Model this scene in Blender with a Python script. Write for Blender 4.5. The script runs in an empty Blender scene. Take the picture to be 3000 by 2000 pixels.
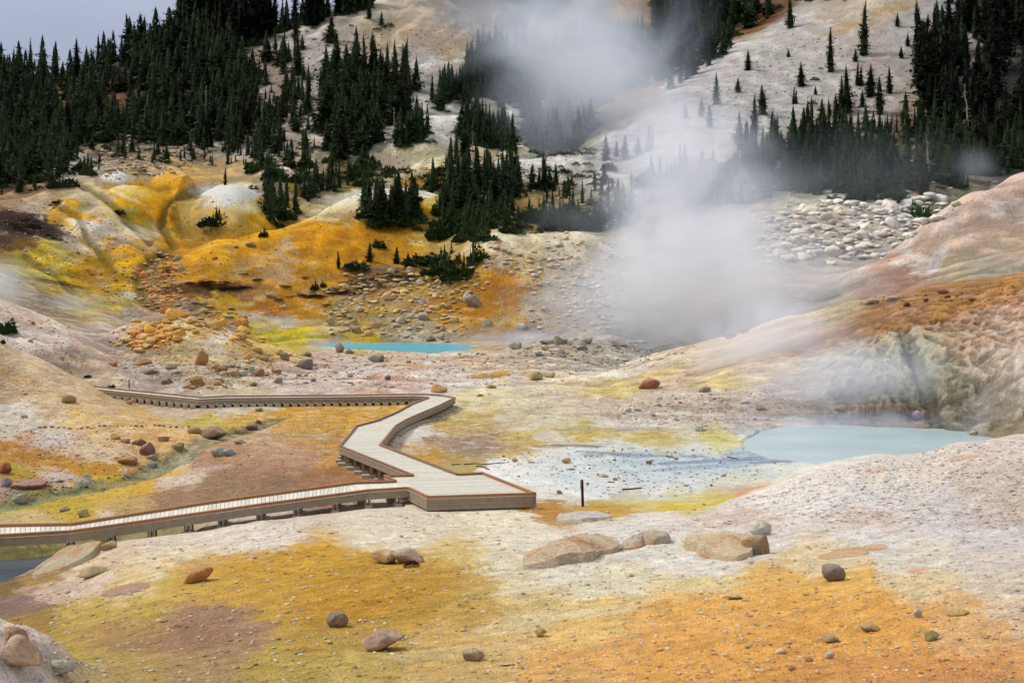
import bpy, bmesh, math, random
import numpy as np
from mathutils import Vector, Matrix, Euler

# ---------------------------------------------------------------- basics
C = bpy.context.scene.collection
F, XC, YH = 2274.0, 1176.0, 609.0      # survey constants: focal length, centre column, eye level (units: 2352-wide frame)
rng = np.random.default_rng(7)
R = random.Random(11)

def lin(c):
    c = np.asarray(c, dtype=np.float64) / 255.0
    return np.where(c <= 0.04045, c / 12.92, ((c + 0.055) / 1.055) ** 2.4)

def at(x, y, d):                        # survey angle + distance -> world point (x right, y away, z up, eye at origin)
    return Vector(((x - XC) * d / F, d, (YH - y) * d / F))

def on_z(x, y, z):                      # survey angle on a level plane
    return at(x, y, -z * F / (y - YH))

# ---------------------------------------------------------------- noise
_perm = rng.permutation(1024)
_ga = rng.uniform(0, 2 * np.pi, 1024)
_gx, _gy = np.cos(_ga).astype(np.float32), np.sin(_ga).astype(np.float32)
def gnoise(x, y, seed=0):
    x = np.asarray(x, dtype=np.float32); y = np.asarray(y, dtype=np.float32)
    xi = np.floor(x).astype(np.int32); yi = np.floor(y).astype(np.int32)
    xf = x - xi; yf = y - yi
    u = xf * xf * xf * (xf * (xf * 6 - 15) + 10); v = yf * yf * yf * (yf * (yf * 6 - 15) + 10)
    def g(a, b, dx, dy):
        h = _perm[(_perm[(a + seed * 37) & 1023] + b) & 1023]
        return _gx[h] * dx + _gy[h] * dy
    n00 = g(xi, yi, xf, yf); n10 = g(xi + 1, yi, xf - 1, yf)
    n01 = g(xi, yi + 1, xf, yf - 1); n11 = g(xi + 1, yi + 1, xf - 1, yf - 1)
    a = n00 + u * (n10 - n00); b = n01 + u * (n11 - n01)
    return (a + v * (b - a)) * 1.5
def fbm(x, y, oct=4, seed=0, gain=0.5):
    s = 0; a = 1.0; t = 0
    for k in range(oct):
        s = s + a * gnoise(x * 2 ** k, y * 2 ** k, seed + k * 5); t += a; a *= gain
    return s / t
def sstep(a, b, x):
    t = np.clip((x - a) / (b - a), 0, 1)
    return t * t * (3 - 2 * t)

# ---------------------------------------------------------------- terrain: surveyed spot heights (column, elevation angle, distance)
SPOTS = """
-500 1740 10|500 1745 10|1176 1745 10|1900 1730 10|2900 1700 10
0 1568 15.5|400 1568 14.5|1000 1568 14|1600 1568 13.5|2352 1568 13|-400 1550 15|2800 1560 13
30 1400 25|400 1350 22.5|800 1350 21.5|1200 1350 21|1600 1350 20|2000 1350 19|2352 1350 18|2800 1340 18|-300 1420 24
90 1322 28.5|300 1245 29.8|600 1197 32|850 1172 34.5|1200 1186 33.5|1400 1190 32.5|1600 1187 31.5|1900 1205 28|2352 1242 24|2800 1260 22|-300 1330 29
-60 1290 32.3|0 1262 34|-300 1262 33
300 1240 32.6|430 1221 33.7|600 1199 35.0|770 1170 36.8|880 1164 37.8|980 1172 36.3|1230 1168 37.3|1340 1162 38.6|1480 1158 39
1700 1140 36.5|1850 1072 39.5|2000 1041 41|2200 1011 42|2352 998 43|2700 970 44
2000 1120 33.5|2352 1110 31.5|2700 1100 30|2200 1050 38
1850 1090 45|2000 1082 46|2200 1080 46.5|2352 1078 47|2700 1060 48|1750 1098 44.2
1100 1120 42.3|1300 1140 40.7|1100 1040 50.1|1300 1040 50.1|1500 1140 40.7|1500 1080 45.9|1500 1030 51.3|1700 1090 44.9|1700 1030 51.3|1620 1140 40.6|1230 1090 44.9
1740 1000 56|1900 978 60|2100 987 58.8|2210 995 57.5|2000 1040 51
900 1040 49|1000 1040 49.6|980 1000 54.3|900 950 62|1050 945 63
1250 1000 55|1400 1000 55|1400 958 62|1250 930 66|1100 915 68|1250 900 70|1400 900 70|1600 960 61|1600 900 69|1560 1000 55
1400 848 88|1500 818 93|1600 860 76|1540 803 96|1640 778 95|1790 731 92|1960 691 89|2100 665 86|2352 628 80|2700 590 74|2200 648 84
1750 880 68|1850 800 76|2000 745 77|2200 715 72|2352 715 67|1800 950 61.5
1900 925 62|2050 940 60.5|2050 850 65|2050 780 69|2180 960 58.5|2200 850 62|2352 850 58|2352 780 61.5|2300 995 55|2352 990 54|2700 900 50|2700 750 58
1560 814 107|1640 809 110|1790 760 108|1960 728 106|2100 700 104|2352 660 98|2700 640 90|1400 845 97
1960 655 118|2000 640 118|2100 645 112|2230 620 108|2352 610 104|2700 560 100
1990 607 126|2130 502 134|2220 442 139|2352 387 143|2250 550 122|2352 490 130|2700 330 140|2140 580 122
2130 560 150|2352 500 162|2220 520 155|1990 620 135|2700 480 160
1750 640 128|1780 560 142|1900 570 145|1900 490 163|2040 455 175|2150 455 180|2260 430 190|1700 480 175|1850 620 133
1500 768 129|1440 690 140|1500 560 165|1460 490 185|1600 720 125|1600 600 150|1600 480 178
1700 420 200|1850 420 200|2000 420 197|2352 330 222|2352 230 255|2352 80 320|2000 310 238|2000 200 275|2000 100 310|2000 -10 350|2352 -100 380|2700 200 260|2700 -100 350
1600 395 210|1500 310 245|1360 372 238|1420 330 250|1530 215 290|1700 110 330|1850 38 362|1920 0 378|1700 250 262|1800 150 305|1600 300 240|1430 300 262
1400 250 305|1300 300 295|1250 200 350|1400 150 370|1600 130 370|1600 40 430|1400 40 425|1200 40 420|1750 60 385|1850 -30 420|1200 120 385
1200 548 160|1330 548 160|1120 562 155|1400 560 163|1150 780 129|1320 778 126|1250 665 143|1120 660 145
1200 540 176|1330 540 176|1200 450 203|1100 480 195|1300 445 210|1180 380 233|1290 372 238|1400 385 233|1290 385 258|1180 392 252|1200 335 282|1050 340 265|1400 440 205
700 662 150|500 662 148|900 645 155|1000 640 155|600 592 160|750 545 172|950 540 176|850 475 198|930 468 199|760 490 193|700 505 186|600 534 173|500 556 164|1010 480 199|440 585 160|400 610 158|540 575 162
620 785 127|700 772 128|800 780 128|900 782 127|1040 782 127|700 705 142|500 725 138|900 705 142|1000 700 141|390 680 142|300 740 128|200 720 130
850 470 222|930 465 222|760 500 212|650 540 200|560 568 188|480 580 180|430 590 176|900 405 245|700 400 248|800 355 268|1000 400 240
530 492 200|600 515 200|440 520 200|375 585 172|530 462 222|640 500 208|370 520 188
100 640 143|0 600 150|200 585 162|330 560 172|100 500 185|230 500 182|300 520 180|0 480 190|0 540 165|220 440 208|290 430 212|340 460 200|410 412 228|380 440 212|320 445 222|480 402 252|150 440 205
0 692 82|60 715 82|130 735 81|180 772 80|240 830 77|170 862 73|60 790 74|90 760 78|-400 560 85|-400 700 62|-400 900 50
-50 760 61|0 787 61.5|90 826 61.5|200 881 60.5|330 946 57.5|450 987 53.5|100 915 56.2|240 952 54.8|0 905 56.5
0 835 69|90 862 69|200 896 66.5|330 945 63|450 965 60
0 700 96|130 745 95|180 780 94|60 722 95|0 660 118|120 695 118|250 725 113|260 775 96|0 630 130|-400 560 140
430 896 70.5|250 893 70.5|330 815 82|430 785 90|380 785 91|540 790 92|620 795 97|560 845 79|460 830 79|250 805 83|280 770 88|430 790 104|560 800 106|300 775 104
700 890 72|900 897 71|1100 888 72.5|1250 865 79|900 850 84|700 850 84|900 816 104|1060 813 106|700 818 103|1180 800 110|1260 787 112|1400 797 113|1500 797 121|1400 815 103|1150 840 88|1300 838 90
900 824 110|1060 818 113|1250 808 120|740 812 112
300 925 66|500 930 65|700 929 65|980 932 64.5|500 965 58|700 960 58.5|850 965 57.5|600 1000 53|700 990 54.5
240 986 52|0 977 52|450 1000 51.5|0 1050 47.2|150 1060 47.5|300 1050 48.6|100 1100 44.9|-300 960 50|-300 1060 45
330 1088 46.5|200 1118 44|0 1160 40.9|450 1045 48.9|540 1005 53|-300 1170 40.5
600 1055 47.3|480 1085 44.7|600 1110 42.2|760 1055 47.5|760 1110 42.5|830 1090 44.5|350 1130 41|200 1170 38.2|80 1175 39.5|0 1210 37|300 1165 38|700 1020 51
0 170 420|150 185 430|300 125 440|450 60 450|620 100 410|700 60 420|850 15 430|1000 0 430|550 170 380
0 300 320|200 310 320|400 310 310|600 280 320|600 360 265|420 355 270|200 370 265|0 400 235|800 200 335|1000 200 335|1000 100 380|800 300 288|1000 300 285|700 150 370|900 60 410|100 400 235|300 390 240|700 300 300
-400 170 420|-400 330 300|-400 470 200|-400 0 520
0 190 480|150 200 490|300 160 500|450 100 510|620 110 480|720 80 490|850 50 500
0 400 650|300 380 650|600 300 650|850 150 650|1000 -60 520|1000 -100 650|1300 -100 520|1300 -180 650|1700 -100 520|1700 -200 650|2200 -220 520|2700 -250 520|2700 -300 650|-400 400 650|2200 -300 650
"""
_sp = np.array([[float(v) for v in s.split()] for l in SPOTS.strip().splitlines() for s in l.split('|')])
def _st(x, d): return np.stack([(np.asarray(x) - XC) / 170.0, np.log(np.asarray(d)) * 5.2], -1)
_P = _st(_sp[:, 0], _sp[:, 2])
_c2 = 0.25 ** 2
_K = -np.sqrt(((_P[:, None] - _P[None]) ** 2).sum(-1) + _c2)
_n = len(_P)
_A = np.zeros((_n + 3, _n + 3)); _A[:_n, :_n] = _K + np.eye(_n) * 0.03
_A[:_n, _n] = 1; _A[:_n, _n + 1:] = _P; _A[_n, :_n] = 1; _A[_n + 1:, :_n] = _P.T
_w = np.linalg.solve(_A, np.concatenate([_sp[:, 1], np.zeros(3)]))

gx = np.concatenate([np.arange(-640, -40, 8.0), np.arange(-40, 2394, 2.0), np.arange(2394, 3000, 8.0)])
NR = 1640
_tt = np.linspace(math.log(10.0), math.log(640.0), 4000); _wt = np.cumsum(1 + 2.6 * np.exp(-((_tt - math.log(62.0)) / .13) ** 2)); gt = np.interp(np.linspace(_wt[0], _wt[-1], NR), _wt, _tt); gt[0], gt[-1] = _tt[0], _tt[-1]   # rings set closer where the bank is steep
gd = np.exp(gt)
# coarse RBF, then bicubic-ish upsample (linear after dense coarse grid)
cx = np.linspace(gx[0], gx[-1], 190); ct = np.linspace(gt[0], gt[-1], 220)
CXm, CTm = np.meshgrid(cx, ct)
q = _st(CXm.ravel(), np.exp(CTm.ravel()))
out = np.zeros(len(q))
for i in range(0, len(q), 8000):
    qq = q[i:i + 8000]
    out[i:i + 8000] = -np.sqrt(((qq[:, None] - _P[None]) ** 2).sum(-1) + _c2) @ _w[:_n] + _w[_n] + qq @ _w[_n + 1:]
Yc = out.reshape(CXm.shape)
def up(G, gx_, gt_, cx_, ct_):          # separable Catmull-Rom resample
    def one(M, src, dst):
        f = (dst - src[0]) / (src[1] - src[0]); i = np.clip(np.floor(f).astype(int), 0, len(src) - 2); t = (f - i)[:, None]
        g = lambda k: M[np.clip(i + k, 0, len(src) - 1)]
        p0, p1, p2, p3 = g(-1), g(0), g(1), g(2)
        return p1 + 0.5 * t * (p2 - p0 + t * (2 * p0 - 5 * p1 + 4 * p2 - p3 + t * (3 * (p1 - p2) + p3 - p0)))
    return one(one(G, ct_, gt_).T, cx_, gx_).T
YQ = up(Yc, gx, gt, cx, ct)
D = np.broadcast_to(gd[:, None], YQ.shape)
X = (gx[None] - XC) * D / F
Z = (YH - YQ) * D / F
GXm = np.broadcast_to(gx[None], YQ.shape)

def hit0(Zm):                           # first ground met along a survey direction
    YY = YH - Zm * F / D
    return np.minimum.accumulate(YY, axis=0), YY
# ---- rounded mounds: crest survey point, distance, half width (survey units), half depth (m)
for (mx_, my_, md, mrx, mry) in [(530, 422, 203, 122, 17), (272, 402, 214, 46, 8), (320, 436, 196, 80, 11), (388, 402, 220, 60, 9), (965, 318, 262, 90, 12), (1045, 284, 288, 80, 12), (1190, 350, 252, 60, 9),
        (1290, 369, 237, 150, 10), (650, 403, 232, 52, 8), (430, 742, 90, 200, 9), (900, 428, 197, 190, 20), (780, 455, 196, 130, 20), (160, 478, 190, 90, 12), (250, 520, 172, 120, 14), (120, 575, 158, 110, 10), (300, 590, 158, 60, 8),
        (2015, 916, 60.6, 78, 1.2), (1925, 936, 61, 40, .9), (1860, 945, 61.5, 90, 1.4), (2235, 945, 56.5, 50, 1.2), (2190, 958, 57.6, 34, .9), (130, 610, 150, 80, 7), (480, 340, 280, 50, 12), (1150, 548, 160, 70, 8), (1290, 545, 161, 110, 8), (950, 983, 55.5, 200, 3.0), (1000, 938, 63, 170, 3.2), (1400, 385, 238, 60, 8), (700, 945, 61, 180, 3.5), (600, 1010, 50.5, 190, 4.0), (1130, 815, 104, 70, 5), (1340, 815, 104, 90, 5), (900, 835, 92, 110, 5), (1230, 845, 86, 90, 4), (700, 850, 84, 110, 5)]:
    r_ = np.hypot((GXm - mx_) / mrx, (D - md) / mry)
    i_, j_ = int(np.searchsorted(gd, md)), int(np.searchsorted(gx, mx_))
    need = float((YH - Z[i_, j_] * F / gd[i_]) - my_)
    hh = min(max(need, 0), 75) * md / F
    Z = Z + hh * np.clip(1 - r_ ** 2.2, 0, 1) ** 1.15
# ---- gullies between the mounds
def groove(path, d0, d1, width, drop):
    global Z
    dd = np.full(Z.shape, 1e9)
    yv = YH - Z * F / D
    for (ax, ay), (bx, by) in zip(path[:-1], path[1:]):
        ex, ey = bx - ax, by - ay; t = np.clip(((GXm - ax) * ex + (yv - ay) * ey) / (ex * ex + ey * ey), 0, 1)
        dd = np.minimum(dd, np.hypot(GXm - ax - t * ex, (yv - ay - t * ey) * 1.5))
    m = np.exp(-(dd / width) ** 2) * sstep(d0, d0 * 1.05, D) * (1 - sstep(d1 * .95, d1, D))
    Z = Z - m * drop * D / F
    return m
GROOVES = [([(178, 433), (238, 468), (300, 512), (345, 560)], 165, 215, 9, 9), ([(452, 448), (402, 470), (380, 490), (372, 530), (400, 578)], 165, 222, 9, 10), ([(400, 578), (330, 606), (318, 640), (330, 690), (360, 712)], 132, 178, 14, 8),
    ([(215, 560), (240, 592), (262, 620)], 145, 180, 8, 8), ([(120, 480), (180, 510), (210, 560)], 155, 195, 8, 7), ([(60, 590), (140, 640), (170, 670)], 132, 165, 9, 7), ([(600, 560), (660, 520), (700, 500)], 180, 205, 8, 7)]
GM = [groove(*g_) for g_ in GROOVES]
# ---- relief detail
near = 1 - sstep(60, 130, D)
far = sstep(120, 220, D)
wob = gnoise(X / 9, D / 9, 3)
Z = Z + near * (0.16 * fbm(X / 7, D / 7, 3, 1) + 0.06 * fbm(X / 1.6, D / 1.6, 3, 9) * (0.6 + wob) + 0.018 * fbm(X / .35, D / .35, 2, 10))
mid = sstep(48, 66, D) * (1 - sstep(150, 220, D))
Z = Z + mid * (0.55 * fbm(X / 11, D / 8, 4, 21) + 0.22 * (0.4 - np.abs(gnoise(X / 4, D / 5, 31))))
rid = 1 - 2 * np.abs(gnoise(X / 26 + 0.6 * gnoise(X / 40, D / 40, 71), D / 60, 41))
rid2 = 1 - 2 * np.abs(gnoise(X / 9 + 0.5 * gnoise(X / 15, D / 15, 75), D / 30, 43))
smo = 1 - .8 * sstep(1380, 1500, GXm)
Z = Z + far * (1.6 * smo * fbm(X / 35, D / 35, 4, 51) + 1.5 * smo * rid + 0.45 * (.4 + .6 * smo) * rid2 + 0.3 * fbm(X / 3, D / 3, 2, 61))
def polymask(pts, soft=1.0, warp=0.0, scale=20.0, seed=1):   # soft inside-mask of a polygon, in world plan (pts world xy)
    pts = np.array(pts, dtype=np.float64)
    x0, y0 = pts.min(0) - soft * 3 - warp; x1, y1 = pts.max(0) + soft * 3 + warp
    m = np.zeros(D.shape, dtype=np.float32)
    r = np.where((gd >= y0) & (gd <= y1))[0]
    if not len(r): return m
    sl = slice(r[0], r[-1] + 1)
    px, py = X[sl], D[sl]
    if warp: px, py = px + warp * fbm(px / scale, py / scale, 3, seed), py + warp * fbm(px / scale, py / scale, 3, seed + 17)
    inside = np.zeros(px.shape, bool); dist = np.full(px.shape, 1e9)
    for i in range(len(pts)):
        ax, ay = pts[i]; bx, by = pts[(i + 1) % len(pts)]
        cond = ((ay > py) != (by > py)) & (px < (bx - ax) * (py - ay) / (by - ay + 1e-12) + ax)
        inside ^= cond
        ex, ey = bx - ax, by - ay
        t = np.clip(((px - ax) * ex + (py - ay) * ey) / (ex * ex + ey * ey + 1e-12), 0, 1)
        dist = np.minimum(dist, (px - ax - t * ex) ** 2 + (py - ay - t * ey) ** 2)
    sd = np.sqrt(dist) * np.where(inside, 1, -1)
    m[sl] = np.clip(sd / soft * 0.5 + 0.5, 0, 1)
    return m
def plan(pts, z): return [tuple(on_z(x, y, z).xy) for x, y in pts]
# shallow silt flat and the two pools
clf = sstep(1860, 1930, GXm) * sstep(53, 57, D) * (1 - sstep(70, 80, D))
rb = 1 - 2 * np.abs(gnoise(X / 2.6 + .9 * gnoise(X / 2, D / 2, 91), D / 3.4, 92)); rb2 = 1 - 2 * np.abs(gnoise(X / .9, D / 3.5, 93))
rgt = sstep(2090, 2160, GXm)
Z = Z + clf * ((.02 + .10 * rgt) * rb + 0.14 * (1 - 2 * np.abs(gnoise(X / .8, D / .8, 98))) + 0.22 * fbm(X / 3.2, D / 3.2, 4, 97) + 0.42 * fbm(X / 1.2, D / 1.2, 4, 94))
cre = np.exp(-(((X - (2142 - XC) * 60 / F - (D - 60) * .22) / .55) ** 2)) * sstep(54, 58, D) * (1 - sstep(66, 74, D))
Z = Z - cre * .9
_zz = Z * 1.0
Z = Z + clf * (.10 * (1 - 2 * np.abs(gnoise(X / .7 + 3, _zz / .5, 411))) + .07 * fbm(X / .35, _zz / .22, 3, 415) + .12 * gnoise(X / 3, _zz / .45, 417) * (1 - rgt))
flat = polymask(plan([(1030, 1075), (1090, 1052), (1250, 1035), (1440, 1018), (1700, 1012), (1800, 985), (2260, 985), (2260, 1075), (1850, 1120), (1600, 1150), (1420, 1160), (1250, 1130)], -9.5), 1.2, 0.8, 5, 5)
Z = Z * (1 - flat) + flat * (-9.5 + 0.05 * fbm(X / 5, D / 5, 3, 77))
MILKY = plan([(1742, 1012), (1770, 990), (1830, 981), (1920, 978), (2040, 981), (2140, 986), (2205, 992), (2245, 1002), (2270, 1040), (2150, 1085), (1960, 1075), (1850, 1056), (1780, 1048), (1748, 1032)], -9.55)
mkw = polymask(MILKY, 5.0, 0.5, 3, 6); _ml = np.clip(mkw * 1.6, 0, 1) * (D < 60); Z = np.where(_ml > 0, Z * (1 - _ml) + np.minimum(Z, -9.52) * _ml, Z)
mk = polymask(MILKY, 0.9, 0.5, 3, 6)
Z = Z - mk * 0.9
TURQ = plan([(742, 789), (800, 786.5), (900, 786.5), (1000, 788), (1020, 788.5), (1055, 790.5), (1075, 796), (1050, 801), (1000, 806), (980, 806.5), (900, 803), (830, 799), (770, 794)], -9.75)
tk = polymask(TURQ, 3.0, 1.0, 8, 7)
Z = np.where((D > 98) & (D < 128) & (tk < .5) & (GXm > 640) & (GXm < 1300), np.maximum(Z, -9.74 + .1 * fbm(X / 2, D / 2, 3, 66)), Z)
Z = np.minimum(Z, Z * (1 - tk) + tk * -10.05)
GREENP = plan([(330, 894), (450, 889), (560, 892), (450, 900)], -9.2)
# creek bed (two reaches)
def channel(path, width, depth):
    global Z
    pts = [np.array(p) for p in path]
    dd = np.full(D.shape, 1e9)
    for a, b in zip(pts[:-1], pts[1:]):
        e = b - a; t = np.clip(((X - a[0]) * e[0] + (D - a[1]) * e[1]) / (e @ e), 0, 1)
        dd = np.minimum(dd, np.hypot(X - a[0] - t * e[0], D - a[1] - t * e[1]))
    dd = dd + 0.5 * fbm(X / 2, D / 2, 3, 88)
    m = 1 - sstep(width * 0.4, width * 1.5, dd)
    Z = Z - m * depth
    return m
CREEK = plan([(640, 985), (560, 1008), (470, 1042), (380, 1072), (330, 1088), (230, 1108), (120, 1128), (0, 1152), (-300, 1175)], -9.7)
cm1 = channel(CREEK, 0.8, 0.25)
CREEK2 = [(-18, 31), (-15.5, 31.6), (-14.2, 33.5), (-13.4, 34.6), (-13.2, 35.6)]
cm2 = channel(CREEK2, 1.9, 0.62)
BOARDZ = -8.5
DECKFOOT = [
    [(-300, 1245), (0, 1238), (160, 1229), (600, 1166), (784, 1142), (936, 1128), (980, 1148), (1240, 1140), (1116, 1076), (1053, 1079), (886, 1019), (920, 980), (1010, 938), (1056, 912), (1020, 898), (984, 899), (784, 899), (460, 904), (250, 884), (240, 890), (455, 926), (784, 920), (975, 917), (935, 930), (860, 960), (808, 976), (768, 1022), (868, 1086), (875, 1096), (784, 1102), (480, 1142), (160, 1190), (0, 1194), (-300, 1198)]]
for poly in DECKFOOT:
    fm = polymask(plan(poly, BOARDZ), 0.35)
    lim = -9.0 - 0.10 * sstep(0.3, 1, fm) - 0.22 * sstep(0.3, 1, fm) * (D < 41) * (GXm < 930)
    Z = np.where(fm > 0.02, np.minimum(Z, Z * (1 - fm) + fm * np.minimum(Z, lim)), Z)
fm = polymask(plan(DECKFOOT[0], BOARDZ), 1.2) * (D > 58) * (GXm < 985)
Z = Z * (1 - fm) + fm * (-9.07 + .04 * fbm(X / 1.5, D / 1.5, 3, 57))
# small foot mound in the near left corner
cmz = np.exp(-(((X + 7.35) / 1.05) ** 2 + ((D - 13.6) / 1.9) ** 2) ** 1.5)
Z = Z + 1.1 * cmz + cmz * .12 * fbm(X / .5, D / .5, 3, 55)
Z = Z.astype(np.float64)
YV = YH - Z * F / D
CUM = np.minimum.accumulate(YV, axis=0)
def hit(x, y):                          # survey direction -> ground point (x, y, z)
    j = int(np.clip(np.searchsorted(gx, x), 0, len(gx) - 1))
    col = CUM[:, j]
    i = int(np.searchsorted(-col, -y))
    i = min(i, NR - 1)
    return Vector(((x - XC) * gd[i] / F, gd[i], Z[i, j]))
def ground_z(wx, wy):
    x = XC + wx * F / wy
    j = float(np.interp(x, gx, np.arange(len(gx)))); i = float(np.interp(math.log(wy), gt, np.arange(NR)))
    j0, i0 = min(int(j), len(gx) - 2), min(int(i), NR - 2); fj, fi = j - j0, i - i0
    return float((Z[i0, j0] * (1 - fj) + Z[i0, j0 + 1] * fj) * (1 - fi) + (Z[i0 + 1, j0] * (1 - fj) + Z[i0 + 1, j0 + 1] * fj) * fi)
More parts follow.
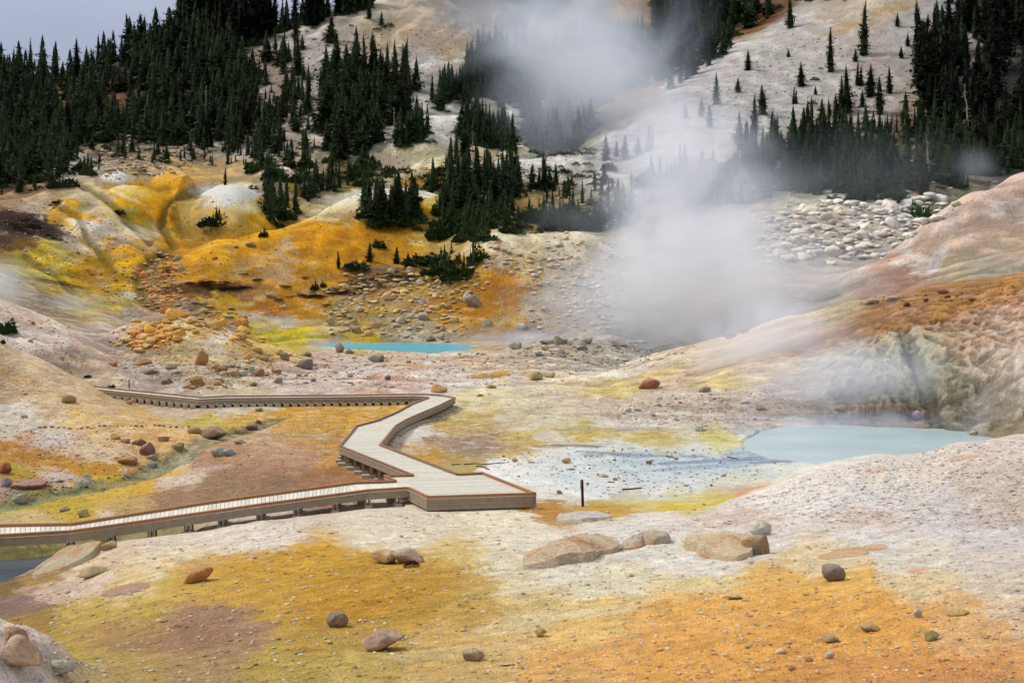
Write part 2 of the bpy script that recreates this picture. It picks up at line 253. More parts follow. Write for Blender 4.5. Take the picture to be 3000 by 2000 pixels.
# ---------------------------------------------------------------- ground colours: survey samples (column, elevation, r g b as seen in daylight)
SAMPLES = """
300 1190 215 200 185|600 1190 205 190 180|900 1185 212 198 182|1200 1195 222 212 190|1500 1190 215 205 198|1700 1190 205 185 172|2000 1190 205 186 174|2300 1190 200 185 180
250 1250 200 178 155|400 1235 212 198 182|600 1235 214 203 190|900 1235 216 206 186|1200 1235 217 208 190|1400 1235 214 207 200|1700 1235 215 208 205|2000 1235 212 205 202|2300 1240 208 200 198
30 1290 100 95 50|90 1345 150 120 60|200 1300 205 180 150|400 1290 215 200 170|700 1290 198 155 50|900 1290 195 155 52|1050 1290 205 180 120|1150 1290 215 205 180|1300 1290 216 208 190|1600 1290 216 210 200|1900 1290 216 196 155|2100 1290 215 205 190|2300 1290 212 200 190
20 1345 120 95 40|100 1360 190 165 145|200 1345 205 185 165|300 1355 205 180 130|420 1340 195 165 85|600 1340 192 148 48|800 1340 184 138 40|1000 1340 182 145 58|1100 1340 190 160 95|1180 1340 215 200 165|1400 1345 218 208 180|1600 1345 222 200 145|1800 1345 222 175 88|1950 1340 220 172 84|2100 1340 218 194 150|2300 1340 214 197 178
20 1390 130 105 90|60 1410 150 120 50|200 1400 185 155 80|350 1400 182 152 72|450 1410 165 128 85|600 1390 187 148 60|800 1400 182 137 37|950 1400 178 138 48|1100 1400 187 152 78|1200 1400 207 178 115|1400 1400 220 187 115|1600 1400 222 168 80|1800 1400 222 162 68|2000 1400 222 167 78|2200 1400 220 178 118|2330 1400 216 190 160
100 1460 178 148 55|300 1460 167 133 78|450 1460 152 118 88|550 1460 165 130 92|700 1460 180 146 62|850 1460 182 148 68|1000 1460 197 163 94|1150 1460 212 178 118|1350 1460 222 183 106|1600 1460 222 158 70|1850 1460 220 152 64|2050 1460 220 158 74|2250 1460 216 168 106
150 1530 175 150 68|300 1530 175 147 84|450 1530 167 138 93|650 1530 177 152 74|850 1530 187 162 88|1050 1530 207 173 110|1300 1530 218 168 90|1600 1530 222 153 70|1900 1530 218 143 66|2100 1530 214 138 70|2300 1530 210 143 84|40 1540 190 175 168|1000 1560 205 170 105|2000 1565 214 138 70
1700 1155 215 205 200|1900 1100 220 212 208|2100 1050 215 203 195|2300 1030 208 195 188|2300 1100 198 182 170|2000 1150 212 206 204|2150 1180 205 198 196|2330 1180 195 178 165|1850 1130 222 215 212|1750 1145 222 214 210|2000 1080 214 205 198
1250 1178 178 130 55|1400 1170 185 148 65|1550 1160 195 172 65|1640 1142 196 176 80|1700 1125 195 150 108|1480 1150 200 180 110|1560 1148 205 190 110
1060 1060 170 145 60|1150 1080 215 215 215|1250 1110 212 212 215|1350 1120 207 210 213|1300 1060 200 208 212|1450 1060 178 194 202|1600 1070 170 187 198|1500 1100 190 198 206|1700 1060 160 178 194|1750 1080 203 203 190|1600 1110 205 206 205|1500 1130 215 210 205|1700 1108 212 202 172|1800 1070 215 210 198|1400 1030 203 203 198|1250 1035 208 202 192|1600 1030 203 202 192|1500 1010 193 170 66|1350 990 207 180 68|1650 1012 203 193 96|1740 1000 170 178 184|1450 1045 190 198 200
950 990 210 204 198|1000 1010 180 150 115|1100 1020 168 140 100|1200 1020 195 160 55|930 1030 205 182 155|1000 1045 190 148 55|1080 1035 152 128 96|920 1010 205 195 180
1000 950 207 188 125|1100 962 197 168 84|1200 960 205 187 150|1100 925 215 196 135|1200 915 215 202 165|1300 930 207 185 158|1400 930 205 180 155|1500 930 202 180 158|1650 930 190 170 158|1500 965 207 198 188|1300 970 205 192 155|1700 960 182 168 160|1050 980 200 165 75|1400 985 205 195 180|1250 985 205 190 165
1300 880 215 192 145|1400 880 215 192 128|1500 870 210 182 148|1600 870 205 178 140|1450 850 215 202 188|1580 830 210 190 165|1650 800 205 182 145|1700 840 210 178 128|1800 800 205 180 150|1650 880 213 188 100|1420 895 212 190 75|1600 900 203 178 158|1150 900 214 198 160
1900 770 192 150 96|2000 765 180 138 90|2100 720 168 122 68|2200 690 182 122 52|2330 650 192 118 30|2050 700 186 127 72|1900 720 205 186 142|2330 700 200 152 112|2250 730 186 142 112|2330 760 205 172 142|2000 720 185 125 70|1960 700 200 175 130|2150 672 188 122 50
1900 830 188 172 150|2000 850 176 172 154|2080 860 170 168 148|2050 900 160 162 148|1950 900 164 162 152|2000 900 158 160 150|1900 930 160 156 152|2100 800 180 178 156|2120 910 134 132 108|1990 800 178 160 126|2090 830 160 158 132|2030 800 182 172 140
2200 790 184 156 118|2250 780 196 164 132|2200 860 168 152 124|2180 920 150 144 112|2250 850 194 176 156|2300 800 208 184 164|2330 870 202 186 170|2280 740 204 170 142|2340 820 208 190 174|2280 920 172 162 148|2310 970 152 138 104|2240 970 142 134 124|2150 870 140 135 100|2160 960 130 112 85
1900 950 142 128 118|2000 960 134 114 94|2090 965 142 118 94|1850 965 165 150 140|1800 930 172 154 144|1750 960 178 162 152
2050 620 190 152 128|2150 560 203 174 152|2250 500 203 174 156|2330 430 207 180 166|2200 620 190 167 138|2330 560 198 172 148|2080 650 176 136 112|2100 600 215 205 200|2250 620 177 167 147|2180 510 210 190 180|2300 480 205 185 178
1800 520 200 195 185|1950 520 210 202 186|2050 480 205 200 190|1900 580 196 187 177|2000 560 196 187 182|1900 620 192 182 172|2150 450 120 115 90|1700 600 175 170 165|1600 680 170 165 160|1980 470 200 195 180
650 850 207 183 164|750 830 202 178 163|800 860 212 193 183|900 830 202 178 154|900 880 197 168 154|1000 850 207 193 183|1100 840 197 178 158|1200 820 182 163 143|1300 810 172 158 138|1400 820 168 167 157|1250 860 207 193 178|1350 840 183 173 163|700 890 202 183 173|1000 890 202 187 182|1480 790 152 152 152|850 850 214 200 192|1150 870 200 182 168|950 860 196 172 158
430 770 215 192 134|500 780 226 216 206|350 780 205 144 66|400 820 205 177 124|550 800 215 182 114|600 805 222 184 104|300 820 202 178 158|330 860 187 168 163|450 850 192 173 144|550 850 202 183 154|250 860 196 173 154|400 890 187 168 154|250 775 192 173 163|480 805 220 195 150|650 812 215 182 118
50 740 207 184 170|100 780 214 198 188|180 800 192 168 158|180 850 187 158 134|30 770 217 203 193|140 760 207 190 180|200 830 196 172 150
30 830 208 184 150|100 870 208 180 142|200 900 208 178 138|300 960 212 173 110|400 980 217 183 120|30 900 204 178 146|100 930 208 182 148|30 950 217 207 194|200 960 217 183 116|10 860 200 170 130|20 1000 205 195 180|250 930 205 172 128|80 965 214 198 178
30 1010 182 118 50|120 1010 202 187 177|250 1010 212 178 134|350 1010 207 163 100|440 1000 207 168 96|60 1050 177 114 30|150 1060 177 118 25|250 1070 187 133 25|30 1080 172 138 25|120 1090 197 168 153|250 1045 207 187 162|330 1060 192 153 84|100 1130 152 132 64|0 1130 167 138 122|200 1095 190 152 30|180 1030 205 180 150
330 1090 122 122 98|200 1112 112 117 94|50 1150 122 122 84
500 1050 168 128 98|600 1020 183 148 114|600 1080 168 128 98|700 1050 178 138 108|400 1100 197 177 152|330 1108 202 158 50|250 1130 196 162 64|150 1155 182 153 44|500 1120 142 113 78|750 1090 153 108 74|720 1020 187 143 84|770 1060 192 143 64|400 1140 153 118 88|60 1185 192 167 114|560 1090 150 115 85|640 1110 138 106 76|300 1165 180 150 90
650 950 203 153 48|800 950 203 153 54|550 970 197 162 64|700 980 197 153 64|500 940 202 187 167|430 945 192 173 153|900 935 207 163 54|450 962 192 173 64|600 940 205 190 160|850 970 200 160 75
680 772 192 177 54|600 768 197 182 64|1000 770 182 172 152|1100 760 177 153 114|1200 770 167 157 147|830 773 203 173 35|760 780 200 190 178|740 765 195 178 130
750 740 192 172 124|900 740 182 167 133|700 700 197 143 34|620 710 183 114 24|650 740 212 202 192|580 730 192 182 167|530 700 207 173 54|850 700 197 163 114|1000 700 187 138 29|930 680 183 153 94|850 660 153 114 64|1100 690 192 133 34|1180 670 187 128 44|1150 640 187 128 24|1050 720 183 134 54|1150 730 192 153 94|950 760 172 167 157|590 705 195 150 40|560 745 185 175 165|1000 680 180 140 60|800 720 185 160 110
1250 700 187 172 143|1300 650 197 183 154|1200 600 207 192 154|1300 570 212 202 177|1350 620 197 187 163|1150 570 217 207 187|1400 680 177 172 163|1100 620 190 150 80|1250 560 215 205 180
500 600 207 158 64|600 580 207 153 62|450 640 207 153 62|550 620 212 177 119|700 580 207 153 54|700 620 207 153 48|620 530 207 158 48|750 540 212 153 34|850 530 207 153 44|700 500 217 192 134|800 460 222 207 183|900 440 223 213 202|1000 480 202 177 104|900 560 197 148 44|950 500 192 143 34|1000 530 207 182 124|800 600 207 153 34|600 650 192 148 84|450 665 113 73 20|560 668 163 114 74|700 655 197 148 74|850 625 123 93 64|400 610 200 150 50|660 595 216 190 160|650 470 205 170 90|760 490 219 198 155
500 450 224 214 203|450 500 217 192 134|550 500 212 177 104|420 560 207 153 54|520 540 212 173 94|580 450 217 202 173|300 460 207 168 54|350 490 203 153 40|250 430 217 197 163|270 410 222 207 193|380 430 203 153 44|340 430 207 163 64|330 400 217 192 154|430 390 207 168 109|480 385 212 183 134|200 470 192 177 153|150 490 207 163 54|100 480 212 197 178|50 450 173 143 114|30 520 63 43 20|80 510 53 38 15|200 530 217 202 192|280 540 207 192 182|330 560 203 173 124|250 580 192 153 44|150 560 207 192 153|100 580 187 163 64|50 600 182 158 54|200 620 197 153 34|130 640 183 158 44|60 650 163 143 74|230 700 192 163 54|180 700 173 153 64|280 690 197 187 143|330 640 173 143 94|350 690 183 133 74|400 720 173 153 138|300 720 168 153 143|350 600 153 128 54|30 640 153 143 94|100 690 143 123 94|400 540 173 143 64|320 510 178 165 80|620 430 190 170 130|280 640 200 160 60|20 560 90 65 30|140 600 200 180 110
300 360 168 148 128|350 380 173 153 133|250 340 153 133 104|180 380 207 202 197|120 370 197 197 197|400 340 173 153 133|450 350 197 183 163|500 330 207 197 192|230 400 185 170 150|60 420 120 100 75
100 250 45 40 22|200 250 45 38 22|300 230 60 42 25|400 250 40 36 20|500 200 35 35 18|130 230 173 133 64|165 265 168 128 64|280 240 123 78 38|500 100 20 25 15|50 300 30 30 18|200 180 20 25 15|50 180 20 25 15|350 150 20 25 15|300 310 60 50 35|50 370 50 48 30|420 300 50 45 30|540 280 120 110 90|480 260 60 55 35|600 60 60 60 50|150 300 100 80 45
650 100 192 183 173|750 80 207 197 187|850 60 202 187 167|700 150 202 194 187|620 200 192 177 167|650 250 192 180 170|750 200 202 197 192|900 100 192 173 143|1000 100 192 168 133|950 150 207 202 197|1050 170 202 192 182|930 220 197 192 192|1100 130 187 177 158|1000 200 192 187 182|750 310 202 187 173|580 320 187 177 163|520 320 202 202 202|800 30 207 195 180|620 150 190 172 155
900 320 197 192 182|1000 300 207 205 202|1050 290 207 205 200|960 340 207 197 172|1000 370 214 207 182|870 370 202 187 163|1150 340 192 182 153|1180 250 202 202 202|700 400 182 168 143|650 410 212 202 182|800 400 123 108 64|1000 420 173 133 64|1100 420 153 128 84|850 200 150 145 135|870 270 70 68 48|1150 250 150 150 140
1200 380 207 207 202|1300 380 207 205 202|1400 400 197 192 192|1350 420 187 182 173|1250 440 153 133 94|1100 480 133 113 64|1200 500 143 123 74|1300 480 133 118 78|1400 480 120 115 90
1400 230 123 113 44|1450 240 153 113 64|1380 280 113 103 54|1300 250 45 55 35|1250 300 45 55 35|1400 150 40 50 35|1300 320 50 55 35|1100 50 123 113 98|1200 20 93 98 93|1180 150 60 65 50|1500 120 60 65 45|1350 330 160 150 130
1400 330 207 207 212|1500 270 207 207 212|1600 200 210 206 207|1700 150 207 202 200|1800 100 210 205 202|1900 50 207 192 177|2000 30 207 192 173|2100 80 202 197 194|2200 50 197 192 192|2000 120 207 197 190|1900 170 212 207 202|1800 230 207 205 204|2000 230 202 192 187|1700 300 202 200 202|1900 290 192 182 163|2100 160 200 192 187|2200 150 197 187 182|2150 220 187 168 143|2100 300 123 103 74|1600 50 173 133 84|1750 20 123 78 43|1550 20 163 133 88|1700 40 153 113 64|2300 200 35 40 25|2250 300 30 35 20|1900 380 63 68 43|2100 380 53 58 38|1750 400 93 93 73|2000 430 73 78 53|2300 350 30 35 22|2300 60 63 63 53|1600 330 200 198 200|1560 420 120 120 110|1480 350 205 205 208|1850 60 209 203 200|1650 150 207 204 205
"""
_sm = np.array([[float(v) for v in s.split()] for l in SAMPLES.strip().splitlines() for s in l.split('|')])
_dep = np.array([hit(a, b).y for a, b in _sm[:, :2]])
_scol = lin(_sm[:, 2:5])
def warpn(s, k, seed): return s * fbm(X / k, D / k, 3, seed)
si = slice(0, NR, 3); sj = slice(0, len(gx), 3)
# work on a thinned lattice, then upsample with warped lookups
LX, LY, LT = GXm[si, sj], YV[si, sj], np.log(D[si, sj])
LC = np.zeros(LX.shape + (3,))
pts = np.stack([LX.ravel() / 1.5, LY.ravel(), LT.ravel() * 260], -1).astype(np.float32)
ctr = np.stack([_sm[:, 0] / 1.5, _sm[:, 1], np.log(_dep) * 260], -1).astype(np.float32)
res = np.zeros((len(pts), 3), np.float32)
for i in range(0, len(pts), 20000):
    p = pts[i:i + 20000]
    d2 = (p ** 2).sum(1)[:, None] + (ctr ** 2).sum(1)[None] - 2 * p @ ctr.T
    wgt = 1.0 / (np.maximum(d2, 0) + 20.0) ** 4.0
    res[i:i + 20000] = (wgt @ _scol.astype(np.float32)) / wgt.sum(1, keepdims=True)
LC = res.reshape(LX.shape + (3,))
def sample_lattice(L, wi, wj):
    i = np.clip((np.arange(NR)[:, None] + wi) / 3.0, 0, L.shape[0] - 1.001)
    j = np.clip((np.arange(len(gx))[None] + wj) / 3.0, 0, L.shape[1] - 1.001)
    i0 = i.astype(int); j0 = j.astype(int); fi = (i - i0)[..., None]; fj = (j - j0)[..., None]
    return (L[i0, j0] * (1 - fj) + L[i0, j0 + 1] * fj) * (1 - fi) + (L[i0 + 1, j0] * (1 - fj) + L[i0 + 1, j0 + 1] * fj) * fi
# warp: streaky, scaled with distance so that patches keep natural sizes at every range
lx, ly = X / D * 60, np.log(D) * 13 - YV * .030
sk = np.where(GXm < 1000, 0.5, -0.5) * sstep(60, 75, D)        # erosion runs down towards the basin
u1 = lx - sk * ly; v1 = ly + sk * lx
w1 = fbm(u1 / 2.2, v1 / 0.9, 6, 101, .62); w2 = fbm(u1 / 2.2 + 9, v1 / 0.9, 6, 111, .62)
w3 = fbm(u1 / 0.5, v1 / 0.18, 3, 121)
COL = sample_lattice(LC, 24 * w1 + 9 * w3, 38 * w2 + 14 * w3)
def blend(mask, c, k=1.0):
    global COL
    m = np.clip(mask, 0, 1)[..., None] * k
    COL = COL * (1 - m) + lin(c) * m
def blob(x, y, rx, ry, c, k=0.9, rot=0.0, edge=0.22, warp=0.55, seed=None, dr=0.16):
    """stain on the ground: centre and radii in survey units, kept to ground near the centre's distance"""
    global COL
    d0 = hit(x, y).y
    r = np.where((gd > d0 * (1 - dr * 2)) & (gd < d0 * (1 + dr * 2.5)))[0]; rr = slice(r[0], r[-1] + 1)
    R_ = max(rx, ry) * 1.7
    cc = np.where((gx > x - R_) & (gx < x + R_))[0]; cs = slice(cc[0], cc[-1] + 1)
    dx = GXm[rr, cs] - x; dy = YV[rr, cs] - y
    sd = int(x * 7 + y * 3) % 97 if seed is None else seed
    nl = fbm(dx / 42 + sd, YV[rr, cs] / 16 + sd, 4, 131)
    nl2 = fbm(dx / 13 + sd, YV[rr, cs] / 5 + sd, 3, 141)
    nl3 = gnoise(dx / 2.6 + sd, YV[rr, cs] / 1.5 + sd, 145)
    a = math.radians(rot); ex = dx * math.cos(a) - dy * math.sin(a); ey = dx * math.sin(a) + dy * math.cos(a)
    rad = np.sqrt((ex / rx) ** 2 + (ey / ry) ** 2) + warp * nl + warp * 0.5 * nl2 + warp * .22 * nl3
    m = (1 - sstep(1 - edge, 1 + edge, rad)) * k
    COL[rr, cs] = COL[rr, cs] * (1 - m[..., None]) + lin(c) * m[..., None]
BLOBS = """
620 1290 230 28 192 146 40 .8 3|800 1345 260 45 186 140 38 .7 3|930 1310 140 34 180 138 48 .7 0|560 1350 160 40 190 150 62 .6 2|820 1390 150 30 180 132 28 .7 14
470 1415 120 20 152 118 92 .8 6|430 1470 150 26 150 112 82 .6 4|560 1440 80 14 160 125 100 .7 0|60 1390 50 20 130 104 92 .8 5|130 1350 90 14 190 165 150 .6 5
1700 1400 300 46 222 164 68 .6 4|1950 1430 260 50 220 152 62 .5 4|1600 1490 300 50 222 156 72 .6 3|2100 1540 260 36 212 132 66 .7 0|2250 1570 180 30 205 128 75 .7 0|1650 1430 200 22 226 170 92 .6 4
1180 1440 90 14 218 196 150 .6 6|1300 1410 160 12 222 205 165 .6 5|1000 1500 120 12 214 190 145 .5 6
2010 1080 30 5 205 160 120 .6 8|2220 1050 40 5 205 160 120 .6 5|2110 1310 25 6 222 160 110 .7 0
1040 1052 46 8 186 150 40 .8 -18|990 1040 60 8 178 135 35 .7 -12|1230 1020 60 6 205 175 30 .9 -3|1180 1018 60 6 190 150 60 .6 -3|1060 1012 90 12 160 130 95 .6 -3|1110 1030 90 10 150 128 100 .6 0|960 992 70 7 222 218 214 .8 -6
1080 958 60 9 200 170 55 .7 8|1040 972 40 6 190 158 35 .8 0|1150 975 50 8 180 150 115 .5 0|1330 985 90 7 200 175 30 .7 -2|1420 1000 80 8 205 180 30 .7 0|1520 1012 90 7 190 165 30 .7 0|1210 995 50 4 205 190 30 .8 12|1650 1012 60 5 205 190 40 .7 0
1430 893 80 6 215 190 50 .7 10|1480 880 60 5 215 185 50 .6 12|1530 850 80 7 215 190 90 .5 14|1350 905 50 4 205 180 50 .6 10|1640 880 60 8 220 190 70 .6 6|1700 855 60 6 212 165 110 .6 10|1470 955 160 5 150 130 115 .5 -2|1600 940 120 6 165 145 130 .5 0|1450 985 180 4 165 150 140 .4 0
1150 858 26 7 190 140 25 .9 10|1105 862 18 6 185 130 25 .9 0|1140 876 30 2.5 220 200 40 .9 0|1210 856 12 10 185 135 50 .7 0
1640 1140 50 4 190 172 40 .8 4|1540 1152 70 4 190 168 60 .7 2|1820 1052 60 4 120 135 160 .7 -2|1420 1162 80 4 175 145 70 .6 0
1500 1060 110 7 150 175 195 .7 -2|1620 1072 120 6 135 158 185 .7 4|1720 1058 70 5 125 145 180 .7 0|1380 1044 60 5 165 185 200 .6 0|1560 1085 140 6 175 195 205 .6 0|1480 1040 90 3 130 140 160 .6 0|1330 1022 70 3 130 130 135 .5 0|1260 1026 40 3 120 120 125 .5 0|1740 1040 20 10 120 130 165 .7 0
2280 665 120 12 188 112 22 .8 8|2150 690 120 14 180 115 40 .7 10|2050 735 110 13 170 112 55 .7 10|1950 765 80 9 180 125 60 .6 12|2300 690 90 8 205 150 105 .6 10|1860 800 60 6 210 160 100 .5 12|1800 820 70 8 205 150 100 .6 14
2060 850 90 50 170 170 150 .6 0|2040 905 90 30 150 152 142 .6 0|1990 790 90 10 180 160 110 .5 8|2110 790 60 16 168 168 142 .7 0|2015 935 80 14 150 128 104 .8 0|2015 962 110 8 96 92 88 .7 0|1860 955 110 6 110 104 104 .6 0|2250 770 90 14 188 160 132 .5 12|2180 940 40 40 120 118 96 .7 0|2150 945 6 34 80 78 62 .7 6|2190 985 40 10 80 70 60 .7 0|2140 965 40 10 100 84 66 .7 0
2290 770 70 10 190 140 105 .6 14|2310 760 40 4 225 215 215 .7 14|2180 850 16 50 160 156 124 .5 -20|2250 930 30 34 190 182 174 .6 0
2080 640 50 14 168 122 92 .6 0|2200 560 60 10 215 190 180 .5 25|2290 480 50 14 215 205 205 .6 15|2150 600 14 40 222 215 220 .7 -30|2050 590 40 8 185 135 105 .6 0|2240 600 50 18 175 165 140 .5 0
350 782 50 16 205 125 55 .7 0|470 765 70 14 205 150 45 .6 0|590 800 80 9 225 184 95 .7 -14|500 778 26 10 232 224 216 .8 0|330 845 60 12 175 160 165 .5 0|620 870 60 12 222 214 208 .5 0|450 880 60 10 175 160 160 .5 0
800 850 60 12 218 206 204 .6 0|880 868 50 8 190 140 120 .6 -8|1000 862 60 10 218 208 204 .6 0|960 842 40 4 200 140 80 .6 0|1070 830 60 6 205 150 100 .6 0|1100 880 70 8 222 214 208 .6 0|1350 866 90 10 222 214 206 .6 4
100 905 130 7 200 164 112 .4 -22|60 870 90 6 200 164 112 .5 -24|220 945 120 8 218 190 140 .5 -16|40 955 50 18 222 216 206 .6 -20|350 980 80 5 222 188 128 .7 0
60 1045 80 18 175 108 14 .8 -12|200 1075 110 12 182 128 10 .8 -8|60 1075 60 9 172 150 14 .8 -8|150 1095 60 6 200 180 190 .6 -10|120 1010 50 10 205 192 190 .7 -12|280 1095 50 6 180 160 20 .7 0|0 1170 60 8 195 180 60 .6 0|110 1160 80 8 175 150 22 .7 5|330 1100 120 5 208 158 20 .85 11|200 1135 70 6 200 165 60 .6 6|420 1100 60 10 205 190 175 .6 8|480 1075 60 5 200 180 175 .5 8
650 950 130 9 205 150 28 .8 4|830 960 80 10 205 150 30 .7 6|560 968 50 4 178 158 50 .6 0|900 925 40 5 210 165 40 .7 4|660 1000 90 6 150 130 90 .5 0|540 995 40 4 110 110 80 .6 0|600 1085 120 8 150 112 88 .5 6|770 1080 30 10 150 95 45 .7 0
690 773 60 5 190 182 30 .9 0|650 776 40 3 175 165 30 .7 0|830 775 40 3 215 185 15 .95 0|630 708 65 14 180 106 10 .9 -5|690 715 36 16 200 150 20 .8 0|655 742 26 10 228 224 222 .8 0|610 745 40 5 222 196 60 .7 0|520 700 60 12 208 165 20 .8 -6|560 698 28 6 225 210 170 .7 0|1010 700 60 16 186 132 10 .9 0|1110 700 50 18 190 130 20 .9 0|1160 650 44 24 186 122 8 .9 0|1060 735 60 12 192 140 40 .7 0|1160 735 50 10 205 170 110 .6 0|900 690 60 10 170 150 120 .5 0|860 715 36 8 200 165 60 .6 0|970 690 20 8 200 200 200 .6 0
450 664 110 9 96 58 12 .85 4|560 655 80 7 140 95 60 .8 -4|700 668 130 6 190 140 50 .7 0|850 618 80 8 110 80 62 .7 0|640 620 40 16 220 190 150 .6 0|530 590 100 10 212 156 40 .7 8|480 640 90 12 208 150 44 .6 0|790 555 90 30 212 150 18 .8 0|880 590 80 20 212 152 30 .6 0|620 600 90 14 216 178 120 .6 0|560 545 60 9 208 150 20 .7 8|690 525 60 9 208 152 20 .7 12|960 490 30 26 194 140 14 .8 0|640 636 50 5 218 190 165 .5 0|760 620 40 12 214 160 60 .6 0|700 480 100 12 222 204 168 .6 12|820 450 80 10 226 218 206 .7 6|560 470 60 10 228 220 212 .6 0|500 440 60 12 230 226 222 .8 0|430 480 30 30 214 180 110 .6 30|590 490 20 40 208 165 50 .7 -20|400 560 30 14 206 146 30 .8 0|470 530 60 20 214 176 112 .6 0
300 455 60 14 204 156 20 .8 -22|350 490 40 14 196 140 10 .8 -30|390 425 40 10 200 148 20 .8 -10|360 455 30 8 204 152 22 .7 10|260 415 36 6 224 216 208 .7 0|320 445 30 10 214 190 140 .5 -10|150 485 40 6 208 158 20 .9 -22|190 495 50 8 206 150 30 .8 -20|230 520 60 8 220 212 208 .7 -18|170 560 50 10 222 212 206 .6 -25|330 530 40 8 216 208 204 .6 -20|310 545 70 5 208 160 60 .6 -18
40 515 90 24 52 32 8 .97 -8|130 535 40 8 60 40 10 .8 -10|120 690 60 8 100 70 50 .6 -10|110 648 40 4 70 50 40 .7 -14|200 625 50 18 196 148 10 .85 -18|130 610 50 10 186 160 30 .7 -16|250 700 60 8 188 168 20 .85 0|300 668 50 12 196 158 22 .7 0|310 680 30 7 214 210 204 .8 -10|250 600 40 10 194 160 30 .6 0|310 600 50 14 204 158 20 .7 10|290 575 40 12 204 150 50 .6 0|30 600 40 12 178 162 30 .7 0|70 625 50 8 190 186 120 .6 -14
220 800 60 8 180 150 130 .5 -30|60 780 50 8 222 212 204 .6 -14|120 745 60 5 205 180 160 .5 -14
1430 240 60 12 160 130 20 .8 8|1450 265 60 14 150 105 62 .7 20|130 235 20 34 176 136 62 .8 -20|160 262 20 14 172 130 58 .8 -30|290 238 40 10 130 80 36 .7 0|1640 40 40 30 176 136 82 .6 0|1750 40 40 16 130 72 34 .8 15|180 385 50 7 214 210 208 .8 -15|110 350 40 6 205 205 208 .8 -15|500 310 30 14 214 214 216 .8 40|450 350 40 8 204 202 204 .6 35|440 395 60 8 212 184 140 .6 10|470 420 30 8 196 160 130 .6 0
960 350 50 16 214 206 172 .7 0|1040 290 40 14 214 212 208 .7 0|1190 345 60 8 204 196 160 .6 0|660 412 40 6 222 202 150 .7 0|1290 385 110 14 214 212 208 .8 0|1150 380 80 8 212 210 202 .8 8|640 190 30 30 186 160 150 .5 0|900 60 60 20 190 168 130 .5 0|960 130 50 40 190 182 182 .5 0|1040 95 60 30 196 168 132 .6 0
1900 110 60 10 226 222 220 .5 30|1950 60 50 12 210 180 130 .6 20|2050 20 60 12 208 178 120 .6 15|1700 330 80 14 196 192 170 .4 20|1750 200 120 10 214 212 212 .5 28|2000 150 60 8 190 165 150 .4 20
"""
for l in BLOBS.strip().splitlines():
    for s in l.split('|'):
        v = [float(a) for a in s.split()]
        blob(v[0], v[1], v[2], v[3], v[4:7], v[7], v[8])
# thin edges: sulphur rim and grey mud line round the flat, wet creek beds
flat2 = polymask(plan([(1030, 1075), (1090, 1052), (1250, 1035), (1440, 1018), (1700, 1012), (1800, 985), (2260, 985), (2260, 1075), (1850, 1120), (1600, 1150), (1420, 1160), (1250, 1130)], -9.5), 0.8, 1.0, 4, 15)
rim = np.clip(1 - np.abs(flat2 - 0.35) / 0.3, 0, 1) * (0.5 + 0.9 * fbm(X / 1.3, D / 1.3, 3, 150))
blend(np.clip(rim, 0, 1) * (GXm < 1760), (180, 160, 60), 0.65)
mrim = polymask(MILKY, 0.6, 0.4, 1.2, 16); mr = np.clip(1 - np.abs(mrim - 0.3) / 0.35, 0, 1)
blend(mr, (120, 125, 150), 0.7)
cn = fbm(X / 0.7, D / 0.7, 3, 160)
blend(np.clip(cm1 * 1.2 + cm1 * cn, 0, 1), (110, 112, 84), 0.85); blend(np.clip(cm1 * (cn * 3 - 0.3), 0, 1), (70, 70, 40), 0.7)
blend(np.clip(cm2 * 1.4, 0, 1), (105, 98, 45), 0.9); blend(np.clip(cm2 * (cn * 3), 0, 1), (66, 58, 22), 0.8)
blend(np.clip(cmz * 1.6, 0, 1), (205, 192, 190), 0.9)
# natural mottling, rills and dark specks
mot = fbm(lx / 1.1, ly / 0.6, 5, 171, 0.6); st = fbm(u1 / 3.0, v1 / 0.25, 4, 181, 0.6); fine = fbm(lx / 0.16, ly / 0.09, 3, 191, 0.7)
# crusts and seepage stains with crisp borders, thin rills
cr1 = fbm(lx / 1.6 + 3, ly / 0.55, 6, 301, .6); cr2 = fbm(u1 / 1.1 + 8, v1 / 0.35, 5, 311, .62); cr3 = fbm(lx / .5, ly / .17, 4, 321, .62)
zone_ = sstep(44, 52, D) * (1 - flat) * (1 - .6 * sstep(200, 260, D)) * (1 - .55 * sstep(145, 165, D)) * (1 - .5 * (GXm > 1880))
white_ = lin((214, 205, 194))
_m = (sstep(.13, .19, cr1) * .34 * zone_ + sstep(.17, .22, cr3) * .26 * zone_)[..., None]; COL = COL * (1 - _m) + white_ * _m
_m = (sstep(.15, .20, cr2) * .34 * zone_)[..., None]; COL = COL * (1 - _m) + COL * np.array([.66, .55, .42]) * _m
_m = (sstep(.14, .2, -cr1) * .24 * zone_)[..., None]; COL = COL * (1 - _m) + lin((170, 138, 96)) * _m
rl = sstep(.86, .98, 1 - np.abs(gnoise(u1 / 1.5 + .8 * cr1, v1 / .20 + 1.5 * cr2, 331)) * 1.0) * sstep(.0, .25, gnoise(lx / 3, ly / 2, 341)) * zone_
COL = COL * (1 - .30 * rl[..., None])
sp_ = sstep(.36, .48, gnoise(lx / .09, ly / .035, 351) * .8 + .4 * gnoise(lx / .6, ly / .2, 352))
COL = COL * (1 - .38 * (sp_ * sstep(40, 60, D) * (1 - flat))[..., None])
for g_, gm_ in zip(GROOVES, GM):
    k_ = np.clip(gm_ * (1.1 + 1.6 * fbm(lx / .25, ly / .1, 3, 361)), 0, 1)[..., None]
    COL = COL * (1 - k_ * .75) + lin((138, 124, 84)) * k_ * .75
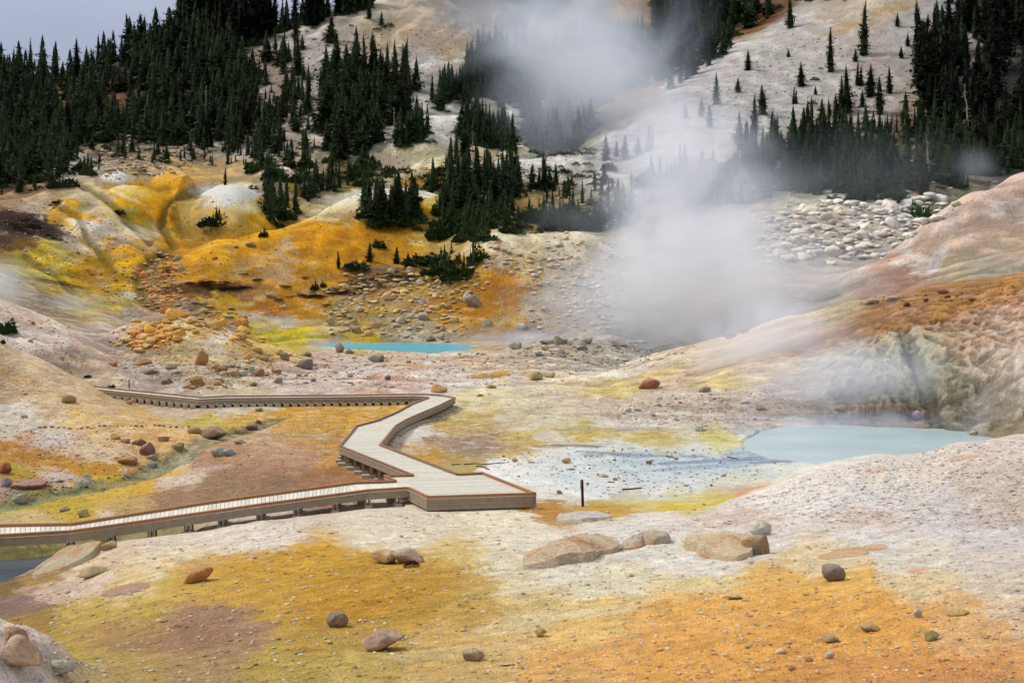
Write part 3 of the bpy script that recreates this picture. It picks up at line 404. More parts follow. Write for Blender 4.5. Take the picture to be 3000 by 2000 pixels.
for l in '''40 512 86 22 44 27 8 .96 -8|90 528 60 12 40 24 8 .9 -12|30 560 60 16 80 58 24 .8 0|120 548 26 4 36 18 10 .9 -8|450 664 90 8 86 52 12 .85 4|392 590 26 4 60 40 14 .8 0|870 452 170 14 232 226 214 .8 4|760 478 90 9 228 216 190 .7 14|535 440 74 20 232 228 220 .85 0|560 480 60 12 226 210 178 .6 0|272 408 40 7 228 222 212 .8 0|290 452 44 5 224 214 196 .6 -24|200 520 60 7 224 216 208 .7 -18|300 535 50 6 222 212 200 .7 -20|620 425 30 7 228 220 200 .7 0|2050 752 170 10 150 96 42 .5 12|2230 700 110 12 176 112 40 .6 10|140 650 50 4 84 56 40 .8 -12'''.split('|'):
    v = [float(a) for a in l.split()]; blob(v[0], v[1], v[2], v[3], v[4:7], v[7], v[8])
_fs = ((D > 40) & (D < 76) & (GXm > 1010) & (GXm < 1850))[..., None] * .26; _fg = COL.mean(-1, keepdims=True); COL = COL * (1 - _fs) + _fg * _fs * np.array([1.03, 1.0, .97])
_wn = np.clip(.5 + 1.3 * fbm(X / 3.5 + 4, D / 1.1, 4, 441), 0, 1) * flat * sstep(1180, 1300, GXm)
COL = COL * (1 - .5 * _wn[..., None]) + lin((168, 184, 192)) * .5 * _wn[..., None]
COL = COL * (1 - .10 * flat[..., None])
for l in '''1480 1046 150 3.5 112 124 142 .75 -1|1640 1058 150 5 104 120 146 .75 3|1800 1058 80 4 108 122 146 .8 3|1560 1075 120 3.5 130 146 164 .6 5|1400 1040 60 3 110 116 122 .7 -3|1335 1024 70 2.5 100 100 100 .7 -2|1700 1040 60 3 120 132 152 .7 8|1742 1010 12 20 128 138 158 .6 20'''.split('|'):
    v = [float(a) for a in l.split()]; blob(v[0], v[1], v[2], v[3], v[4:7], v[7], v[8], warp=.8)
# wash lines on the near slope
ca_, sa_ = math.cos(math.radians(38)), math.sin(math.radians(38)); na_, nb2_ = X * ca_ + D * sa_, -X * sa_ + D * ca_
ws_ = fbm(na_ / 3.2, nb2_ / .34, 5, 371, .62); ws2 = sstep(.25, .45, gnoise(na_ / .5, nb2_ / .13, 381))
nz_ = 1 - sstep(30, 40, D)
COL = COL * (1 + (.26 * ws_ - .16 * ws2) * nz_)[..., None]
val = 1 + 0.2 * mot + 0.16 * (1 - .7 * (GXm > 1860)) * st * sstep(35, 60, D) + 0.2 * fine
COL = COL * val[..., None]
sat = (0.10 * fbm(lx / 0.8 + 5, ly / 0.4, 4, 201, 0.6))[..., None] * np.array([0.6, 0.1, -1.0])
COL = np.clip(COL * (1 + sat), 0.006, 0.86)
# crests lightened, hollows darkened from the relief: crevice shading painted into the colour
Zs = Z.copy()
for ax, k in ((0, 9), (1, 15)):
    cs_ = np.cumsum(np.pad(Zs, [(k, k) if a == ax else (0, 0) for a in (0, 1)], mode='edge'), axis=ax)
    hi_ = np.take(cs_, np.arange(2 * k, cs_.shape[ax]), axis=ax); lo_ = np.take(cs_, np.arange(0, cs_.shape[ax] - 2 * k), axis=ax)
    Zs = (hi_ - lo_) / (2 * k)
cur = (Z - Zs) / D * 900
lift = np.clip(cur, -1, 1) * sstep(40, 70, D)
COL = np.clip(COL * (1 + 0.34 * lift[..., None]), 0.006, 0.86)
_g = COL.mean(-1, keepdims=True)
COL = np.clip((_g + (COL - _g) * 1.06) * 1.1, 0.004, 0.88)
_red = np.clip((COL[..., 0] / (COL[..., 1] + 1e-4) - 1.9) / 1.2, 0, 1) * .30
COL[..., 1] *= 1 + _red; COL[..., 2] *= .95; COL[..., 0] *= 1 - .12 * _red
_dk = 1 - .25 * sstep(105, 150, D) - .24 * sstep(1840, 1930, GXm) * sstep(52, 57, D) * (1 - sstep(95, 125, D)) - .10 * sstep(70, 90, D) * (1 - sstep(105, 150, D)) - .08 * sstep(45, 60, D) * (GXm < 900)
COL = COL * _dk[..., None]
_g = COL.mean(-1, keepdims=True); _s = 1 + .32 * sstep(110, 135, D) * (1 - sstep(230, 280, D)) * (GXm < 1250) - .08 * (1 - sstep(30, 38, D)) * sstep(1100, 1250, GXm) - .15 * sstep(1840, 1930, GXm) * sstep(52, 57, D) * (1 - sstep(95, 125, D))
COL = np.clip(_g + (COL - _g) * _s[..., None], .003, .9)
_nb = 1 + .07 * sstep(45, 32, D); COL = np.clip(COL * _nb[..., None], 0, .9)
PEB = np.clip(sstep(60, 25, D) + .75 * sstep(30, 45, D) * (1 - .5 * sstep(100, 160, D)), 0, 1) * (1 - mk) * (1 - .8 * flat)
_gr = fbm(X / .55, D / .55, 3, 431, .7) * (1 - sstep(70, 110, D)) * (1 - flat)
COL = np.clip(COL * (1 + .22 * _gr)[..., None], .003, .9)
WET = np.clip(flat * 0.8 + cm1 * 0.6 + cm2 * 0.8, 0, 1)

def mat(name):
    m = bpy.data.materials.new(name); m.use_nodes = True; nt = m.node_tree; nt.nodes.clear()
    return m, nt, nt.nodes, nt.links
def N(ns, t, **kw):
    n = ns.new('ShaderNode' + t)
    for k, v in kw.items():
        if k.startswith('i_'):
            n.inputs[int(k[2:])].default_value = v
        else: setattr(n, k, v)
    return n
m, nt, ns, ln = mat('mineral_ground')
out = N(ns, 'OutputMaterial'); bs = N(ns, 'BsdfPrincipled'); ln.new(bs.outputs[0], out.inputs[0])
bs.inputs['Specular IOR Level'].default_value = 0.12
ac = N(ns, 'Attribute', attribute_name='tint'); am = N(ns, 'Attribute', attribute_name='surface')
sx = N(ns, 'SeparateColor'); ln.new(am.outputs['Color'], sx.inputs[0])
tcn = N(ns, 'TexCoord')
n1 = N(ns, 'TexNoise'); n1.inputs['Scale'].default_value = 2.2; n1.inputs['Detail'].default_value = 9; n1.inputs['Roughness'].default_value = 0.68
n2 = N(ns, 'TexNoise'); n2.inputs['Scale'].default_value = 24; n2.inputs['Detail'].default_value = 5; n2.inputs['Roughness'].default_value = 0.75
v1_ = N(ns, 'TexVoronoi'); v1_.inputs['Scale'].default_value = 13
v2_ = N(ns, 'TexVoronoi'); v2_.inputs['Scale'].default_value = 34
for n in (n1, n2, v1_, v2_): ln.new(tcn.outputs['Object'], n.inputs['Vector'])
r1 = N(ns, 'MapRange'); r1.inputs[1].default_value = .3; r1.inputs[2].default_value = .7; r1.inputs[3].default_value = .84; r1.inputs[4].default_value = 1.16; ln.new(n1.outputs[0], r1.inputs[0])
r2 = N(ns, 'MapRange'); r2.inputs[1].default_value = .32; r2.inputs[2].default_value = .68; r2.inputs[3].default_value = .7; r2.inputs[4].default_value = 1.3; ln.new(n2.outputs[0], r2.inputs[0])
mm = N(ns, 'Math', operation='MULTIPLY'); ln.new(r1.outputs[0], mm.inputs[0]); ln.new(r2.outputs[0], mm.inputs[1])
vm = N(ns, 'VectorMath', operation='SCALE'); ln.new(ac.outputs['Color'], vm.inputs[0]); ln.new(mm.outputs[0], vm.inputs['Scale'])
# pebble cells: a sparse share of cells is pale or dark
def cells(v, lo, hi):
    s = N(ns, 'SeparateColor'); ln.new(v.outputs['Color'], s.inputs[0])
    a = N(ns, 'MapRange'); a.inputs[1].default_value = lo; a.inputs[2].default_value = hi; ln.new(s.outputs[0], a.inputs[0])
    d = N(ns, 'MapRange'); d.inputs[1].default_value = .42; d.inputs[2].default_value = .3; ln.new(v.outputs['Distance'], d.inputs[0])
    q = N(ns, 'Math', operation='MULTIPLY'); ln.new(a.outputs[0], q.inputs[0]); ln.new(d.outputs[0], q.inputs[1])
    q2 = N(ns, 'Math', operation='MULTIPLY'); ln.new(q.outputs[0], q2.inputs[0]); ln.new(sx.outputs[0], q2.inputs[1])
    return q2, s
pa, s1 = cells(v1_, .80, .84); pb, s2 = cells(v2_, .62, .68)
mxp = N(ns, 'Mix', data_type='RGBA'); ln.new(pa.outputs[0], mxp.inputs[0]); ln.new(vm.outputs[0], mxp.inputs[6])
lt = N(ns, 'VectorMath', operation='MULTIPLY_ADD'); lt.inputs[1].default_value = (1.25, 1.3, 1.45); lt.inputs[2].default_value = (.03, .03, .025); ln.new(vm.outputs[0], lt.inputs[0]); ln.new(lt.outputs[0], mxp.inputs[7])
mxq = N(ns, 'Mix', data_type='RGBA'); ln.new(pb.outputs[0], mxq.inputs[0]); ln.new(mxp.outputs[2], mxq.inputs[6])
dk = N(ns, 'VectorMath', operation='MULTIPLY'); ln.new(mxp.outputs[2], dk.inputs[0])
dkc = N(ns, 'MapRange'); dkc.inputs[3].default_value = .55; dkc.inputs[4].default_value = 1.35; ln.new(s2.outputs[1], dkc.inputs[0]); ln.new(dkc.outputs[0], dk.inputs[1]); ln.new(dk.outputs[0], mxq.inputs[7])
ln.new(mxq.outputs[2], bs.inputs['Base Color'])
rg = N(ns, 'MapRange'); rg.inputs[3].default_value = .92; rg.inputs[4].default_value = .28; ln.new(sx.outputs[1], rg.inputs[0]); ln.new(rg.outputs[0], bs.inputs['Roughness'])
# bump
h = N(ns, 'Math', operation='ADD'); ln.new(pa.outputs[0], h.inputs[0]); ln.new(n2.outputs[0], h.inputs[1])
h2 = N(ns, 'Math', operation='MULTIPLY_ADD'); ln.new(pb.outputs[0], h2.inputs[0]); h2.inputs[1].default_value = .6; ln.new(h.outputs[0], h2.inputs[2])
h3 = N(ns, 'Math', operation='MULTIPLY_ADD'); ln.new(n1.outputs[0], h3.inputs[0]); h3.inputs[1].default_value = 6; ln.new(h2.outputs[0], h3.inputs[2])
bp = N(ns, 'Bump'); bp.inputs['Distance'].default_value = 0.035
inv = N(ns, 'MapRange'); inv.inputs[3].default_value = 1.0; inv.inputs[4].default_value = .15; ln.new(sx.outputs[1], inv.inputs[0]); ln.new(inv.outputs[0], bp.inputs['Strength'])
ln.new(h3.outputs[0], bp.inputs['Height']); ln.new(bp.outputs[0], bs.inputs['Normal'])
GROUND_MAT = m

def grid_mesh(name, rows):
    r0, r1 = rows; nr = r1 - r0; ncol = len(gx)
    co = np.empty((nr, ncol, 3), np.float32); co[..., 0] = X[r0:r1]; co[..., 1] = D[r0:r1]; co[..., 2] = Z[r0:r1]
    me = bpy.data.meshes.new(name)
    me.vertices.add(nr * ncol); me.vertices.foreach_set('co', co.ravel())
    i = np.arange(nr - 1)[:, None] * ncol + np.arange(ncol - 1)[None]
    f = np.stack([i, i + 1, i + ncol + 1, i + ncol], -1).reshape(-1, 4).astype(np.int32)
    me.loops.add(f.size); me.loops.foreach_set('vertex_index', f.ravel())
    me.polygons.add(len(f)); me.polygons.foreach_set('loop_start', np.arange(0, f.size, 4, dtype=np.int32)); me.polygons.foreach_set('loop_total', np.full(len(f), 4, np.int32))
    me.polygons.foreach_set('use_smooth', np.ones(len(f), bool))
    me.update(calc_edges=True)
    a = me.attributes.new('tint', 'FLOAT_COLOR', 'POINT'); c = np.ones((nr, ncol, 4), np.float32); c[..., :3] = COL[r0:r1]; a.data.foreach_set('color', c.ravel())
    a = me.attributes.new('surface', 'FLOAT_COLOR', 'POINT'); c = np.ones((nr, ncol, 4), np.float32); c[..., 0] = PEB[r0:r1]; c[..., 1] = WET[r0:r1]; c[..., 2] = 0; a.data.foreach_set('color', c.ravel())
    me.materials.append(m)
    o = bpy.data.objects.new(name, me); C.objects.link(o); o['kind'] = 'structure'
    return o
RB = int(np.searchsorted(gd, 132.0))
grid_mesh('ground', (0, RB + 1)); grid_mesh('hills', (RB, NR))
# ---------------------------------------------------------------- things: helpers
def tag(o, label=None, cat=None, group=None, kind=None):
    if label: o['label'] = label
    if cat: o['category'] = cat
    if group: o['group'] = group
    if kind: o['kind'] = kind
    return o
def empty(name, loc=(0, 0, 0)):
    o = bpy.data.objects.new(name, None); C.objects.link(o); o.location = loc; o.empty_display_size = 0.2; return o
def from_bm(name, bm, material, parent=None, smooth=False):
    me = bpy.data.meshes.new(name); bm.normal_update(); bm.to_mesh(me); bm.free()
    if smooth: me.polygons.foreach_set('use_smooth', np.ones(len(me.polygons), bool))
    me.materials.append(material)
    o = bpy.data.objects.new(name, me); C.objects.link(o)
    if parent:
        o.parent = parent; o.matrix_parent_inverse = Matrix.Translation(-Vector(parent.location))
    return o
def prism(bm, poly, z0, z1):            # upright prism over a plan polygon; z may be numbers or per-corner lists
    n = len(poly); a = z0 if hasattr(z0, '__len__') else [z0] * n; b = z1 if hasattr(z1, '__len__') else [z1] * n
    lo = [bm.verts.new((p[0], p[1], a[i])) for i, p in enumerate(poly)]; hi = [bm.verts.new((p[0], p[1], b[i])) for i, p in enumerate(poly)]
    area = sum(poly[i][0] * poly[(i + 1) % n][1] - poly[(i + 1) % n][0] * poly[i][1] for i in range(n))
    if area < 0: lo.reverse(); hi.reverse()
    bm.faces.new(hi); bm.faces.new(list(reversed(lo)))
    for i in range(n): bm.faces.new((lo[i], lo[(i + 1) % n], hi[(i + 1) % n], hi[i]))
def offset(line, w):                    # mitred offset of an open plan line (positive = left of travel)
    o = []
    for i, p in enumerate(line):
        ds = []
        if i: ds.append((line[i] - line[i - 1]).normalized())
        if i < len(line) - 1: ds.append((line[i + 1] - line[i]).normalized())
        nrm = [Vector((-d.y, d.x)) for d in ds]
        m = nrm[0] if len(nrm) == 1 else (nrm[0] + nrm[1]).normalized()
        o.append(p + m * (w / max(0.4, m.dot(nrm[0]))))
    return o
def run(bm, line, w0, w1, z0, z1):      # board of a given offset range along a plan line, one piece per straight
    A, B = offset(line, w0), offset(line, w1)
    for i in range(len(line) - 1):
        prism(bm, [A[i], A[i + 1], B[i + 1], B[i]], z0, z1)

def simple_mat(name, seen, rough=0.8, var=0.12, scale=6.0, stretch=(1, 1, 1), bump=0.0, spec=0.2, bscale=30, metal=0.0):
    m, nt, ns, ln = mat(name)
    o = N(ns, 'OutputMaterial'); b = N(ns, 'BsdfPrincipled'); ln.new(b.outputs[0], o.inputs[0])
    b.inputs['Roughness'].default_value = rough; b.inputs['Specular IOR Level'].default_value = spec; b.inputs['Metallic'].default_value = metal
    t = N(ns, 'TexCoord'); mp = N(ns, 'Mapping'); mp.inputs['Scale'].default_value = stretch; ln.new(t.outputs['Object'], mp.inputs[0])
    n = N(ns, 'TexNoise'); n.inputs['Scale'].default_value = scale; n.inputs['Detail'].default_value = 6; n.inputs['Roughness'].default_value = .65; ln.new(mp.outputs[0], n.inputs[0])
    r = N(ns, 'MapRange'); r.inputs[1].default_value = .3; r.inputs[2].default_value = .7; r.inputs[3].default_value = 1 - var; r.inputs[4].default_value = 1 + var; ln.new(n.outputs[0], r.inputs[0])
    v = N(ns, 'VectorMath', operation='SCALE'); v.inputs[0].default_value = tuple(lin(seen)); ln.new(r.outputs[0], v.inputs['Scale']); ln.new(v.outputs[0], b.inputs['Base Color'])
    if name.startswith('weathered_deck') or 'kerb' in name or 'beam' in name:      # every board weathers a little differently
        gi = N(ns, 'NewGeometry'); ri = N(ns, 'MapRange'); ri.inputs[3].default_value = .86; ri.inputs[4].default_value = 1.08; ln.new(gi.outputs['Random Per Island'], ri.inputs[0])
        mi = N(ns, 'Math', operation='MULTIPLY'); ln.new(r.outputs[0], mi.inputs[0]); ln.new(ri.outputs[0], mi.inputs[1]); ln.new(mi.outputs[0], v.inputs['Scale'])
    if bump:
        n2 = N(ns, 'TexNoise'); n2.inputs['Scale'].default_value = bscale; n2.inputs['Detail'].default_value = 4; ln.new(t.outputs['Object'], n2.inputs[0])
        q = N(ns, 'Bump'); q.inputs['Strength'].default_value = 0.6; q.inputs['Distance'].default_value = bump; ln.new(n2.outputs[0], q.inputs['Height']); ln.new(q.outputs[0], b.inputs['Normal'])
    return m
M_DECK = simple_mat('weathered_deck', (196, 192, 180), .8, .09, 3.5, bump=.002)
M_DECK2 = simple_mat('weathered_deck_narrow', (206, 203, 192), .8, .08, 3.5)
M_KERB = simple_mat('brown_kerb', (158, 112, 78), .65, .14, 5)
M_KERBF = simple_mat('faded_brown_kerb', (140, 108, 90), .7, .12, 5)
M_BEAM = simple_mat('grey_beam', (150, 137, 118), .8, .14, 4, bump=.003)
M_FOOT = simple_mat('pale_footing', (172, 162, 145), .85, .12, 6)
M_STEEL = simple_mat('galvanised_bracket', (160, 172, 182), .45, .1, 20, metal=.5, spec=.5)
M_DARKPOST = simple_mat('dark_brown_post', (72, 40, 36), .7, .2, 14)
M_SIGN = simple_mat('grey_sign_plate', (120, 120, 118), .6, .1, 14)

# ---------------------------------------------------------------- boardwalk
BZ = BOARDZ; DECKTOP = BZ - 0.095
def W(x, y): return on_z(x, y, BZ).xy
bw = tag(empty('boardwalk', on_z(980, 1139, -9.0)), 'long grey plank boardwalk with brown kerbs, zigzagging to a viewing platform', 'boardwalk')
def plank_run(name, stations, pitch, gap, material, flip=False):
    bm = bmesh.new(); prev = 0
    for (a0, b0), (a1, b1) in zip(stations[:-1], stations[1:]):
        a0, b0, a1, b1 = W(*a0), W(*b0), W(*a1), W(*b1)
        L = ((a1 + b1) / 2 - (a0 + b0) / 2).length; n = max(1, round(L / pitch)); g = gap / L
        for k in range(n):
            t0, t1 = k / n + g / 2, (k + 1) / n - g / 2
            dz = R.uniform(-.0015, .0015)
            prism(bm, [a0.lerp(a1, t0), a0.lerp(a1, t1), b0.lerp(b1, t1), b0.lerp(b1, t0)], DECKTOP - 0.03, DECKTOP + dz)
    return from_bm(name, bm, material, bw)
near_st = [((-340, 1233), (-340, 1207)), ((0, 1227), (0, 1202)), ((158, 1218), (164, 1199)), ((600, 1156), (600, 1133)), ((784, 1132), (790, 1108.5)), ((847, 1123.5), (817, 1105)), ((936, 1118), (906, 1102))]
plank_run('deck', near_st, .15, .014, M_DECK2)
walk_st = [((946, 1089), (1053, 1086)), ((778, 1022), (876, 1019)), ((817, 976), (911, 976)), ((867, 963), (937, 961)), ((911, 944), (975, 944.5)), ((944, 926), (1014, 928)), ((983, 911), (1047, 912)), ((984, 906.5), (1017, 907))]
plank_run('deck', walk_st, .145, .006, M_DECK)
far_st = [((160, 886), (160, 879.5)), ((262, 898), (262, 891)), ((400, 911.5), (400, 904.5)), ((455, 917), (463, 911)), ((520, 914), (520, 908)), ((780, 911.5), (780, 906)), ((950, 909), (940, 903.5)), ((983, 911), (1017, 906.5))]
plank_run('deck', far_st[:-1], .16, .010, M_DECK2)
bm = bmesh.new()                        # platform: boards run parallel to its front edge, clipped to the outline
def clip(poly, n, c, keep):             # keep side of the line n.p=c
    o = []
    for i in range(len(poly)):
        a, b = poly[i], poly[(i + 1) % len(poly)]; da, db = (n.dot(a) - c) * keep, (n.dot(b) - c) * keep
        if da >= 0: o.append(a)
        if (da >= 0) != (db >= 0): o.append(a.lerp(b, da / (da - db)))
    return o
PLAT = [W(936, 1118), W(980, 1139), W(1232, 1131), W(1110, 1083), W(946, 1089.5)]
PLAT2 = [W(936, 1118), W(946, 1089.5), W(881, 1091), W(906, 1102)]
fd = (PLAT[2] - PLAT[1]).normalized(); fnr = Vector((-fd.y, fd.x))
for P_ in (PLAT, PLAT2):
    c0 = min(fnr.dot(p) for p in P_); c1 = max(fnr.dot(p) for p in P_); k = fnr.dot(PLAT[1])
    k -= math.ceil((k - c0) / .145) * .145
    while k < c1:
        q_ = clip(clip(list(P_), fnr, k + .003, 1), fnr, k + .142, -1)
        if len(q_) > 2: prism(bm, q_, DECKTOP - .03, DECKTOP + R.uniform(-.0015, .0015))
        k += .145
from_bm('deck', bm, M_DECK, bw)
filler = bmesh.new()
tp = [W(983, 911), W(984, 903.5), W(940, 903.5), W(950, 909)]; prism(filler, tp, DECKTOP - .03, DECKTOP - .002); from_bm('deck', filler, M_DECK2, bw)

def kerb(pts, side, m=M_KERB, z0=DECKTOP + .002, z1=BZ, w=.1):
    line = [W(*p) for p in pts]; bm = bmesh.new()
    A, B = offset(line, 0), offset(line, side * w)
    for i in range(len(line) - 1):      # boards about 3.6 m long with hairline joints
        L = (line[i + 1] - line[i]).length; n = max(1, round(L / 3.6))
        for k in range(n):
            t0, t1 = k / n + (.003 / L if k else 0), (k + 1) / n
            prism(bm, [A[i].lerp(A[i + 1], t0), A[i].lerp(A[i + 1], t1), B[i].lerp(B[i + 1], t1), B[i].lerp(B[i + 1], t0)], z0, z1)
    return from_bm('kerb_board', bm, m, bw)
near_front = [(-340, 1233), (0, 1227), (158, 1218), (233, 1208), (600, 1156), (784, 1132), (847, 1123.5), (936, 1118)]
kerb(near_front, 1)
kerb([(-340, 1207), (0, 1202), (164, 1199), (480, 1150), (784, 1109), (817, 1105), (906, 1102)], -1)
kerb([(936, 1118), (980, 1139)], 1); kerb([(980, 1139), (1232, 1131)], 1); kerb([(1232, 1131), (1110, 1083)], 1); kerb([(1110, 1083), (1053, 1086)], 1)
kerb([(1053, 1086), (876, 1019), (911, 976), (937, 961), (975, 944.5), (1014, 928), (1047, 912), (1017, 906.5), (984, 904)], 1, M_KERBF)
kerb([(946, 1089), (778, 1022), (817, 976), (867, 963), (911, 944), (944, 926), (983, 911)], -1, M_KERBF)
kerb([(946, 1089), (881, 1091)], -1); kerb([(881, 1091), (906, 1102)], 1)
kerb([(160, 886), (262, 898), (400, 911.5), (455, 917), (520, 914), (780, 911.5), (950, 909), (983, 911)], 1, M_KERBF)
kerb([(160, 879.5), (262, 891), (400, 904.5), (463, 911), (520, 908), (780, 906), (940, 903.5), (984, 904)], -1, M_KERBF)
def beam(pts, side, depth, name='beam', rows=1, m=M_BEAM):
    line = [W(*p) for p in pts]; bm = bmesh.new(); z = DECKTOP - .032
    h = depth / rows
    for r in range(rows):
        run(bm, line, side * (.03 - .006 * r), side * .08, z - (r + 1) * h + (.006 if rows > 1 else 0), z - r * h)
    return from_bm(name, bm, m, bw)
beam(near_front, 1, .27)
beam([(-340, 1207), (0, 1202), (164, 1199), (480, 1150), (784, 1109), (817, 1105), (906, 1102)], -1, .27)
beam([(936, 1118), (980, 1139)], 1, .40, 'fascia_board', 1); beam([(980, 1139), (1232, 1131)], 1, .42, 'fascia_board', 3); beam([(1232, 1131), (1110, 1083)], 1, .42, 'fascia_board', 3)
beam([(1110, 1083), (1053, 1086)], 1, .4, 'fascia_board'); beam([(946, 1089), (881, 1091)], -1, .3, 'fascia_board'); beam([(881, 1091), (906, 1102)], 1, .3, 'fascia_board')
beam([(1053, 1086), (876, 1019), (911, 976), (937, 961), (975, 944.5), (1014, 928), (1047, 912), (1017, 906.5)], 1, .27)
beam([(946, 1089), (778, 1022), (817, 976), (867, 963), (911, 944), (944, 926), (983, 911)], -1, .27)
beam([(160, 886), (262, 898), (400, 911.5), (455, 917), (520, 914), (780, 911.5), (950, 909), (975, 910)], 1, .24)
beam([(160, 879.5), (262, 891), (400, 904.5), (463, 911), (520, 908), (780, 906), (940, 903.5)], -1, .24)
def obox(bm, c, d, lx_, ly_, z0, z1):
    d = Vector((d[0], d[1])).normalized(); n = Vector((-d.y, d.x)); c = Vector((c[0], c[1]))
    prism(bm, [c - d * lx_ / 2 - n * ly_ / 2, c + d * lx_ / 2 - n * ly_ / 2, c + d * lx_ / 2 + n * ly_ / 2, c - d * lx_ / 2 + n * ly_ / 2], z0, z1)
def support(a, b, out0=.12, out1=.1, bottom=.27, blockh=.14, wide=.26, bracket=False):
    a, b = W(*a), W(*b); d = (b - a).normalized(); zt = DECKTOP - .034 - bottom
    for p, q, o_ in ((a, d, out0), (b, -d, out1)):
        c = p + q * (.16 - o_ / 2 + .05)
        g = min(ground_z(c.x, c.y), ground_z(p.x - q.x * .2, p.y - q.y * .2))
        zb = min(max(g + blockh, zt - .9), zt - .012)
        bm = bmesh.new(); obox(bm, c, d, .34 + o_, wide, min(g - .25, zb - .2), zb)
        f = from_bm('footing', bm, M_FOOT, bw)
        if zt - zb > .08:
            bm = bmesh.new(); nn = Vector((-d.y, d.x))
            for s in (-1, 1): obox(bm, p + q * .14 + nn * s * .075, d, .14, .06, zb + .001, zt + .12)
            from_bm('post', bm, M_BEAM, bw)
        if bracket and p is a:
            bm = bmesh.new(); nn = Vector((-d.y, d.x))
            bm.free()
            for s in (-1, 1):
                bm = bmesh.new(); obox(bm, p - d * -.022 + nn * s * .05, d, .012, .05, zt - .01, zt + .085); from_bm('bracket', bm, M_STEEL, bw)
def lerp_on(pts, x):
    for a, b in zip(pts[:-1], pts[1:]):
        if min(a[0], b[0]) <= x <= max(a[0], b[0]): return (x, a[1] + (b[1] - a[1]) * (x - a[0]) / (b[0] - a[0]))
nb = [(-340, 1207), (0, 1202), (164, 1199), (480, 1150), (784, 1109), (817, 1105), (906, 1102)]
for x in (158, 252, 346, 430, 507, 595, 680, 769, 846, 915):
    f_ = lerp_on(near_front, x); b_ = lerp_on(nb, min(900, x + (8 if x < 780 else -22)))
    support(f_, b_, .14, .05, bracket=True, blockh=.2)
for k in range(9):                      # near leg of the walkway, long sleepers showing on the downhill side
    t = (k + .4) / 9
    a = (946 + (778 - 946) * t, 1089 + (1022 - 1089) * t); b = (1053 + (876 - 1053) * t, 1086 + (1019 - 1086) * t)
    support(a, b, .30 if k > 4 else .12, .1)
for k in range(8):
    t = (k + .3) / 8
    support((778 + 39 * t, 1022 - 46 * t), (876 + 35 * t, 1019 - 43 * t), .22, .05)
ws = walk_st[2:7]
for s0, s1 in zip(ws[:-1], ws[1:]):
    for k in range(4):
        t = (k + .5) / 4; support((s0[0][0] + (s1[0][0] - s0[0][0]) * t, s0[0][1] + (s1[0][1] - s0[0][1]) * t), (s0[1][0] + (s1[1][0] - s0[1][0]) * t, s0[1][1] + (s1[1][1] - s0[1][1]) * t), .12, .3)
ff = [s[0] for s in far_st[:-1]]; fb = [s[1] for s in far_st[:-1]]
for x in list(range(205, 455, 17)) + list(range(468, 945, 19)):
    support(lerp_on(ff, x), lerp_on(fb, min(x + 2, 938)), .2, .05, .24, .8, .34)
support((1225, 1130), (1060, 1086), .3, .1, .42, .1)

# ---------------------------------------------------------------- marker posts
def marker(x, ybase, ytop, w, label, plate):
    g = hit(x, ybase); h = (ybase - ytop) * g.y / F
    t = tag(empty('marker_post', g), label, 'post')
    bm = bmesh.new(); obox(bm, g.xy, (1, .25), w, w, g.z - .3, g.z + h)
    for v in bm.verts:
        if v.co.z > g.z: v.co.x -= .035 * h
    top = [f for f in bm.faces if f.normal.z > .5 or all(v.co.z > g.z for v in f.verts)]
    r_ = bmesh.ops.extrude_face_region(bm, geom=top)
    tv = [v for v in r_['geom'] if isinstance(v, bmesh.types.BMVert)]
    c = sum((v.co for v in tv), Vector()) / len(tv)
    for v in tv: v.co = c + (v.co - c) * .45 + Vector((0, 0, w * .35))
    bmesh.ops.bevel(bm, geom=[e for e in bm.edges], offset=.006, segments=1, affect='EDGES')
    from_bm('post', bm, M_DARKPOST, t)
    if plate:
        bm = bmesh.new(); obox(bm, (g.x - w * .62 - .03, g.y - .02), (.25, -1), .12, .014, g.z + h * .66, g.z + h * .97); from_bm('sign_plate', bm, M_SIGN, t)
marker(1339, 1163, 1103, .09, 'dark brown leaning marker post with small grey plate behind the pale rock', True)
marker(297, 892, 872, .07, 'thin dark post standing by the far end of the boardwalk', False)

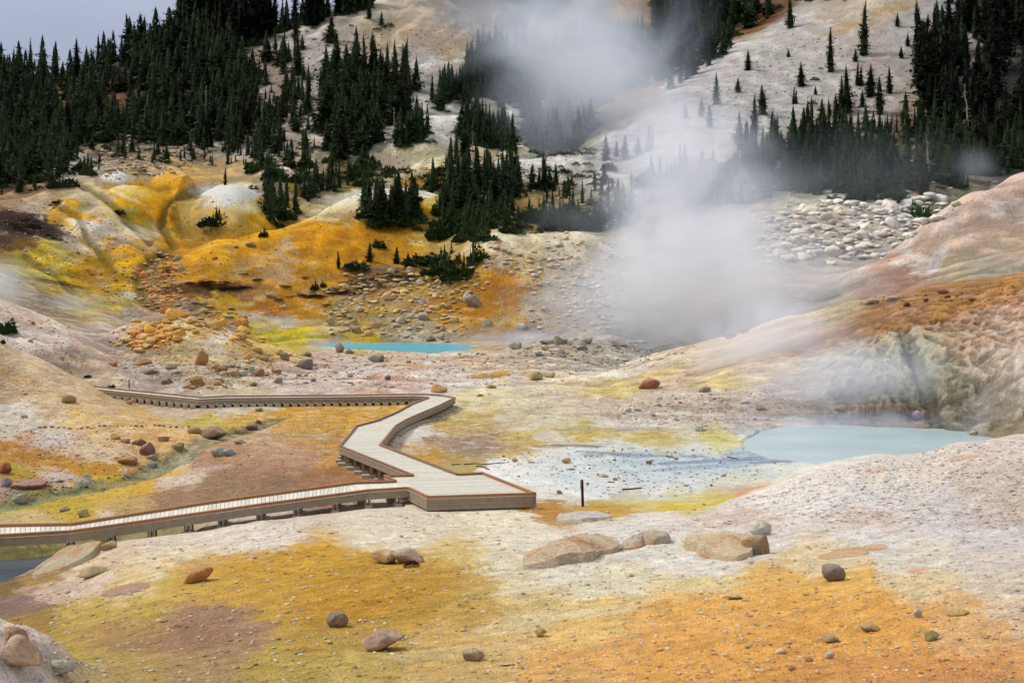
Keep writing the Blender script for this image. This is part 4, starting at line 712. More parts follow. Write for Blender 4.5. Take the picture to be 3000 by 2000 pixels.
# ---------------------------------------------------------------- water
def water(name, polyxy, z, seen, rough, label_kind='structure', rip=.004, scale=3.0, spec=.5, tintvar=.1):
    m, nt, ns, ln = mat(name + '_surface')
    o = N(ns, 'OutputMaterial'); b = N(ns, 'BsdfPrincipled'); ln.new(b.outputs[0], o.inputs[0]); b.inputs['Roughness'].default_value = rough; b.inputs['Specular IOR Level'].default_value = spec
    t = N(ns, 'TexCoord'); mp = N(ns, 'Mapping'); mp.inputs['Scale'].default_value = (.5, 1.2, 1); ln.new(t.outputs['Object'], mp.inputs[0])
    n = N(ns, 'TexNoise'); n.inputs['Scale'].default_value = .35; n.inputs['Detail'].default_value = 5; ln.new(mp.outputs[0], n.inputs[0])
    r = N(ns, 'MapRange'); r.inputs[1].default_value = .3; r.inputs[2].default_value = .7; r.inputs[3].default_value = 1 - tintvar; r.inputs[4].default_value = 1 + tintvar; ln.new(n.outputs[0], r.inputs[0])
    v = N(ns, 'VectorMath', operation='SCALE'); v.inputs[0].default_value = tuple(lin(seen)); ln.new(r.outputs[0], v.inputs['Scale']); ln.new(v.outputs[0], b.inputs['Base Color'])
    n2 = N(ns, 'TexNoise'); n2.inputs['Scale'].default_value = scale; n2.inputs['Detail'].default_value = 3; ln.new(t.outputs['Object'], n2.inputs[0])
    q = N(ns, 'Bump'); q.inputs['Distance'].default_value = rip; q.inputs['Strength'].default_value = 1; ln.new(n2.outputs[0], q.inputs['Height']); ln.new(q.outputs[0], b.inputs['Normal'])
    bm = bmesh.new(); vs = [bm.verts.new((p[0], p[1], z)) for p in polyxy]; f = bm.faces.new(vs); bm.normal_update()
    if f.normal.z < 0: f.normal_flip()
    return tag(from_bm(name, bm, m), kind=label_kind)
def grow(poly, k):
    c = np.mean(np.array(poly), 0); return [tuple(c + (np.array(p) - c) * k) for p in poly]
water('milky_pool_water', grow(MILKY, 1.16), -9.62, (158, 178, 184), .28, rip=.008, scale=2.5, tintvar=.12)
water('turquoise_pool_water', grow(TURQ, 1.15), -9.84, (76, 168, 186), .3, rip=.006, scale=1.5, tintvar=.12)
water('creek_water', [(-21, 29.0), (-15, 29.4), (-13.4, 31), (-12.4, 33.2), (-12.6, 35.2), (-14, 35.4), (-15.6, 34), (-21, 33.4)], -9.88, (58, 66, 70), .18, rip=.01, scale=7, tintvar=.3)
# ---------------------------------------------------------------- rocks
from mathutils import noise as mno
def rock_mesh(seed, sub=3, flat=.8, cuts=6, rough=.28, angular=.5):
    rr = random.Random(seed); bm = bmesh.new(); bmesh.ops.create_icosphere(bm, subdivisions=sub, radius=1)
    planes = []
    for _ in range(cuts):
        v = Vector((rr.gauss(0, 1), rr.gauss(0, 1), rr.gauss(0, .7))).normalized(); planes.append((v, rr.uniform(.42, .8)))
    off = Vector((rr.uniform(-50, 50), rr.uniform(-50, 50), rr.uniform(-50, 50)))
    for v in bm.verts:
        p = v.co.copy()
        s = 1 + rough * mno.noise(p * 1.1 + off) + rough * .5 * mno.noise(p * 2.7 + off) + rough * .22 * mno.noise(p * 6 + off)
        p *= s
        for n_, d_ in planes:
            k = p.dot(n_) - d_
            if k > 0: p -= n_ * k * (.55 + .4 * angular)
        p += v.co * .035 * mno.noise(v.co * 13 + off)
        p.z *= flat
        v.co = p
    lo = Vector((min(v.co.x for v in bm.verts), min(v.co.y for v in bm.verts), min(v.co.z for v in bm.verts))); hi = Vector((max(v.co.x for v in bm.verts), max(v.co.y for v in bm.verts), max(v.co.z for v in bm.verts)))
    for v in bm.verts:
        v.co = Vector(((v.co.x - (lo.x + hi.x) / 2) / (hi.x - lo.x) * 2, (v.co.y - (lo.y + hi.y) / 2) / (hi.y - lo.y) * 2, (v.co.z - lo.z) / (hi.z - lo.z)))
    return bm       # unit: x,y in -1..1, z 0..1
def rock_material(name, attr=False, stain=.55, deep=1.0):
    m, nt, ns, ln = mat(name)
    o = N(ns, 'OutputMaterial'); b = N(ns, 'BsdfPrincipled'); ln.new(b.outputs[0], o.inputs[0]); b.inputs['Roughness'].default_value = .88; b.inputs['Specular IOR Level'].default_value = .2
    t = N(ns, 'TexCoord'); g = N(ns, 'NewGeometry')
    if attr: c = N(ns, 'Attribute', attribute_name='tint').outputs['Color']
    else: c = N(ns, 'ObjectInfo').outputs['Color']
    pos = g.outputs['Position']
    n1 = N(ns, 'TexNoise'); n1.inputs['Scale'].default_value = 2.2; n1.inputs['Detail'].default_value = 7; n1.inputs['Roughness'].default_value = .7; n1.inputs['Distortion'].default_value = .6; ln.new(pos, n1.inputs[0])
    n2 = N(ns, 'TexNoise'); n2.inputs['Scale'].default_value = 16; n2.inputs['Detail'].default_value = 5; n2.inputs['Roughness'].default_value = .7; ln.new(pos, n2.inputs[0])
    r1 = N(ns, 'MapRange'); r1.inputs[1].default_value = .3; r1.inputs[2].default_value = .7; r1.inputs[3].default_value = 1 - .36 * deep; r1.inputs[4].default_value = 1 + .28 * deep; ln.new(n1.outputs[0], r1.inputs[0])
    r2 = N(ns, 'MapRange'); r2.inputs[1].default_value = .3; r2.inputs[2].default_value = .7; r2.inputs[3].default_value = 1 - .26 * deep; r2.inputs[4].default_value = 1 + .24 * deep; ln.new(n2.outputs[0], r2.inputs[0])
    k = N(ns, 'Math', operation='MULTIPLY'); ln.new(r1.outputs[0], k.inputs[0]); ln.new(r2.outputs[0], k.inputs[1])
    s = N(ns, 'VectorMath', operation='SCALE'); ln.new(c, s.inputs[0]); ln.new(k.outputs[0], s.inputs['Scale'])
    # mineral stains: ochre patches and a paler colour on upward faces
    n3 = N(ns, 'TexNoise'); n3.inputs['Scale'].default_value = 1.3; n3.inputs['Detail'].default_value = 5; ad = N(ns, 'VectorMath', operation='ADD'); ad.inputs[1].default_value = (31, 7, 3); ln.new(pos, ad.inputs[0]); ln.new(ad.outputs[0], n3.inputs[0])
    st = N(ns, 'MapRange'); st.inputs[1].default_value = stain; st.inputs[2].default_value = stain + .13; st.inputs[4].default_value = .5; ln.new(n3.outputs[0], st.inputs[0])
    mx = N(ns, 'Mix', data_type='RGBA'); ln.new(st.outputs[0], mx.inputs[0]); ln.new(s.outputs[0], mx.inputs[6]); mx.inputs[7].default_value = (*lin((188, 132, 62)), 1)
    sp = N(ns, 'SeparateXYZ'); ln.new(g.outputs['Normal'], sp.inputs[0])
    up_ = N(ns, 'MapRange'); up_.inputs[1].default_value = .55; up_.inputs[2].default_value = 1.0; up_.inputs[4].default_value = .38; ln.new(sp.outputs[2], up_.inputs[0])
    um = N(ns, 'Math', operation='MULTIPLY'); ln.new(up_.outputs[0], um.inputs[0]); ln.new(n2.outputs[0], um.inputs[1])
    m2 = N(ns, 'Mix', data_type='RGBA'); ln.new(um.outputs[0], m2.inputs[0]); ln.new(mx.outputs[2], m2.inputs[6]); m2.inputs[7].default_value = (.62, .56, .48, 1)
    ln.new(m2.outputs[2], b.inputs['Base Color'])
    q = N(ns, 'Bump'); q.inputs['Distance'].default_value = .05; q.inputs['Strength'].default_value = .9
    hh = N(ns, 'Math', operation='MULTIPLY_ADD'); ln.new(n1.outputs[0], hh.inputs[0]); hh.inputs[1].default_value = 3; ln.new(n2.outputs[0], hh.inputs[2]); ln.new(hh.outputs[0], q.inputs['Height']); ln.new(q.outputs[0], b.inputs['Normal'])
    return m
M_ROCK = rock_material('mineral_rock'); M_RUB = rock_material('mineral_rubble', True)
ROCKS = []
for i in range(14):
    bm = rock_mesh(100 + i, 3, 1, [9, 14, 7, 12][i % 4], [.34, .28, .4, .22][i % 4], [.9, 1.05, .7, 1.1][i % 4]); me = bpy.data.meshes.new('rock'); bm.to_mesh(me); bm.free()
    me.polygons.foreach_set('use_smooth', np.ones(len(me.polygons), bool)); me.materials.append(M_ROCK); ROCKS.append(me)
SMOOTH = []
for i in range(5):
    bm = rock_mesh(900 + i, 4, 1, 3, .16, .4); me = bpy.data.meshes.new('rock'); bm.to_mesh(me); bm.free()
    me.polygons.foreach_set('use_smooth', np.ones(len(me.polygons), bool)); me.materials.append(M_ROCK); SMOOTH.append(me)
n_rocks = 0
def place_rock(x0, x1, y0, y1, col, label, group=None, me=None, sink=.25, deep=.8, rot=None, name='rock', cat='rock', tilt=0, yaw=None):
    """survey box of the visible rock -> rock standing on the ground there"""
    global n_rocks
    x = (x0 + x1) / 2; g = hit(x, y1 - min(2.0, (y1 - y0) * .08)); s = g.y / F
    w = (x1 - x0) * s / 2; h = (y1 - y0) * s
    if me is None and any(k_ in label for k_ in ('round', 'egg', 'oval', 'smooth', 'pebble', 'flattened')): me = R.choice(SMOOTH)
    o = bpy.data.objects.new(name, me or R.choice(ROCKS)); C.objects.link(o)
    dp = w * deep * (1 if g.y > 60 else .85)
    vis = max(h - 2 * dp * (y1 - YH) / F * .6, h * .68)
    o.scale = (w * 1.03, dp, vis / (1 - sink)); o.rotation_euler = (0, math.radians(tilt), R.uniform(-.25, .25) if yaw is None else yaw)
    o.location = (g.x, g.y + dp * .8, g.z - vis / (1 - sink) * sink)
    _c = lin(col); _l = float(_c @ np.array([.3, .6, .1])); o.color = (*(_c * .78 + .22 * _l * np.array([1.12, 1.0, .82]) + .015), 1)
    tag(o, label, cat, group); n_rocks += 1
    return o
def big_rock(outline, col, label, height, seed, facets=5, crack=None, prof=3.0, lean=(0, 0)):
    """half-buried boulder: footprint outline surveyed on the ground, height in metres"""
    g0 = [hit(x, y) for x, y in outline]; c = sum(g0, Vector()) / len(g0)
    od = sorted((math.atan2(p.y - c.y, p.x - c.x), (p.xy - c.xy).length) for p in g0)
    aa = np.array([a_ for a_, _ in od]); ra = np.array([r_ for _, r_ in od]); aa = np.concatenate([aa - 2 * math.pi, aa, aa + 2 * math.pi]); ra = np.concatenate([ra, ra, ra]); Rm = float(ra.mean() / 3 * 3)
    rr = random.Random(seed); off = Vector((seed * 3.1, seed * 1.7, seed))
    pl = [(rr.uniform(.62, .95), .62 * math.cos(k_ * 6.283 / facets + seed) * rr.uniform(.5, 1.2) + lean[0], .62 * math.sin(k_ * 6.283 / facets + seed) * rr.uniform(.5, 1.2) + lean[1]) for k_ in range(facets)]
    nr_, nt_ = 46, 120; V = []; Fc = []
    for i in range(nr_ + 1):
        for j in range(nt_):
            th = j / nt_ * 2 * math.pi - math.pi; r_ = (i / nr_) ** .8 * 1.06
            rad = float(np.interp(th, aa, ra)) * (1 + .05 * mno.noise(Vector((math.cos(th) * 2, math.sin(th) * 2, seed))) + .03 * mno.noise(Vector((math.cos(th) * 7, math.sin(th) * 7, seed))))
            ux, uy = math.cos(th) * r_, math.sin(th) * r_
            x_, y_ = ux * rad, uy * rad
            q_ = Vector((ux, uy, 0))
            e = max(0.0, 1 - min(r_, 1) ** prof) ** .42
            f_ = min(p0 + p1 * ux + p2 * uy for p0, p1, p2 in pl)
            z_ = min(e, max(.12, f_) if r_ < 1 else 0)
            z_ += (.05 * mno.noise(q_ * 2.3 + off) + .05 * mno.noise(Vector((q_.x * 3, q_.y * 9, 0)) + off) + .045 * mno.noise(Vector((q_.x * 8, q_.y * 22, 0)) + off) + .03 * mno.noise(q_ * 26 + off)) * min(1, e * 1.6)
            if crack:
                (ax, ay), (bx, by) = crack; ev = Vector((bx - ax, by - ay)); t_ = max(0, min(1, (Vector((ux, uy)) - Vector((ax, ay))).dot(ev) / ev.length_squared))
                dd = (Vector((ux, uy)) - Vector((ax, ay)) - ev * t_).length + .05 * mno.noise(q_ * 5 + off)
                z_ -= max(0, .05 - abs(dd)) * 7 * (.35 + .65 * t_)
            if r_ >= 1: z_ = -.25
            V.append((x_, y_, ground_z(c.x + x_, c.y + y_) - c.z + z_ * height))
    for i in range(nr_):
        for j in range(nt_): Fc.append((i * nt_ + j, i * nt_ + (j + 1) % nt_, (i + 1) * nt_ + (j + 1) % nt_, (i + 1) * nt_ + j))
    me = bpy.data.meshes.new('boulder'); me.from_pydata(V, [], Fc); me.polygons.foreach_set('use_smooth', np.ones(len(Fc), bool)); me.materials.append(M_BOULDER); me.update()
    bm = bmesh.new(); bm.from_mesh(me); bmesh.ops.recalc_face_normals(bm, faces=bm.faces)
    if sum(f.normal.z for f in bm.faces) < 0: bmesh.ops.reverse_faces(bm, faces=bm.faces)
    bm.to_mesh(me); bm.free()
    o = bpy.data.objects.new('boulder', me); C.objects.link(o); o.location = c; o.color = (*lin(col), 1)
    return tag(o, label, 'boulder')
def boulder_material():
    m, nt, ns, ln = mat('stained_boulder'); o = N(ns, 'OutputMaterial'); b = N(ns, 'BsdfPrincipled'); ln.new(b.outputs[0], o.inputs[0]); b.inputs['Roughness'].default_value = .9; b.inputs['Specular IOR Level'].default_value = .15
    g = N(ns, 'NewGeometry'); oc = N(ns, 'ObjectInfo')
    def noi(sc, det, rg, off, dist=0.0, st=(1, 1, 1)):
        mp = N(ns, 'Mapping'); mp.inputs['Location'].default_value = off; mp.inputs['Scale'].default_value = st; mp.inputs['Rotation'].default_value = (0, 0, .5); ln.new(g.outputs['Position'], mp.inputs[0])
        n = N(ns, 'TexNoise'); n.inputs['Scale'].default_value = sc; n.inputs['Detail'].default_value = det; n.inputs['Roughness'].default_value = rg; n.inputs['Distortion'].default_value = dist; ln.new(mp.outputs[0], n.inputs[0]); return n.outputs[0]
    def rng_(v, a, b_, c=0, d=1):
        r = N(ns, 'MapRange'); r.inputs[1].default_value = a; r.inputs[2].default_value = b_; r.inputs[3].default_value = c; r.inputs[4].default_value = d; ln.new(v, r.inputs[0]); return r.outputs[0]
    def mixc(f, a, col):
        x = N(ns, 'Mix', data_type='RGBA'); ln.new(f, x.inputs[0]); ln.new(a, x.inputs[6]); x.inputs[7].default_value = (*lin(col), 1); return x.outputs[2]
    c = oc.outputs['Color']
    c = mixc(rng_(noi(1.1, 6, .65, (3, 1, 2), 1.0), .50, .60, 0, .7), c, (214, 150, 100))
    c = mixc(rng_(noi(1.6, 6, .7, (13, 4, 9), 1.2), .53, .62, 0, .75), c, (212, 204, 180))
    c = mixc(rng_(noi(2.3, 6, .7, (23, 14, 5), .8), .56, .64, 0, .6), c, (184, 172, 130))
    c = mixc(rng_(noi(7, 6, .75, (2, 24, 15), 1.5), .60, .68, 0, .75), c, (92, 80, 68))
    k = rng_(noi(20, 6, .75, (0, 0, 0), 0, (1, 2.5, 3)), .3, .7, .6, 1.35)
    v = N(ns, 'VectorMath', operation='SCALE'); ln.new(c, v.inputs[0]); ln.new(k, v.inputs['Scale']); ln.new(v.outputs[0], b.inputs['Base Color'])
    h = noi(5, 8, .72, (5, 5, 5), .6, (1, 2, 3)); q = N(ns, 'Bump'); q.inputs['Distance'].default_value = .16; q.inputs['Strength'].default_value = 1; ln.new(h, q.inputs['Height']); ln.new(q.outputs[0], b.inputs['Normal'])
    return m
M_BOULDER = boulder_material()
big_rock([(1206, 1308), (1260, 1302), (1310, 1294), (1380, 1274), (1416, 1256), (1390, 1254), (1330, 1256), (1260, 1260), (1220, 1272), (1206, 1290)], (226, 202, 172), 'largest tan and orange boulder with a dark crack, half sunk in white gravel', .68, 3, 5, ((-.2, .1), (.8, -.1)), 5)
big_rock([(1426, 1264), (1480, 1252), (1529, 1236), (1506, 1233), (1466, 1243), (1436, 1256)], (214, 200, 180), 'grey wedge slab beside the largest cracked boulder', .42, 5, 5, None, 2.6, (.25, 0))
big_rock([(1286, 1198), (1340, 1199), (1398, 1190), (1380, 1184), (1320, 1184), (1290, 1190)], (214, 212, 206), 'pale whale-backed rock at the foot of the marker post', .34, 7, 3)
big_rock([(1600, 1268), (1630, 1284), (1690, 1290), (1728, 1272), (1722, 1250), (1680, 1240), (1625, 1244)], (230, 206, 170), 'round orange and cream boulder sunk in a white hollow', .52, 9, 5, None, 4)
place_rock(1708, 1772, 1228, 1276, (132, 124, 96), 'grey-green lump against the right end of the round orange boulder', sink=.3)
place_rock(1722, 1776, 1194, 1231, (206, 200, 190), 'small white rock behind the round orange boulder', sink=.2)
place_rock(1891, 1945, 1294, 1337, (132, 118, 102), 'smooth brown egg-shaped stone on yellow-orange gravel', sink=.15, me=None, tilt=6)
big_rock([(1886, 1285), (1920, 1268), (1980, 1254), (2022, 1249), (1990, 1266), (1940, 1280)], (226, 190, 150), 'flat red and yellow streaked outcrop nearly buried in white ground', .07, 11)
place_rock(844, 908, 1261, 1298, (182, 152, 100), 'left rock of the pair joined by dark moss, grey and ochre', sink=.15)
place_rock(900, 972, 1257, 1296, (186, 160, 140), 'right rock of the pair joined by dark moss, grey topped', sink=.1)
place_rock(418, 489, 1298, 1340, (190, 122, 40), 'orange and olive slab at the edge of the mustard stain', sink=.2, tilt=-14, yaw=.3)
big_rock([(84, 1328), (140, 1314), (196, 1290), (224, 1268), (196, 1266), (140, 1284), (96, 1308)], (204, 190, 160), 'large craggy grey-tan boulder beside the creek at the boardwalk', .62, 13, 7, None, 4, (.2, 0))
place_rock(182, 241, 1299, 1328, (168, 146, 92), 'olive rock just right of the craggy creekside boulder', sink=.25, tilt=-8)
place_rock(230, 264, 1243, 1266, (172, 152, 102), 'small olive rock under the near boardwalk edge', sink=.2)
big_rock([(246, 1367), (262, 1352), (300, 1343), (338, 1342), (322, 1358), (280, 1367)], (190, 160, 145), 'flat reddish grey rock flush with the ground at left', .08, 15)
place_rock(748, 797, 1403, 1443, (142, 120, 92), 'brown oval stone standing alone in the mustard stain', sink=.2)
place_rock(831, 930, 1445, 1498, (178, 140, 112), 'long pinkish stone with orange side at bottom centre', sink=.2, tilt=-8, deep=.7)
place_rock(1062, 1112, 1490, 1521, (156, 130, 92), 'brown flattened stone at the bottom, right of centre', sink=.2)
place_rock(1227, 1258, 1441, 1465, (186, 142, 52), 'small mustard coloured stone on orange gravel', sink=.2)
place_rock(-24, 66, 1462, 1546, (202, 166, 130), 'tan slab leaning on the pale mound in the corner', sink=.1, tilt=28)
place_rock(-20, 50, 1436, 1490, (186, 140, 96), 'rust coloured rock at the left edge above the tan slab', sink=.2, tilt=20)
place_rock(94, 160, 1513, 1546, (180, 180, 160), 'pale greenish rock near the bottom left corner', sink=.3)
# table of surveyed rocks: x0 x1 y0 y1 r g b : label
TABLE = """
1468 1518 868 896 160 96 60:rust brown boulder with a small grey stone at its foot
988 1027 882 904 196 150 60:blocky yellow rock behind the boardwalk turn
1117 1140 881 893 192 142 50:small yellow rock between the boardwalk turn and the rust boulder
1094 1110 904 911 150 138 118:little grey stone in front of the yellow rock
1217 1247 852 876 176 160 96:pale olive boulder at the edge of the lumpy white ground
1245 1275 854 868 186 165 110:flat ochre rock beside the pale olive boulder
843 881 815 834 120 122 112:dark grey boulder near the turquoise pool's near shore
1168 1198 786 804 148 148 132:pointed grey-green rock at the steam's edge by the pool
1240 1275 779 792 150 148 130:long grey-green rock on the low ridge
1270 1298 772 793 140 135 115:tall grey-green rock on the low ridge
1334 1361 776 792 128 128 112:dark squarish rock on the ridge in thin steam
1294 1316 783 794 168 165 140:pale rock between the ridge's tall and dark rocks
1325 1350 792 806 118 120 118:dark grey stone below the squarish ridge rock
1228 1250 808 820 130 132 130:flat dark stone under the ridge
1281 1300 801 814 150 152 150:light grey stone below the ridge
1242 1262 792 806 180 175 130:yellowish rock below the ridge's long rock
1420 1440 789 798 140 140 135:last grey stone on the ridge before the thick steam
883 897 862 874 98 100 108:small blue-grey stone on white lumpy ground
679 716 826 850 122 110 108:slate coloured boulder on pale ground
691 714 806 820 168 150 80:yellow-grey rock above the slate boulder
643 664 810 830 134 114 82:brown rounded rock near the yellow rock pile
768 790 787 812 150 146 138:split pale and dark rock at the tip of the turquoise pool
790 812 800 814 130 128 122:grey wedge touching the split rock
445 476 808 842 172 124 52:upright orange and grey block in the stony hollow
433 464 865 892 164 116 60:big rust block at the left of the piled stones
490 520 838 860 166 106 62:brown-red boulder in the piled stones
523 548 846 868 172 160 128:grey-tan block in the piled stones
542 566 850 866 168 170 158:pale grey round stone in the piled stones
566 586 842 862 158 162 150:grey stone at the right of the piled stones
580 604 848 866 158 112 78:reddish round boulder at the pile's right end
378 403 836 850 126 112 108:dark slate rock left of the pile
395 415 850 860 182 182 178:light round rock left of the pile
368 394 869 884 112 104 92:dark boulder just above the far boardwalk
324 358 846 862 140 124 118:low mauve rock above the far boardwalk post
310 344 824 840 182 116 46:orange flat topped rock on the pale slope
247 266 832 843 176 106 36:small orange rock on the pale slope
622 645 849 860 170 98 36:orange rock alone right of the piled stones
627 648 865 882 172 140 122:pointed pinkish rock behind the far boardwalk
570 590 876 888 148 118 92:small brown stone behind the far boardwalk
137 170 906 928 172 140 78:tan boulder alone on the smooth left slope
287 303 918 930 184 140 78:yellow-tan rock at the crest of the left slope
52 62 902 908 178 120 74:tiny reddish stone high on the left slope
585 602 936 946 150 130 112:pebble shaped stone below the far boardwalk
456 513 979 1012 152 118 88:broad brown boulder at the toe of the left slope
428 458 980 998 164 130 86:rounded tan rock left of the broad brown boulder
318 352 1016 1048 142 104 92:angular mauve-brown boulder on the left bench
300 334 1007 1024 132 90 68:dark rusty rock behind the mauve boulder
249 276 996 1012 188 140 48:yellow knobbly rock on the left bench
273 296 1008 1020 178 126 44:small yellow rock beside the mauve boulder
390 420 1018 1040 142 136 98:olive grey upright rock on the left bench
360 386 1002 1016 174 126 82:small orange-brown rock behind the olive one
264 310 1048 1072 172 116 52:orange rock with a dark side near the creek
335 360 1044 1058 134 134 118:small grey rock at the creek bank
335 358 1066 1078 134 146 158:blue-grey stone in the creek bank
537 565 1010 1022 134 134 92:flat grey-green stone in the mustard gully
483 522 1029 1052 142 150 142:blue-grey craggy rock on the brown mound
511 542 1032 1050 134 142 138:smaller grey rock touching the craggy one
535 566 983 998 160 136 84:ochre rock in the mustard gully
563 590 972 990 140 96 84:reddish rock at the top of the mustard gully
585 600 962 974 170 110 60:small two-tone rock in the gully
12 96 1103 1128 152 96 88:flat dark red slab on the left bank
-6 22 1062 1092 176 96 50:orange and red rock at the left frame edge
22 54 1136 1158 150 150 122:round grey-green stone near the near boardwalk
134 158 1162 1176 156 150 108:small pale stone left of the yellow creek bank
176 206 1168 1190 172 162 92:yellowish rock just behind the near boardwalk
0 24 1098 1120 132 132 138:grey stone beside the dark red slab
280 300 1088 1098 130 134 140:blue stone in the upper creek
120 144 1098 1110 198 190 170:cream stone in the upper creek
43 62 953 962 168 142 100:half buried stone at the left foot of the slope
1066 1108 679 708 146 120 98:big brown-mauve boulder on the ochre bank
873 904 672 694 196 162 102:large tan boulder on the rubble slope
957 984 718 740 158 150 142:leaning grey slab above the turquoise pool
908 930 728 746 178 170 152:pale round boulder above the pool
936 956 720 734 168 162 146:grey round boulder above the pool
1008 1024 752 764 172 132 110:pinkish block near the pool's steam
976 1000 768 786 142 142 122:large grey-green rock on the pool's far shore
1000 1020 770 782 162 150 132:tan-grey rock on the pool's far shore
800 822 732 752 176 132 68:orange-topped boulder above the pool's left end
806 828 750 768 140 128 104:dark boulder under the orange-topped one
748 768 728 750 172 152 110:pale tall rock on the rubble slope
790 812 708 720 182 144 82:ochre boulder in the rubble
846 872 740 756 176 128 98:pink-red boulder in the rubble
638 662 700 712 188 150 72:tan-yellow rock on the brown crust bank
606 640 674 688 184 130 66:orange boulder behind the sulphur bank
563 588 558 570 132 96 52:brown rock alone on the golden hill
536 546 565 572 120 96 66:small grey-brown stone on the golden hill
486 500 592 600 158 104 50:little brown stone low on the golden hill
1353 1372 740 752 176 174 166:pale rock dim in the steam
1180 1210 745 762 172 170 162:large pale rock just inside the steam
1105 1130 738 752 178 174 164:pale rock at the steam's left edge
1240 1262 706 720 172 160 140:tan boulder low on the white talus fan
1290 1312 700 712 166 156 140:grey boulder on the white talus fan
1800 1826 680 706 160 146 132:tall block at the left end of the steamy ridge outcrop
1866 1936 661 692 168 150 130:large rounded outcrop rising out of the steam
1820 1870 678 694 158 144 130:low rock between the two steamy outcrops
1662 1700 764 778 160 148 140:faint boulder on the ridge line in steam
1700 1722 752 766 150 138 128:small faint boulder up-ridge in steam
1990 2022 686 700 158 142 122:grey rock at the start of the orange ridge
2038 2066 680 692 164 150 132:second grey rock at the start of the orange ridge
2156 2184 665 676 120 66 26:dark rust rock on the crest of the orange ridge
2170 2186 678 686 112 62 28:dark rust stone below the crest
2228 2246 686 694 116 70 34:lone dark stone on the orange slope
2122 2136 686 694 112 64 30:dark stone at mid crest of the orange ridge
2076 2092 694 706 110 66 34:dark stone lower on the orange ridge crest
1600 1622 1110 1120 150 150 152:grey half-rock
1596 1618 976 992 196 192 186:white rock at the left shore of the milky pool
1700 1726 918 928 176 170 164:white-grey boulder on the pinkish flat
1738 1760 930 944 140 134 126:dark-shadowed boulder nearer the milky pool
1606 1634 886 902 150 138 122:grey-brown rock on the right-hand slope
1435 1452 936 948 178 176 172:left stone of the white pair on the mid slope
1455 1472 935 945 188 184 178:right stone of the white pair on the mid slope
1836 1880 1162 1174 210 200 190:white slab
2096 2118 944 968 156 150 178:lavender boulder at the head of the milky pool
1920 1940 936 952 96 92 92:dark craggy tooth behind the milky pool
2228 2250 990 1002 160 142 110:knobbly tan rock at the pool's right tip
1290 1312 1052 1066 196 168 112:cream rock at the left of the white flat
1176 1190 1052 1062 182 140 100:brown rock on the white flat
1484 1500 1058 1068 150 110 66:brown rock in the blue shallows
1300 1322 1074 1080 190 150 82:low yellow rock on the white flat
1376 1398 1086 1098 204 190 164:cream stone on the flat near the post
1278 1292 1126 1136 158 118 86:brown stone between platform and post
1406 1420 1096 1104 188 146 78:ochre stone right of the post
1570 1582 1112 1118 190 150 60:small ochre stone by the far edge of the flat
1548 1560 1050 1056 130 96 66:dark stone at the end of the blue shallows
2100 2122 1398 1420 200 190 176:white stone high in the lower right gravel
2180 2232 1396 1416 196 162 84:crumbly yellow clod at the lower right
2125 2165 1450 1474 168 146 72:yellow-green clod in the lower right gravel
1978 2026 1432 1452 178 140 66:pair of ochre clods on the pinkish gravel
1890 1930 1456 1478 170 140 96:pinkish grey clod in orange gravel
1668 1704 1364 1378 190 154 96:tan clod in yellow-orange gravel
1782 1806 1490 1504 206 190 168:white chip in the bottom orange gravel
1896 1918 1496 1514 208 194 178:taller white chip in the bottom orange gravel
1850 1870 1506 1520 186 130 72:orange nugget by the white chips
1810 1832 1528 1540 182 106 72:reddish nugget near the bottom edge
"""
used = set()
for l in TABLE.strip().splitlines():
    a, lab = l.split(':'); v = [float(q_) for q_ in a.split()]
    if lab in ('grey half-rock', 'white slab'): continue
    place_rock(v[0], v[1], v[2], v[3], v[4:7], lab, sink=.22)
# dark moss tufts joining the pair of rocks
def clump_mesh(n, seed, spread=1.0):
    rr = random.Random(seed); vs, fs = [], []
    for _ in range(n):
        a, r_ = rr.uniform(0, 2 * math.pi), math.sqrt(rr.random()) * spread; x_, y_ = math.cos(a) * r_, math.sin(a) * r_
        z_ = math.sqrt(max(0, 1 - r_ * r_ / spread ** 2)) * rr.uniform(.5, 1); s_ = rr.uniform(.08, .16)
        d = Vector((rr.gauss(x_, .6), rr.gauss(y_, .6), rr.gauss(.4, .6))).normalized() * s_; e = d.cross(Vector((rr.gauss(0, 1), rr.gauss(0, 1), rr.gauss(0, 1)))).normalized() * s_ * .5
        b = Vector((x_, y_, z_)); k = len(vs); vs += [b - e, b + e, b + d * 1.6]; fs.append((k, k + 1, k + 2))
    return vs, fs
M_MOSS = simple_mat('dark_moss', (62, 36, 30), .95, .3, 20)
for x0, x1, y0, y1, lab in ((886, 912, 1266, 1294, 'dark brown moss tuft wedged between the paired rocks'), (924, 968, 1272, 1302, 'dark brown moss hanging under the right paired rock')):
    g = hit((x0 + x1) / 2, y1); s_ = g.y / F; vs, fs = clump_mesh(500, x0); me = bpy.data.meshes.new('moss'); me.from_pydata([tuple(v) for v in vs], [], fs); me.materials.append(M_MOSS)
    o = bpy.data.objects.new('moss_tuft', me); C.objects.link(o); o.scale = ((x1 - x0) * s_ / 2 * .8, .16, (y1 - y0) * s_ * .55); o.location = (g.x, g.y - .02, g.z - .02); tag(o, lab, 'moss')

